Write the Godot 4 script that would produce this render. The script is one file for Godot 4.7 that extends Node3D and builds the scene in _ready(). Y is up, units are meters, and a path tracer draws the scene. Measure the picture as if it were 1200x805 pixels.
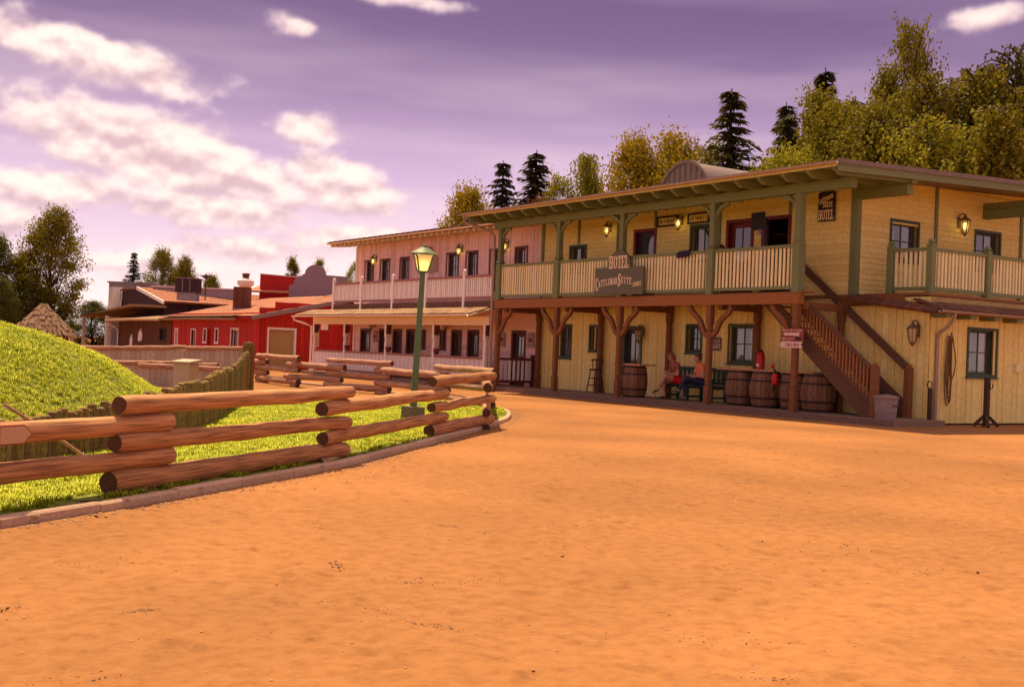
extends Node3D

# ---------------------------------------------------------------- geometry helper
class Geo:
	var v := PackedVector3Array()
	var n := PackedVector3Array()
	var c := PackedColorArray()
	var col := Color.WHITE
	var tinted := false

	func tri(a: Vector3, b: Vector3, d: Vector3) -> void:      # counter-clockwise seen from outside
		var m := (b - a).cross(d - a).normalized()
		v.append(a); v.append(d); v.append(b)
		n.append(m); n.append(m); n.append(m)
		if tinted:
			c.append(col); c.append(col); c.append(col)

	func tris(a: Vector3, b: Vector3, d: Vector3, na: Vector3, nb: Vector3, nd: Vector3) -> void:
		v.append(a); v.append(d); v.append(b)
		n.append(na); n.append(nd); n.append(nb)
		if tinted:
			c.append(col); c.append(col); c.append(col)

	func quad(a: Vector3, b: Vector3, d: Vector3, e: Vector3) -> void:
		tri(a, b, d)
		tri(a, d, e)

	func box(p: Vector3, s: Vector3, B := Basis.IDENTITY) -> Geo:
		var h := s * 0.5
		var q := []
		for i in 8:
			q.append(p + B * Vector3(h.x if i & 1 else -h.x, h.y if i & 2 else -h.y, h.z if i & 4 else -h.z))
		quad(q[4], q[5], q[7], q[6])
		quad(q[1], q[0], q[2], q[3])
		quad(q[5], q[1], q[3], q[7])
		quad(q[0], q[4], q[6], q[2])
		quad(q[6], q[7], q[3], q[2])
		quad(q[0], q[1], q[5], q[4])
		return self

	func span(a: Vector3, b: Vector3) -> Geo:                  # a box between two corners
		return box((a + b) * 0.5, (b - a).abs())

	func beam(a: Vector3, b: Vector3, w: float, h: float, up := Vector3.UP) -> Geo:   # a bar from a to b, w across and h along up
		var z := (b - a).normalized()
		var x := up.cross(z).normalized()
		return box((a + b) * 0.5, Vector3(w, h, a.distance_to(b)), Basis(x, z.cross(x), z))

	func chamfered(p: Vector3, s: Vector3, e: float) -> Geo:    # an upright post whose long edges are cut
		var h := s * 0.5
		var poly := PackedVector2Array([Vector2(-h.x + e, -h.z), Vector2(h.x - e, -h.z), Vector2(h.x, -h.z + e), Vector2(h.x, h.z - e), Vector2(h.x - e, h.z), Vector2(-h.x + e, h.z), Vector2(-h.x, h.z - e), Vector2(-h.x, -h.z + e)])
		return prism(poly, Transform3D(Basis(Vector3(1, 0, 0), Vector3(0, 0, 1), Vector3(0, -1, 0)), p + Vector3(0, h.y, 0)), s.y)

	func prism(poly: PackedVector2Array, T: Transform3D, depth: float) -> Geo:   # outline in the XY plane of T, extruded along its +Z
		if Geometry2D.is_polygon_clockwise(poly):
			poly = poly.duplicate()
			poly.reverse()
		var flip := T.basis.determinant() < 0.0
		var cut := Geometry2D.triangulate_polygon(poly)
		for i in range(0, cut.size(), 3):
			var p := [poly[cut[i]], poly[cut[i + 1]], poly[cut[i + 2]]]
			if (p[1] - p[0]).cross(p[2] - p[0]) < 0:
				p.reverse()
			if flip:
				p.reverse()
			tri(T * Vector3(p[0].x, p[0].y, depth), T * Vector3(p[1].x, p[1].y, depth), T * Vector3(p[2].x, p[2].y, depth))
			tri(T * Vector3(p[2].x, p[2].y, 0), T * Vector3(p[1].x, p[1].y, 0), T * Vector3(p[0].x, p[0].y, 0))
		for i in poly.size():
			var a := poly[i]
			var b := poly[(i + 1) % poly.size()]
			if flip:
				quad(T * Vector3(b.x, b.y, 0), T * Vector3(a.x, a.y, 0), T * Vector3(a.x, a.y, depth), T * Vector3(b.x, b.y, depth))
			else:
				quad(T * Vector3(a.x, a.y, 0), T * Vector3(b.x, b.y, 0), T * Vector3(b.x, b.y, depth), T * Vector3(a.x, a.y, depth))
		return self

	func tube(pts: Array, rad: Array, seg := 8, cap := true) -> Geo:
		var rings := []
		var x := Vector3.ZERO
		for i in pts.size():
			var t: Vector3 = (pts[mini(i + 1, pts.size() - 1)] - pts[maxi(i - 1, 0)]).normalized()
			if i == 0:
				x = t.cross(Vector3.UP if absf(t.y) < 0.9 else Vector3.RIGHT).normalized()
			else:
				x = (x - t * x.dot(t)).normalized()
			var y := t.cross(x)
			var ring := []
			for k in seg:
				var a := TAU * k / seg
				ring.append(x * cos(a) + y * sin(a))
			rings.append(ring)
		for i in pts.size() - 1:
			for k in seg:
				var l := (k + 1) % seg
				var a: Vector3 = pts[i] + rings[i][k] * rad[i]
				var b: Vector3 = pts[i] + rings[i][l] * rad[i]
				var d: Vector3 = pts[i + 1] + rings[i + 1][l] * rad[i + 1]
				var e: Vector3 = pts[i + 1] + rings[i + 1][k] * rad[i + 1]
				tris(a, b, d, rings[i][k], rings[i][l], rings[i + 1][l])
				tris(a, d, e, rings[i][k], rings[i + 1][l], rings[i + 1][k])
		if cap:
			for k in seg:
				var l := (k + 1) % seg
				var z := pts.size() - 1
				tri(pts[0], pts[0] + rings[0][l] * rad[0], pts[0] + rings[0][k] * rad[0])
				tri(pts[z], pts[z] + rings[z][k] * rad[z], pts[z] + rings[z][l] * rad[z])
		return self

	func lathe(prof: Array, seg := 16, at := Vector3.ZERO, sides_only := false) -> Geo:   # prof: Vector2(radius, height), upwards
		for i in prof.size() - 1:
			var p: Vector2 = prof[i]
			var q: Vector2 = prof[i + 1]
			var s := Vector2(q.y - p.y, p.x - q.x).normalized()
			for k in seg:
				var a := TAU * k / seg
				var b := TAU * (k + 1) / seg
				var A := Vector3(cos(a), 0, -sin(a))
				var B := Vector3(cos(b), 0, -sin(b))
				var na := A * s.x + Vector3.UP * s.y
				var nb := B * s.x + Vector3.UP * s.y
				var p0 := at + A * p.x + Vector3.UP * p.y
				var p1 := at + B * p.x + Vector3.UP * p.y
				var p2 := at + B * q.x + Vector3.UP * q.y
				var p3 := at + A * q.x + Vector3.UP * q.y
				if p.x > 0.0001:
					tris(p0, p1, p2, na, nb, nb)
				if q.x > 0.0001:
					tris(p0, p2, p3, na, nb, na)
		return self

	func add(g: Geo, T: Transform3D) -> Geo:
		var B := T.basis.inverse().transposed()
		for i in g.v.size():
			v.append(T * g.v[i])
			n.append((B * g.n[i]).normalized())
			if tinted:
				c.append(g.c[i] if g.tinted else col)
		return self

	func surface(m: ArrayMesh = null) -> ArrayMesh:
		if m == null:
			m = ArrayMesh.new()
		var a := []
		a.resize(Mesh.ARRAY_MAX)
		a[Mesh.ARRAY_VERTEX] = v
		a[Mesh.ARRAY_NORMAL] = n
		if tinted:
			a[Mesh.ARRAY_COLOR] = c
		m.add_surface_from_arrays(Mesh.PRIMITIVE_TRIANGLES, a)
		return m

var rng := RandomNumberGenerator.new()
var taken := {}
var mats := {}
var tex := {}
var boxes := {}

func numbered(called: String) -> String:
	if not taken.has(called):
		taken[called] = 0
		return called
	taken[called] += 1
	return "%s_%03d" % [called, taken[called]]

func meta(o: Node, label := "", category := "", group := "", kind := "") -> Node:
	if label: o.set_meta("label", label)
	if category: o.set_meta("category", category)
	if group: o.set_meta("group", group)
	if kind: o.set_meta("kind", kind)
	return o

func thing(called: String, label: String, category: String, at := Vector3.ZERO, turn := 0.0, group := "") -> Node3D:
	var o := Node3D.new()
	o.name = numbered(called)
	add_child(o)
	o.position = at
	o.rotation.y = turn
	meta(o, label, category, group)
	return o

func part(called: String, shape, m: Material, parent: Node, at := Vector3.ZERO, turn := 0.0) -> MeshInstance3D:
	var o := MeshInstance3D.new()
	o.name = called if parent != self else numbered(called)
	o.mesh = shape.surface() if shape is Geo else shape
	if m:
		o.material_override = m
	parent.add_child(o, true)
	o.position = at
	o.rotation.y = turn
	return o

func unit_box(s: Vector3) -> Mesh:       # a shared box mesh of that size
	var k := "%.3f %.3f %.3f" % [s.x, s.y, s.z]
	if not boxes.has(k):
		boxes[k] = Geo.new().box(Vector3.ZERO, s).surface()
	return boxes[k]

func rebase(root: Node3D, base: Vector3) -> void:    # parts were laid out in world coordinates: move the thing's origin to its base
	root.position = base
	for ch in root.get_children():
		ch.position -= base

func structure(called: String, shape, m: Material) -> MeshInstance3D:
	var o := part(called, shape, m, self)
	o.set_meta("kind", "structure")
	return o

# ---------------------------------------------------------------- textures and materials
func noise_tex(key: String, freq: float, octaves: int, lo: float, hi: float, sd := 1, type := FastNoiseLite.TYPE_SIMPLEX_SMOOTH, size := 512) -> Texture2D:
	if not tex.has(key):
		var f := FastNoiseLite.new()
		f.seed = sd
		f.noise_type = type
		f.frequency = freq
		f.fractal_octaves = octaves
		var t := NoiseTexture2D.new()
		t.width = size
		t.height = size
		t.seamless = true
		t.noise = f
		var g := Gradient.new()
		g.colors = PackedColorArray([Color(lo, lo, lo), Color(hi, hi, hi)])
		t.color_ramp = g
		tex[key] = t
	return tex[key]

func cracked_tex() -> Texture2D:                 # weathered wood: long dark checks between paler grain
	if not tex.has("cracked"):
		var t: NoiseTexture2D = noise_tex("cracked", 0.02, 6, 0.0, 1.0, 17)
		var g := Gradient.new()
		g.offsets = PackedFloat32Array([0.0, 0.28, 0.38, 0.55, 0.8, 1.0])
		g.colors = PackedColorArray([Color(0.52, 0.48, 0.46), Color(0.66, 0.62, 0.60), Color(0.80, 0.77, 0.75), Color(0.90, 0.88, 0.87), Color(1, 1, 1), Color(0.88, 0.86, 0.84)])
		t.color_ramp = g
	return tex["cracked"]

func mat(key: String, lin: Color, rough := 0.8, scale := Vector3(1, 1, 1), contrast := "soft", bump := 0.0, world := true) -> StandardMaterial3D:
	if mats.has(key):
		return mats[key]
	var m := StandardMaterial3D.new()
	m.resource_name = key
	m.albedo_color = lin.linear_to_srgb()
	m.roughness = rough
	m.metallic_specular = 0.4
	if contrast != "":
		m.albedo_texture = {"soft": noise_tex("soft", 0.012, 5, 0.80, 1.0, 3), "strong": noise_tex("strong", 0.016, 5, 0.45, 1.0, 8), "faint": noise_tex("faint", 0.01, 4, 0.9, 1.0, 5), "cracked": cracked_tex()}[contrast]
		m.uv1_triplanar = true
		m.uv1_world_triplanar = world
		m.uv1_scale = scale
		if bump > 0.0:
			m.heightmap_enabled = true
			m.heightmap_texture = noise_tex("strong", 0.016, 5, 0.45, 1.0, 8)
			m.heightmap_scale = bump
	mats[key] = m
	return m

func glow(key: String, lin: Color, energy: float) -> StandardMaterial3D:
	var m := mat(key, lin, 0.3, Vector3.ONE, "")
	m.emission_enabled = true
	m.emission = lin.linear_to_srgb()
	m.emission_energy_multiplier = energy
	return m

func glass(key: String, lin: Color, alpha: float) -> StandardMaterial3D:
	if mats.has(key):
		return mats[key]
	var m := StandardMaterial3D.new()
	m.resource_name = key
	m.transparency = BaseMaterial3D.TRANSPARENCY_ALPHA
	var s := lin.linear_to_srgb()
	m.albedo_color = Color(s.r, s.g, s.b, alpha)
	m.roughness = 0.04
	m.metallic_specular = 0.7
	mats[key] = m
	return m

func letters(text: String, size: float, depth: float, m: Material, parent: Node, at: Vector3, turn := 0.0, squeeze := 1.0, serif := true, bold := true) -> MeshInstance3D:
	var f := SystemFont.new()
	f.font_names = PackedStringArray(["Droid Serif" if serif else "Droid Sans"])
	f.font_weight = 700 if bold else 400
	var t := TextMesh.new()
	t.text = text
	t.font = f
	t.font_size = 48
	t.pixel_size = size / 36.0
	t.depth = depth
	t.curve_step = 2.0
	var o := part("lettering", t, m, parent, at, turn)
	o.scale = Vector3(squeeze, 1, 1)
	return o

# ---------------------------------------------------------------- settings and assembly
const SKY_ENERGY := 1.3
const EXPOSURE := 2.3
const SUN_ENERGY := 1.1
const SUN_COLOR := Color(1.0, 0.88, 0.70)
const DIRT := Color(0.40, 0.185, 0.066)
const GRASS_A := Color(0.36, 0.42, 0.016)
const GRASS_B := Color(0.54, 0.56, 0.022)

func _ready() -> void:
	rng.seed = 20240
	set_camera()
	set_light()
	print("sky ", Time.get_ticks_msec())
	build_ground()
	print("ground ", Time.get_ticks_msec())
	build_hotel()
	build_pink()
	build_red()
	build_far_roofs()
	print("houses ", Time.get_ticks_msec())
	build_trees()
	print("trees ", Time.get_ticks_msec())
	build_log_fence()
	build_lamp()
	build_props()
	build_people()
	print("all ", Time.get_ticks_msec())

# ---------------------------------------------------------------- camera, sky, sun
const ROLL := 0.03927
const FOCAL := 1380.0
const PHI := 0.593412
const TO_SUN := Vector3(-0.4669, 0.8829, -0.0491)
const EYE := Vector3(19.87, 1.35, 21.72)

func set_camera() -> void:
	var cam := Camera3D.new()
	cam.name = "camera"
	var fw := Vector3(-cos(PHI), 0, -sin(PHI))
	var right := Vector3(sin(PHI), 0, -cos(PHI))
	var pitch := atan(9.0 / FOCAL)
	var look := fw * cos(pitch) + Vector3.UP * sin(pitch)
	var up := Vector3.UP * cos(pitch) - fw * sin(pitch)
	cam.transform = Transform3D(Basis(right * cos(ROLL) + up * sin(ROLL), up * cos(ROLL) - right * sin(ROLL), -look), EYE)
	cam.fov = rad_to_deg(2.0 * atan(402.5 / FOCAL))
	cam.near = 0.1
	cam.far = 1500.0
	cam.current = true
	add_child(cam)

func set_light() -> void:
	var env := Environment.new()
	env.background_mode = Environment.BG_SKY
	env.sky = Sky.new()
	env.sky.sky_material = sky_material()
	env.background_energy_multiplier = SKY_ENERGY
	env.tonemap_mode = Environment.TONE_MAPPER_LINEAR
	env.tonemap_exposure = EXPOSURE
	env.sdfgi_enabled = true
	env.ssao_enabled = true
	env.ssil_enabled = true
	var w := WorldEnvironment.new()
	w.name = "world_environment"
	w.environment = env
	add_child(w)
	var sun := DirectionalLight3D.new()
	sun.name = "sun"
	sun.light_color = SUN_COLOR
	sun.light_energy = SUN_ENERGY
	sun.light_angular_distance = 0.5
	sun.shadow_enabled = true
	add_child(sun)
	# from the far end of the street, high, a little behind the facades
	sun.look_at_from_position(Vector3.ZERO, -TO_SUN, Vector3.UP)

func seen(c: Color) -> Color:                     # the sky's value for shown colour c, brightened to lift facade shade
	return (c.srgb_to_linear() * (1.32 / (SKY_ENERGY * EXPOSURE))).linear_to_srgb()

func sky_material() -> PanoramaSkyMaterial:
	var W := 4096
	var H := 1536
	var data := PackedByteArray()
	var puff := FastNoiseLite.new()
	puff.seed = 21
	puff.noise_type = FastNoiseLite.TYPE_SIMPLEX_SMOOTH
	puff.frequency = 1.0
	puff.fractal_octaves = 6
	puff.fractal_gain = 0.6
	var wisp := FastNoiseLite.new()
	wisp.seed = 5
	wisp.noise_type = FastNoiseLite.TYPE_SIMPLEX_SMOOTH
	wisp.frequency = 1.0
	wisp.fractal_octaves = 4
	# cloud banks: azimuth (degrees from -Z towards +X), elevation, half width, half height, weight, tilt
	var banks := [
		[-76.2, 12.7, 7.0, 1.25, 1.05, -0.20], [-73.0, 8.6, 9.0, 1.9, 1.15, -0.17], [-64.6, 7.8, 3.3, 1.5, 1.15, -0.2], [-66.2, 10.2, 1.9, 0.9, 0.9, -0.1], [-77.5, 6.6, 4.5, 1.2, 0.95, 0.0], [-70.5, 6.2, 5.0, 1.1, 0.9, -0.05], [-69.0, 4.4, 6.0, 0.9, 0.8, 0.0],
		[-67.0, 14.8, 1.2, 0.45, 1.0, -0.15], [-73.5, 16.6, 3.4, 0.7, 1.0, 0.0], [-63.0, 16.5, 3.6, 0.42, 0.9, -0.08], [-64.0, 5.2, 6.0, 0.9, 0.75, 0.05],
		[-79.5, 5.0, 2.6, 1.4, 0.8, 0.0], [-73.0, 3.4, 9.0, 1.3, 0.5, 0.0], [-34.5, 15.6, 3.0, 0.7, 0.7, 0.1], [-60.0, 2.6, 10.0, 1.1, 0.45, 0.0]]
	var r := RandomNumberGenerator.new()
	r.seed = 77
	for i in 110:                                               # the same kind of banks all round the rest of the sky
		var a := r.randf_range(-22.0, 268.0)
		var e := r.randf_range(2.5, 27.0)
		var s := r.randf_range(0.6, 1.5)
		banks.append([a if a < 180.0 else a - 360.0, e, r.randf_range(3.0, 8.0) * s, r.randf_range(0.6, 1.4) * s, r.randf_range(0.7, 1.0), r.randf_range(-0.2, 0.1)])
	var columns := []                                          # which banks touch each block of 64 columns
	for b in W / 64:
		var here := []
		var az := (b + 0.5) * 64.0 / W * 360.0
		for k in banks:
			var d := absf(wrapf(az - k[0], -180.0, 180.0))
			if d < k[2] * 2.2 + 4.0:
				here.append(k)
		columns.append(here)
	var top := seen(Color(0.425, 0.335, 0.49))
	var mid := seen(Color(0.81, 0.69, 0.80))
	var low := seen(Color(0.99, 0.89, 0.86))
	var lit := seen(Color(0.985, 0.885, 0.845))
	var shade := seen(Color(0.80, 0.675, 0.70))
	var fill_glare := seen(Color(1.16, 1.03, 0.97))  # sun glow and unseen bright clouds, added partly to fill facade shade
	var whole := Image.create(W, H, false, Image.FORMAT_RGB8)
	var first := int(H * (0.5 - 34.0 / 180.0))
	var last := int(H * (0.5 + 0.5 / 180.0))
	var rows := last - first
	data.resize(W * rows * 3)
	# unseen upper sky: bright cloud cover added to lift facade shade; coarse, stretched
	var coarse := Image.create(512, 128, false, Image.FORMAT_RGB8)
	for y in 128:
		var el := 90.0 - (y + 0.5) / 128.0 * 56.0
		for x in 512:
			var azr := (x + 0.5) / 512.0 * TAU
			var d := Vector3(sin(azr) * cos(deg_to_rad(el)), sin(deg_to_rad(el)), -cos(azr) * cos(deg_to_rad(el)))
			var c := top.lerp(fill_glare, 0.5 * pow(maxf(d.dot(TO_SUN), 0.0), 6.0))
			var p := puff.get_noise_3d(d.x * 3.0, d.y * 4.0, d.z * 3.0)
			coarse.set_pixel(x, y, c.lerp(fill_glare, smoothstep(-0.16, 0.16, p) * 0.92))
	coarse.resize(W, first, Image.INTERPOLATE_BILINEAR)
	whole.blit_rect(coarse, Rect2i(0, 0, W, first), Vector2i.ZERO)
	for y in range(first, H):
		var el := (0.5 - (y + 0.5) / H) * 180.0
		var e := maxf(el, 0.0)
		var base := low.lerp(mid, smoothstep(0.0, 8.0, e)).lerp(top, smoothstep(6.0, 17.0, e))
		if y >= last:
			whole.fill_rect(Rect2i(0, y, W, 1), base)
			continue
		var ce := cos(deg_to_rad(el))
		var se := sin(deg_to_rad(el))
		for x in W:
			if x & 1 and (x < 3120 or x > 3780):           # half the columns suffice outside the picture
				var done := ((y - first) * W + x) * 3
				data[done] = data[done - 3]
				data[done + 1] = data[done - 2]
				data[done + 2] = data[done - 1]
				continue
			var azr := wrapf((x + 0.5) / W * TAU, -PI, PI)
			var dx := sin(azr) * ce
			var dz := -cos(azr) * ce
			var az := rad_to_deg(azr)
			var field := 0.0
			var under := 0.0
			for k in columns[x >> 6]:
				var u := wrapf(az - k[0], -180.0, 180.0)
				var t: float = (el - k[1] - u * k[5]) / k[3]
				u /= k[2]
				var q: float = u * u + t * t * (1.0 if t > 0.0 else 0.7)
				if q < 4.0:
					var g: float = k[4] * exp(-q * 1.3)
					if g > field:
						field = g
						under = t
			var streak := wisp.get_noise_3d(dx * 2.2, se * 16.0, dz * 2.2)
			var c := base.lerp(fill_glare, 0.5 * pow(maxf(dx * TO_SUN.x + se * TO_SUN.y + dz * TO_SUN.z, 0.0), 6.0)).lerp(lit, clampf(0.12 + 0.60 * streak, 0.0, 0.5) * (0.35 + 0.65 * smoothstep(18.0, 3.0, e)))
			if field > 0.06:
				var p := puff.get_noise_3d(dx * 13.5, se * 27.0, dz * 13.5)
				var d := field * 1.12 + p * 0.68 - 0.27
				if d > 0.0:
					var p2 := puff.get_noise_3d(dx * 13.5, se * 27.0 + 0.25, dz * 13.5)
					var light := clampf(0.60 + 0.36 * under + (p - p2) * 1.6, 0.0, 1.0)
					var a := smoothstep(0.0, 0.46, d) * clampf(0.6 + field * 0.5, 0.0, 1.0)
					c = c.lerp(shade.lerp(lit, light), a * smoothstep(34.0, 28.0, e))
			var at := ((y - first) * W + x) * 3
			data[at] = int(clampf(c.r, 0.0, 1.0) * 255.0)
			data[at + 1] = int(clampf(c.g, 0.0, 1.0) * 255.0)
			data[at + 2] = int(clampf(c.b, 0.0, 1.0) * 255.0)
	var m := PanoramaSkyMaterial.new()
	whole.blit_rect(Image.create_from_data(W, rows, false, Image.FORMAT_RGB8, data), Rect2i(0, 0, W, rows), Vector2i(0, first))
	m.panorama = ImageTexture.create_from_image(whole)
	return m

# ---------------------------------------------------------------- ground, kerb, lawn
const KERB := [Vector2(14.2, 24.2), Vector2(12.5, 21.75), Vector2(11.35, 20.09), Vector2(10.55, 18.95), Vector2(9.83, 18.05), Vector2(9.1, 17.11), Vector2(8.3, 16.08), Vector2(7.26, 15.02), Vector2(5.24, 12.98), Vector2(3.31, 11.1), Vector2(1.4, 9.3), Vector2(-0.2, 8.1), Vector2(-1.7, 7.25), Vector2(-3.3, 6.63), Vector2(-4.9, 6.2), Vector2(-8.5, 5.9), Vector2(-12.5, 5.85), Vector2(-17.0, 6.0)]
const PALE := [Vector2(10.4, 21.9), Vector2(9.2, 20.6), Vector2(8.23, 19.6), Vector2(7.0, 18.45), Vector2(4.97, 17.0), Vector2(3.03, 15.75), Vector2(-1.33, 13.7), Vector2(-8.29, 10.71)]
var dirt_noise := FastNoiseLite.new()

func dirt_material() -> StandardMaterial3D:
	var m := StandardMaterial3D.new()
	m.resource_name = "packed_orange_dirt"
	m.albedo_color = DIRT.linear_to_srgb()
	m.roughness = 0.95
	m.metallic_specular = 0.2
	m.uv1_triplanar = true
	m.uv1_world_triplanar = true
	m.uv1_scale = Vector3(0.21, 0.21, 0.21)
	var f := FastNoiseLite.new()
	f.seed = 40
	f.frequency = 0.026
	f.fractal_octaves = 7
	f.fractal_gain = 0.7
	var t := NoiseTexture2D.new()
	t.width = 1024
	t.height = 1024
	t.seamless = true
	t.noise = f
	var g := Gradient.new()
	g.offsets = PackedFloat32Array([0.0, 0.22, 0.5, 0.8, 1.0])
	g.colors = PackedColorArray([Color(0.74, 0.68, 0.62), Color(0.90, 0.87, 0.85), Color(0.96, 0.95, 0.94), Color(1, 0.99, 0.98), Color(1, 1, 1)])
	t.color_ramp = g
	m.albedo_texture = t
	m.heightmap_enabled = true
	m.heightmap_texture = noise_tex("grit", 0.05, 6, 0.0, 1.0, 13, FastNoiseLite.TYPE_SIMPLEX_SMOOTH, 1024)
	m.heightmap_scale = 0.45
	m.detail_enabled = true
	m.detail_blend_mode = BaseMaterial3D.BLEND_MODE_MUL
	m.detail_uv_layer = BaseMaterial3D.DETAIL_UV_2
	m.detail_albedo = noise_tex("broad", 0.01, 6, 0.82, 1.0, 31)
	m.uv2_triplanar = true
	m.uv2_world_triplanar = true
	m.uv2_scale = Vector3(0.043, 0.043, 0.043)
	return m

func side_of(line: Array, p: Vector2) -> float:     # signed distance to a polyline: positive on its left as it runs
	var best := 1e9
	var s := 1.0
	for i in line.size() - 1:
		var a: Vector2 = line[i]
		var b: Vector2 = line[i + 1]
		var t := clampf((p - a).dot(b - a) / (b - a).length_squared(), 0.0, 1.0)
		var d := p.distance_to(a.lerp(b, t))
		if d < best:
			best = d
			s = signf((b - a).cross(p - a))
	return best * s

var kerb_field := PackedFloat32Array()
var pale_field := PackedFloat32Array()

func fill_fields() -> void:                         # both signed distances on a 0.2 m raster, x -12..15, z 3..32
	for j in 146:
		for i in 136:
			var p := Vector2(-12.0 + i * 0.2, 3.0 + j * 0.2)
			kerb_field.append(side_of(KERB, p))
			pale_field.append(side_of(PALE, p))

func look_up(f: PackedFloat32Array, p: Vector2) -> float:
	var u := clampf((p.x + 12.0) * 5.0, 0.0, 134.99)
	var w := clampf((p.y - 3.0) * 5.0, 0.0, 144.99)
	var i := int(u)
	var j := int(w)
	u -= i
	w -= j
	var k := j * 136 + i
	return lerpf(lerpf(f[k], f[k + 1], u), lerpf(f[k + 136], f[k + 137], u), w)

func lawn_height(p: Vector2) -> float:
	var back := -look_up(pale_field, p)                      # metres behind the palisade
	var h := 0.075 + 0.025 * dirt_noise.get_noise_2d(p.x * 22.0, p.y * 22.0)
	if back > 0.0:
		var q := p - Vector2(0.05, 20.55)
		var ax := Vector2(-0.829, -0.559)
		var d := Vector2(q.dot(ax) / 1.5, q.dot(Vector2(0.559, -0.829))).length()
		var dome := 1.40 * maxf(0.0, 1.0 - (d / 5.0) * (d / 5.0))
		h += (0.28 * smoothstep(6.6, 5.0, d) + dome) * smoothstep(0.1, 2.1, back) + 0.06 * dirt_noise.get_noise_2d(p.x * 9.0 + 50.0, p.y * 9.0)
	return h

func in_lawn(p: Vector2) -> bool:
	if look_up(kerb_field, p) > -0.09:
		return false
	return p.x > -4.6 - 0.35 * sin(p.y * 3.1) and p.x < 13.5 or -look_up(pale_field, p) > 0.0 and (p - Vector2(-1.5, 19.0)).length() < 8.5

func grid_mesh(xs: Array, zs: Array, height: Callable, keep = null) -> ArrayMesh:
	var v := PackedVector3Array()
	var n := PackedVector3Array()
	var ix := PackedInt32Array()
	var w := xs.size()
	for z in zs:
		for x in xs:
			v.append(Vector3(x, height.call(x, z), z))
	for j in zs.size():
		for i in w:
			var a := v[j * w + mini(i + 1, w - 1)] - v[j * w + maxi(i - 1, 0)]
			var b := v[mini(j + 1, zs.size() - 1) * w + i] - v[maxi(j - 1, 0) * w + i]
			n.append(b.cross(a).normalized())
	for j in zs.size() - 1:
		for i in w - 1:
			if keep != null and not keep.call(Vector2((xs[i] + xs[i + 1]) * 0.5, (zs[j] + zs[j + 1]) * 0.5)):
				continue
			var k := j * w + i
			ix.append_array([k, k + 1, k + w, k + 1, k + w + 1, k + w])
	var arr := []
	arr.resize(Mesh.ARRAY_MAX)
	arr[Mesh.ARRAY_VERTEX] = v
	arr[Mesh.ARRAY_NORMAL] = n
	arr[Mesh.ARRAY_INDEX] = ix
	var m := ArrayMesh.new()
	m.add_surface_from_arrays(Mesh.PRIMITIVE_TRIANGLES, arr)
	return m

func steps(a: float, b: float, d: float) -> Array:
	var out := []
	var k := int(ceil((b - a) / d))
	for i in k:
		out.append(a + (b - a) * i / k)
	return out

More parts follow.
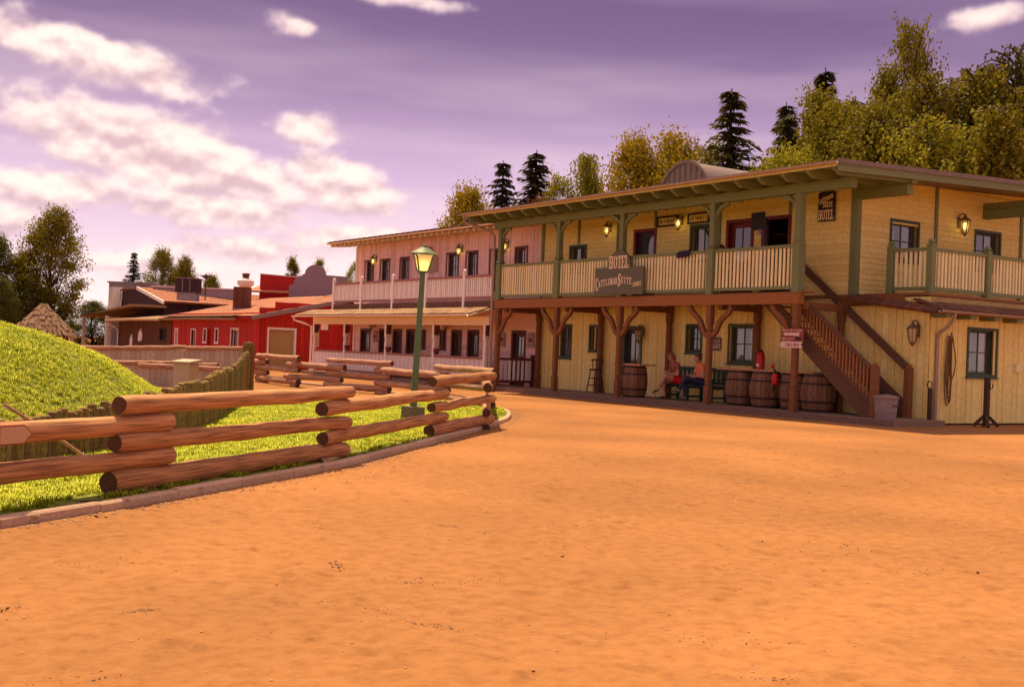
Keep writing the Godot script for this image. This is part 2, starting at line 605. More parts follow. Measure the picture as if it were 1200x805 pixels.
func build_ground() -> void:
	dirt_noise.seed = 9
	dirt_noise.noise_type = FastNoiseLite.TYPE_SIMPLEX_SMOOTH
	dirt_noise.frequency = 0.05
	dirt_noise.fractal_octaves = 4
	fill_fields()
	var dirt := dirt_material()
	var far := Geo.new()
	far.quad(Vector3(-700, -0.012, 700), Vector3(700, -0.012, 700), Vector3(700, -0.012, -700), Vector3(-700, -0.012, -700))
	structure("ground", far, dirt)
	# the street: shallow undulations, hoof prints and scuffs really pressed into it near the viewer
	var r := RandomNumberGenerator.new()
	r.seed = 4
	var prints := {}
	for i in 900:
		var p := Vector2(r.randf_range(6.0, 19.8), r.randf_range(5.5, 21.5))
		var line := r.randf() < 0.5
		var dir := Vector2.from_angle(r.randf_range(0, TAU))
		for k in (r.randi_range(2, 5) if line else 1):
			var q := p + dir * k * r.randf_range(0.10, 0.2) + Vector2(r.randf_range(-0.05, 0.05), r.randf_range(-0.05, 0.05))
			var key := Vector2i(int(floor(q.x)), int(floor(q.y)))
			if not prints.has(key): prints[key] = []
			prints[key].append([q, r.randf_range(0.045, 0.10), r.randf_range(0.006, 0.024), r.randf_range(0, PI), r.randf_range(0.45, 0.9)])
	var tracks := []
	for k in [[-6.0, 40.0, 29.0, 0.0075], [-6.2, 40.3, 30.55, 0.0065], [30.0, -8.0, 27.5, 0.006], [30.0, -8.2, 29.1, 0.005], [44.0, 30.0, 27.6, 0.006], [2.0, -14.0, 26.5, 0.005]]:
		tracks.append([k[0], k[1], k[2], 0.11, k[3]])
	var height := func(x: float, z: float) -> float:
		var h := 0.006 * dirt_noise.get_noise_2d(x * 7.0, z * 7.0) + 0.0025 * dirt_noise.get_noise_2d(x * 45.0, z * 45.0) + 0.014
		if x > 5.0 and z > 4.5:
			h += 0.003 * dirt_noise.get_noise_2d(x * 150.0, z * 150.0)
			for q in tracks:                                     # faint sweeping wheel tracks
				var d: float = (sqrt((x - q[0]) * (x - q[0]) + (z - q[1]) * (z - q[1])) - q[2]) / q[3]
				if absf(d) < 2.5:
					h += q[4] * (-exp(-d * d * 2.0) + 0.55 * exp(-(absf(d) - 1.35) * (absf(d) - 1.35) * 6.0))
			var cx := int(floor(x))
			var cz := int(floor(z))
			for i in ([-1, 0] if x - cx < 0.5 else [0, 1]):
				for j in ([-1, 0] if z - cz < 0.5 else [0, 1]):
					for q in prints.get(Vector2i(cx + i, cz + j), []):
						var dx: float = x - q[0].x
						var dz: float = z - q[0].y
						if absf(dx) > 0.2 or absf(dz) > 0.2: continue
						var u: float = (dx * cos(q[3]) + dz * sin(q[3])) / q[1]
						var w: float = (dz * cos(q[3]) - dx * sin(q[3])) / (q[1] * q[4])
						var d := sqrt(u * u + w * w)
						if d < 1.9:
							h += q[2] * (-(1.0 - smoothstep(0.4, 1.0, d)) + 0.45 * smoothstep(0.8, 1.15, d) * (1.0 - smoothstep(1.15, 1.9, d)))
		return maxf(h, -0.008)
	var xs := steps(-30.0, 7.0, 0.25) + steps(7.0, 19.8, 0.04) + [19.8, 24.0]
	var zs := steps(-9.0, 6.0, 0.22) + steps(6.0, 21.6, 0.045) + [21.6, 25.0]
	structure("dirt_street", grid_mesh(xs, zs, height), dirt)
	# pebbles and clods
	var peb := Geo.new()
	peb.lathe([Vector2(0, -0.4), Vector2(0.8, -0.25), Vector2(1.0, 0.1), Vector2(0.6, 0.45), Vector2(0, 0.55)], 7)
	var mm := MultiMesh.new()
	mm.transform_format = MultiMesh.TRANSFORM_3D
	mm.use_colors = true
	mm.mesh = peb.surface()
	var where := []
	for i in 5200:
		var p := Vector2(r.randf_range(4.0, 19.5), r.randf_range(4.0, 21.4))
		var side := look_up(kerb_field, p)
		if side < 0.03: continue
		if side > 0.25 and r.randf() > 0.45: continue
		var s := r.randf_range(0.003, 0.009) * (1.0 if r.randf() < 0.95 else 2.0)
		where.append([p, s])
	for i in 130:                                               # scuffed-up dark clods in little drifts
		var p := Vector2(r.randf_range(6.0, 19.3), r.randf_range(5.5, 21.2))
		if look_up(kerb_field, p) < 0.3: continue
		var dir := Vector2.from_angle(r.randf_range(0, PI))
		var len := r.randf_range(0.05, 0.22)
		for k in r.randi_range(14, 60):
			var q := p + dir * r.randfn() * len + dir.orthogonal() * r.randfn() * len * 0.35
			where.append([q, r.randf_range(0.002, 0.006) * (1.0 if r.randf() < 0.93 else 1.9), true])
	for i in 1400:                                              # grit swept up along the kerb
		var k := r.randi_range(1, KERB.size() - 6)
		var a: Vector2 = KERB[k]
		var b: Vector2 = KERB[k + 1]
		var nrm := (b - a).orthogonal().normalized() * -1.0
		where.append([a.lerp(b, r.randf()) + nrm * absf(r.randfn(0.0, 0.10)) + nrm * 0.05, r.randf_range(0.004, 0.016)])
	mm.instance_count = where.size()
	for i in where.size():
		var p: Vector2 = where[i][0]
		var s: float = where[i][1]
		mm.set_instance_transform(i, Transform3D(Basis(Vector3.UP, r.randf() * TAU).scaled(Vector3(s * r.randf_range(0.7, 1.4), s * 0.8, s)), Vector3(p.x, height.call(p.x, p.y) + s * 0.15, p.y)))
		var g := r.randf_range(0.5, 1.05)
		mm.set_instance_color(i, Color(0.42 * g, 0.22 * g, 0.11 * g) if where[i].size() < 3 else Color(0.25 * g, 0.11 * g, 0.04 * g))
	var pm := StandardMaterial3D.new()
	pm.resource_name = "pebble"
	pm.vertex_color_use_as_albedo = true
	pm.roughness = 0.9
	var po := MultiMeshInstance3D.new()
	po.name = "pebbles"
	po.multimesh = mm
	po.material_override = pm
	add_child(po)
	meta(po, "small pebbles and grit scattered over the orange dirt", "pebbles", "", "stuff")
	# lawn
	var turf := mat("turf", Color(0.30, 0.33, 0.014), 0.95, Vector3(2, 2, 2), "strong")
	structure("lawn", grid_mesh(steps(-9.0, 14.0, 0.2), steps(5.0, 30.0, 0.2), func(x, z): return lawn_height(Vector2(x, z)), in_lawn), turf)
	build_grass(r)
	build_kerb()

func build_grass(r: RandomNumberGenerator) -> void:
	var tuft := Geo.new()
	tuft.tinted = true
	for k in 9:
		var a := TAU * k / 9.0 + r.randf_range(-0.3, 0.3)
		var o := Vector3(cos(a), 0, sin(a)) * r.randf_range(0.0, 0.03)
		var lean := Vector3(cos(a), 0, sin(a)) * r.randf_range(0.015, 0.06)
		var h := r.randf_range(0.05, 0.10)
		var w := Vector3(-sin(a), 0, cos(a)) * 0.005
		var g := r.randf_range(0.75, 1.15)
		tuft.col = Color(g, g, g)
		var m := o + lean * 0.35 + Vector3.UP * h * 0.6
		var nn := (Vector3.UP * 1.6 + Vector3(cos(a), 0, sin(a)) * 0.5).normalized()
		tuft.tris(o - w, o + w, m + w * 0.8, nn, nn, nn)
		tuft.tris(o - w, m + w * 0.8, m - w * 0.8, nn, nn, nn)
		tuft.tris(m - w * 0.8, m + w * 0.8, o + lean + Vector3.UP * h, nn, nn, nn)
	var where := PackedVector2Array()
	for i in 700000:
		if where.size() >= 115000: break
		var p := Vector2(r.randf_range(-8.0, 13.3), r.randf_range(6.0, 28.0))
		var dist := p.distance_to(Vector2(EYE.x, EYE.z))
		if r.randf() > clampf(10.0 / dist, 0.35, 1.0): continue
		if not in_lawn(p): continue
		if look_up(kerb_field, p) > -0.13: continue
		var bare := dirt_noise.get_noise_2d(p.x * 30.0 + 9.0, p.y * 30.0)
		if look_up(kerb_field, p) > -0.45 and bare > 0.02: continue       # thin, trodden turf along the kerb
		where.append(p)
	var mm := MultiMesh.new()
	mm.transform_format = MultiMesh.TRANSFORM_3D
	mm.use_colors = true
	mm.mesh = tuft.surface()
	mm.instance_count = where.size()
	for i in where.size():
		var p := where[i]
		var s := r.randf_range(0.4, 0.78) * (0.9 + 0.25 * dirt_noise.get_noise_2d(p.x * 12.0, p.y * 12.0))
		mm.set_instance_transform(i, Transform3D(Basis(Vector3.UP, r.randf() * TAU).rotated(Vector3(1, 0, 0), r.randf_range(-0.25, 0.25)).scaled(Vector3(s * 1.6, s, s * 1.6)), Vector3(p.x, lawn_height(p) - 0.005, p.y)))
		var t := clampf(0.5 + 0.9 * dirt_noise.get_noise_2d(p.x * 16.0 + 30.0, p.y * 16.0) + r.randf_range(-0.25, 0.25), 0.0, 1.0)
		mm.set_instance_color(i, GRASS_A.lerp(GRASS_B, t))
	var gm := StandardMaterial3D.new()
	gm.resource_name = "grass_blade"
	gm.vertex_color_use_as_albedo = true
	gm.roughness = 0.7
	gm.metallic_specular = 0.3
	gm.backlight_enabled = true
	gm.backlight = Color(0.6, 0.6, 0.6)
	var o := MultiMeshInstance3D.new()
	o.name = "grass"
	o.multimesh = mm
	o.material_override = gm
	add_child(o)
	meta(o, "short bright green grass behind the log fence", "grass", "", "stuff")

func build_kerb() -> void:
	var k := thing("kerb", "pale concrete kerb edging the grass by the log fence", "kerb", Vector3(KERB[2].x, 0, KERB[2].y))
	var shades := [mat("kerb_a", Color(0.60, 0.40, 0.25), 0.9, Vector3(3, 3, 3), "soft", 0.4), mat("kerb_b", Color(0.65, 0.44, 0.28), 0.9, Vector3(3, 3, 3), "soft", 0.4), mat("kerb_c", Color(0.56, 0.37, 0.23), 0.9, Vector3(3, 3, 3), "soft", 0.4)]
	# walk along the line and cut it into stones of a metre
	var curve := Curve2D.new()
	for i in KERB.size():
		var a: Vector2 = KERB[maxi(i - 1, 0)]
		var b: Vector2 = KERB[mini(i + 1, KERB.size() - 1)]
		curve.add_point(KERB[i], -(b - a) / 6.0, (b - a) / 6.0)
	var total := curve.get_baked_length()
	var s := 0.0
	var i := 0
	while s < total - 1.0:
		var a := curve.sample_baked(s)
		var b := curve.sample_baked(s + 0.992)
		var dir := (b - a).normalized()
		var h := 0.088 + 0.012 * dirt_noise.get_noise_1d(s * 40.0)
		var e := 0.018
		var prof := PackedVector2Array([Vector2(-0.05, -0.06), Vector2(0.05, -0.06), Vector2(0.05, h - e), Vector2(0.05 - e, h), Vector2(-0.05 + e, h), Vector2(-0.05, h - e)])
		var g := Geo.new()
		var z := Vector3(dir.x, 0, dir.y)
		var x := Vector3.UP.cross(z)
		g.prism(prof, Transform3D(Basis(x, Vector3.UP, z), Vector3.ZERO), a.distance_to(b))
		part("kerb_stone", g, shades[i % 3], k, Vector3(a.x, 0, a.y) - k.position + x * 0.05)
		s += 1.0
		i += 1

# ---------------------------------------------------------------- building parts
# A wall in its own axes: x along, y up, z out of the face. Openings: [x0, x1, y0, y1]. Boards run "h" (lapped) or "v" (butted).
func wall(parent: Node, called: String, at: Vector3, turn: float, L: float, y0: float, y1: float, openings: Array, dir: String, pitch: float, board_mats: Array, core: Material, thick := 0.16) -> MeshInstance3D:
	var xs := [0.0, L]
	var ys := [y0, y1]
	for o in openings:
		for k in 2:
			if o[k] > 0.0 and o[k] < L and not xs.has(o[k]): xs.append(o[k])
			if o[k + 2] > y0 and o[k + 2] < y1 and not ys.has(o[k + 2]): ys.append(o[k + 2])
	xs.sort()
	ys.sort()
	var g := Geo.new()
	for i in xs.size() - 1:
		var run := -1.0
		for j in ys.size():
			var open := j == ys.size() - 1
			if not open:
				for o in openings:
					if xs[i] >= o[0] - 0.001 and xs[i + 1] <= o[1] + 0.001 and ys[j] >= o[2] - 0.001 and ys[j + 1] <= o[3] + 0.001:
						open = true
			if open:
				if run > -0.5:
					g.span(Vector3(xs[i], run, -thick), Vector3(xs[i + 1], ys[j], 0))
				run = -1.0
			elif run < -0.5:
				run = ys[j]
	var w := part(called, g, core, parent, at, turn)
	if dir == "":
		return w
	var n := int(ceil(((y1 - y0) if dir == "h" else L) / pitch))
	for i in n:
		var a: float = (y0 if dir == "h" else 0.0) + i * pitch
		var b: float = minf(a + pitch, y1 if dir == "h" else L)
		if b - a < 0.02: continue
		var mid := (a + b) * 0.5
		var runs := [[0.0, L]] if dir == "h" else [[y0, y1]]
		for o in openings:
			var lo: float = o[2] if dir == "h" else o[0]
			var hi: float = o[3] if dir == "h" else o[1]
			if mid < lo or mid > hi: continue
			var c0: float = o[0] if dir == "h" else o[2]
			var c1: float = o[1] if dir == "h" else o[3]
			var next := []
			for q in runs:
				if c1 <= q[0] or c0 >= q[1]:
					next.append(q)
					continue
				if c0 > q[0] + 0.02: next.append([q[0], c0])
				if c1 < q[1] - 0.02: next.append([c1, q[1]])
			runs = next
		for q in runs:
			var len: float = q[1] - q[0]
			if len < 0.03: continue
			var bm: Material = board_mats[rng.randi() % board_mats.size()]
			if dir == "h":
				var key := "lap %.3f %.3f" % [len, b - a]
				if not boxes.has(key):
					var hh := b - a
					boxes[key] = Geo.new().prism(PackedVector2Array([Vector2(0, 0), Vector2(0.028, -0.004), Vector2(0.028, 0.012), Vector2(0.010, hh - 0.006), Vector2(0, hh - 0.006)]), Transform3D(Basis(Vector3(0, 0, 1), Vector3(0, 1, 0), Vector3(-1, 0, 0)), Vector3(len * 0.5, 0, 0)), len).surface()
				part("board", boxes[key], bm, w, Vector3((q[0] + q[1]) * 0.5, a, 0.001))
			else:
				var t := 0.018 + 0.004 * (i % 3)
				part("board", unit_box(Vector3(b - a - 0.014, snappedf(len, 0.001), t)), bm, w, Vector3(mid, (q[0] + q[1]) * 0.5, t * 0.5 + 0.001))
	return w

# A window set into an opening, in the wall's axes: at = middle of the opening's bottom edge.
func window(parent: Node, at: Vector3, turn: float, w: float, h: float, frame: Material, cols := 2, rows := 2, curtain: Material = null, sill := true, called := "window") -> MeshInstance3D:
	var g := Geo.new()
	var c := 0.06
	g.span(Vector3(-w / 2 - c, -c, 0.002), Vector3(-w / 2 + 0.01, h + c, 0.045))
	g.span(Vector3(w / 2 - 0.01, -c, 0.002), Vector3(w / 2 + c, h + c, 0.045))
	g.span(Vector3(-w / 2 + 0.01, h - 0.01, 0.002), Vector3(w / 2 - 0.01, h + c, 0.043))
	g.span(Vector3(-w / 2 + 0.01, -c, 0.002), Vector3(w / 2 - 0.01, 0.01, 0.043))
	if sill:
		g.span(Vector3(-w / 2 - c - 0.03, -c - 0.035, 0.003), Vector3(w / 2 + c + 0.03, -c - 0.001, 0.075))
	# sash, set back in the reveal
	var z0 := -0.13
	var z1 := -0.09
	for s in [-1, 1]:
		g.span(Vector3(s * (w / 2 - 0.055), 0.004, z0), Vector3(s * (w / 2 - 0.004), h - 0.004, z1))
	g.span(Vector3(-w / 2 + 0.055, 0.004, z0 + 0.002), Vector3(w / 2 - 0.055, 0.06, z1 - 0.002))
	g.span(Vector3(-w / 2 + 0.055, h - 0.06, z0 + 0.002), Vector3(w / 2 - 0.055, h - 0.004, z1 - 0.002))
	var iw := w - 0.11
	var ih := h - 0.12
	for i in range(1, cols):
		g.span(Vector3(-iw / 2 + iw * i / cols - 0.014, 0.06, z0 + 0.004), Vector3(-iw / 2 + iw * i / cols + 0.014, h - 0.06, z1 - 0.004))
	for j in range(1, rows):
		g.span(Vector3(-iw / 2, 0.06 + ih * j / rows - 0.013, z0 + 0.006), Vector3(iw / 2, 0.06 + ih * j / rows + 0.013, z1 - 0.006))
	var o := part(called, g, frame, parent, at, turn)
	for i in cols:
		for j in rows:
			part("pane", unit_box(Vector3(snappedf(iw / cols - 0.02, 0.001), snappedf(ih / rows - 0.02, 0.001), 0.006)), glass("window_glass", Color(0.16, 0.15, 0.17), 0.22), o, Vector3(-iw / 2 + iw * (i + 0.5) / cols, 0.06 + ih * (j + 0.5) / rows, -0.11))
	if curtain:
		for s in [-1, 1]:
			var k := Geo.new()
			var m := 9
			for i in m:
				var x0: float = s * (iw / 2 - iw * 0.36 * i / m)
				var x1: float = s * (iw / 2 - iw * 0.36 * (i + 1) / m)
				var d0 := -0.22 + 0.015 * (i % 2)
				var d1 := -0.22 + 0.015 * ((i + 1) % 2)
				if s > 0:
					k.quad(Vector3(x1, 0.0, d1), Vector3(x0, 0.0, d0), Vector3(x0, h, d0), Vector3(x1, h, d1))
				else:
					k.quad(Vector3(x0, 0.0, d0), Vector3(x1, 0.0, d1), Vector3(x1, h, d1), Vector3(x0, h, d0))
			part("curtain", k, curtain, o)
	return o

# A door leaf in a frame; panels below, glass above when glazed.
func door(parent: Node, at: Vector3, turn: float, w: float, h: float, frame: Material, leaf: Material, glazed := true, handle: Material = null, swing := 0.0) -> MeshInstance3D:
	var g := Geo.new()
	var c := 0.07
	for s in [-1, 1]:
		g.span(Vector3(s * (w / 2 - 0.03), 0, -0.15), Vector3(s * (w / 2 + c), h + c, 0.045))
	g.span(Vector3(-w / 2 + 0.03, h - 0.03, -0.148), Vector3(w / 2 - 0.03, h + c, 0.043))
	var o := part("door", g, frame, parent, at, turn)
	var lw := w - 0.07
	var k := Geo.new()
	for s in [-1, 1]:
		k.span(Vector3(s * (lw / 2), 0.01, -0.02), Vector3(s * (lw / 2 - 0.11), h - 0.035, 0.02))
	k.span(Vector3(-lw / 2 + 0.11, h - 0.16, -0.018), Vector3(lw / 2 - 0.11, h - 0.035, 0.018))
	k.span(Vector3(-lw / 2 + 0.11, 0.01, -0.018), Vector3(lw / 2 - 0.11, 0.22, 0.018))
	k.span(Vector3(-lw / 2 + 0.11, 0.86, -0.018), Vector3(lw / 2 - 0.11, 1.0, 0.018))
	k.span(Vector3(-lw / 2 + 0.11, 0.22, -0.006), Vector3(lw / 2 - 0.11, 0.86, 0.006))
	if glazed:
		k.span(Vector3(-0.014, 1.0, -0.016), Vector3(0.014, h - 0.16, 0.016))
	else:
		k.span(Vector3(-lw / 2 + 0.11, 1.0, -0.006), Vector3(lw / 2 - 0.11, h - 0.16, 0.006))
	var d := part("door_leaf", k, leaf, o, Vector3(0, 0, -0.10))
	if swing != 0.0:
		d.rotation.y = swing
		d.position = Vector3(-lw / 2, 0, -0.10) + Basis(Vector3.UP, swing) * Vector3(lw / 2, 0, 0)
	if glazed:
		for s in [-1, 1]:
			var p := part("pane", unit_box(Vector3(snappedf(lw / 2 - 0.12, 0.001), snappedf(h - 1.16, 0.001), 0.006)), glass("window_glass", Color(0.16, 0.15, 0.17), 0.22), o)
			p.transform = d.transform * Transform3D(Basis.IDENTITY, Vector3(s * (lw / 4 - 0.05), (h + 0.84) / 2, 0))
	if handle:
		var q := part("door_handle", Geo.new().tube([Vector3(0, 0, 0), Vector3(0, 0, 0.06), Vector3(-0.10, 0, 0.06)], [0.012, 0.012, 0.010], 6), handle, o)
		q.transform = d.transform * Transform3D(Basis.IDENTITY, Vector3(lw / 2 - 0.06, 1.02, 0.018))
	return o

# A run of railing from a to b in world axes: rails as the part's mesh, every slat a sub-part.
func railing(parent: Node, called: String, a: Vector3, b: Vector3, bottom: float, top: float, rail: Material, slat: Array, pitch: float, sw: float, cap := true) -> MeshInstance3D:
	var g := Geo.new()
	var d := b - a
	var L := d.length()
	var u := d / L
	g.beam(a + Vector3.UP * (top - 0.04), b + Vector3.UP * (top - 0.04), 0.09 if cap else 0.06, 0.08)
	g.beam(a + Vector3.UP * (bottom + 0.04), b + Vector3.UP * (bottom + 0.04), 0.065, 0.08)
	var o := part(called, g, rail, parent)
	var n := int(floor(L / pitch))
	var turn := atan2(-u.z, u.x)
	var m := unit_box(Vector3(sw, snappedf(top - bottom - 0.162, 0.001), 0.024))
	for i in n:
		var p := a + u * (L * (i + 0.5) / n)
		var s := part("slat", m, slat[i % slat.size()], o, p + Vector3.UP * ((top + bottom) / 2), turn)
		s.rotation.z = rng.randf_range(-0.004, 0.004)
	return o

# A square post with turned rings, standing on the ground at `at`.
func turned_post(parent: Node, called: String, at: Vector3, h: float, w: float, m: Material, rings := true) -> MeshInstance3D:
	var key := "post %.2f %.2f %s" % [h, w, rings]
	if not boxes.has(key):
		var g := Geo.new()
		if rings:
			var r := w * 0.62
			g.chamfered(Vector3(0, 0.24, 0), Vector3(w, 0.48, w), 0.012)
			g.lathe([Vector2(w * 0.5, 0.48), Vector2(r * 0.74, 0.50), Vector2(r * 0.9, 0.53), Vector2(r * 0.9, 0.56), Vector2(r * 0.72, 0.58), Vector2(w * 0.5, 0.62)], 14)
			g.chamfered(Vector3(0, 0.60 + (h - 1.30) / 2, 0), Vector3(w * 0.94, h - 1.30, w * 0.94), 0.03)
			g.lathe([Vector2(w * 0.5, h - 0.72), Vector2(r * 0.72, h - 0.69), Vector2(r * 0.92, h - 0.66), Vector2(r * 0.72, h - 0.62), Vector2(r * 0.92, h - 0.58), Vector2(r * 0.72, h - 0.54), Vector2(w * 0.5, h - 0.50)], 14)
			g.chamfered(Vector3(0, h - 0.26, 0), Vector3(w, 0.52, w), 0.012)
		else:
			g.chamfered(Vector3(0, h / 2, 0), Vector3(w, h, w), 0.012)
		boxes[key] = g.surface()
	return part(called, boxes[key], m, parent, at)

# A curved knee brace in the XY plane, from the post (0, 0) out to (reach, rise); dir = -1 or 1.
func brace(parent: Node, at: Vector3, dir: float, reach: float, rise: float, w: float, depth: float, m: Material, wavy := false, called := "brace") -> MeshInstance3D:
	var inner := []
	var outer := []
	var n := 12
	for i in n + 1:
		var t := float(i) / n
		var p: Vector2
		if wavy:
			p = Vector2(reach * t, rise * t) + Vector2(1, -1).normalized() * (0.035 * sin(t * TAU * 1.5))
		else:
			p = Vector2(reach * (1.0 - cos(t * PI / 2)), rise * sin(t * PI / 2))
		var q: Vector2
		if wavy:
			q = Vector2(reach, rise).orthogonal().normalized()
		else:
			q = Vector2(cos(t * PI / 2), -sin(t * PI / 2))
		inner.append(Vector2((p.x + q.x * w * 0.5) * dir, p.y + q.y * w * 0.5))
		outer.push_front(Vector2((p.x - q.x * w * 0.5) * dir, p.y - q.y * w * 0.5))
	return part(called, Geo.new().prism(PackedVector2Array(inner + outer), Transform3D(Basis.IDENTITY, Vector3(0, 0, -depth / 2)), depth), m, parent, at)

func gutter(parent: Node, a: Vector3, b: Vector3, r: float, m: Material) -> MeshInstance3D:
	var poly := PackedVector2Array()
	for i in 9:
		poly.append(Vector2(cos(PI + PI * i / 8.0), sin(PI + PI * i / 8.0)) * r)
	for i in 9:
		poly.append(Vector2(cos(TAU - PI * i / 8.0), sin(TAU - PI * i / 8.0)) * (r - 0.008))
	var z := (b - a).normalized()
	var x := Vector3.UP.cross(z).normalized()
	return part("gutter", Geo.new().prism(poly, Transform3D(Basis(x, Vector3.UP, z), a), a.distance_to(b)), m, parent)

func lamp_light(parent: Node, at: Vector3, energy: float) -> void:
	var l := OmniLight3D.new()
	l.name = "lamp_light"
	l.light_color = Color(1.0, 0.85, 0.5)
	l.light_energy = energy
	l.light_size = 0.03
	l.omni_range = 30.0
	l.omni_attenuation = 2.0
	l.shadow_enabled = true
	parent.add_child(l)
	l.position = at

# wall lantern: bracket, cage, glass with a burning bulb
func lantern(label: String, at: Vector3, turn: float, lit: bool, s := 1.0) -> Node3D:
	var o := thing("wall_lantern", label, "lantern", at, turn, "wall lanterns on the houses")
	var iron := mat("lantern_iron", Color(0.16, 0.11, 0.05), 0.5, Vector3.ONE, "")
	part("bracket", Geo.new().tube([Vector3(0, -0.05, 0.0), Vector3(0, 0.13, 0.01), Vector3(0, 0.17, 0.08), Vector3(0, 0.15, 0.14)], [0.012, 0.012, 0.012, 0.012], 6).box(Vector3(0, 0.0, 0.008), Vector3(0.07, 0.2, 0.016)), iron, o)
	var g := Geo.new()
	g.lathe([Vector2(0.0, -0.26), Vector2(0.02, -0.24), Vector2(0.045, -0.20), Vector2(0.055, -0.19), Vector2(0.0, -0.185)], 6, Vector3(0, 0, 0.14))
	g.lathe([Vector2(0.0, 0.035), Vector2(0.11, 0.03), Vector2(0.085, 0.06), Vector2(0.03, 0.10), Vector2(0.018, 0.15), Vector2(0, 0.16)], 6, Vector3(0, 0, 0.14))
	for i in 6:
		var a := TAU * i / 6
		g.beam(Vector3(cos(a) * 0.055, -0.19, 0.14 + sin(a) * 0.055), Vector3(cos(a) * 0.095, 0.035, 0.14 + sin(a) * 0.095), 0.012, 0.012)
	part("cage", g, iron, o)
	part("glass", Geo.new().lathe([Vector2(0.048, -0.185), Vector2(0.086, 0.03)], 6, Vector3(0, 0, 0.14)), glass("lantern_glass", Color(0.75, 0.62, 0.35), 0.35), o)
	if lit:
		part("bulb", Geo.new().lathe([Vector2(0, -0.13), Vector2(0.03, -0.11), Vector2(0.042, -0.07), Vector2(0.03, -0.01), Vector2(0.0, 0.0)], 10, Vector3(0, 0, 0.14)), glow("bulb_glow", Color(1.0, 0.72, 0.22), 1.2), o)
		lamp_light(o, Vector3(0, -0.065, 0.14), 0.008)
	o.scale = Vector3.ONE * s
	return o

# ---------------------------------------------------------------- the yellow hotel
const PX := [-13.2, -9.88, -6.76, -3.0, 0.0]
var yellow := []
var slat_y := []

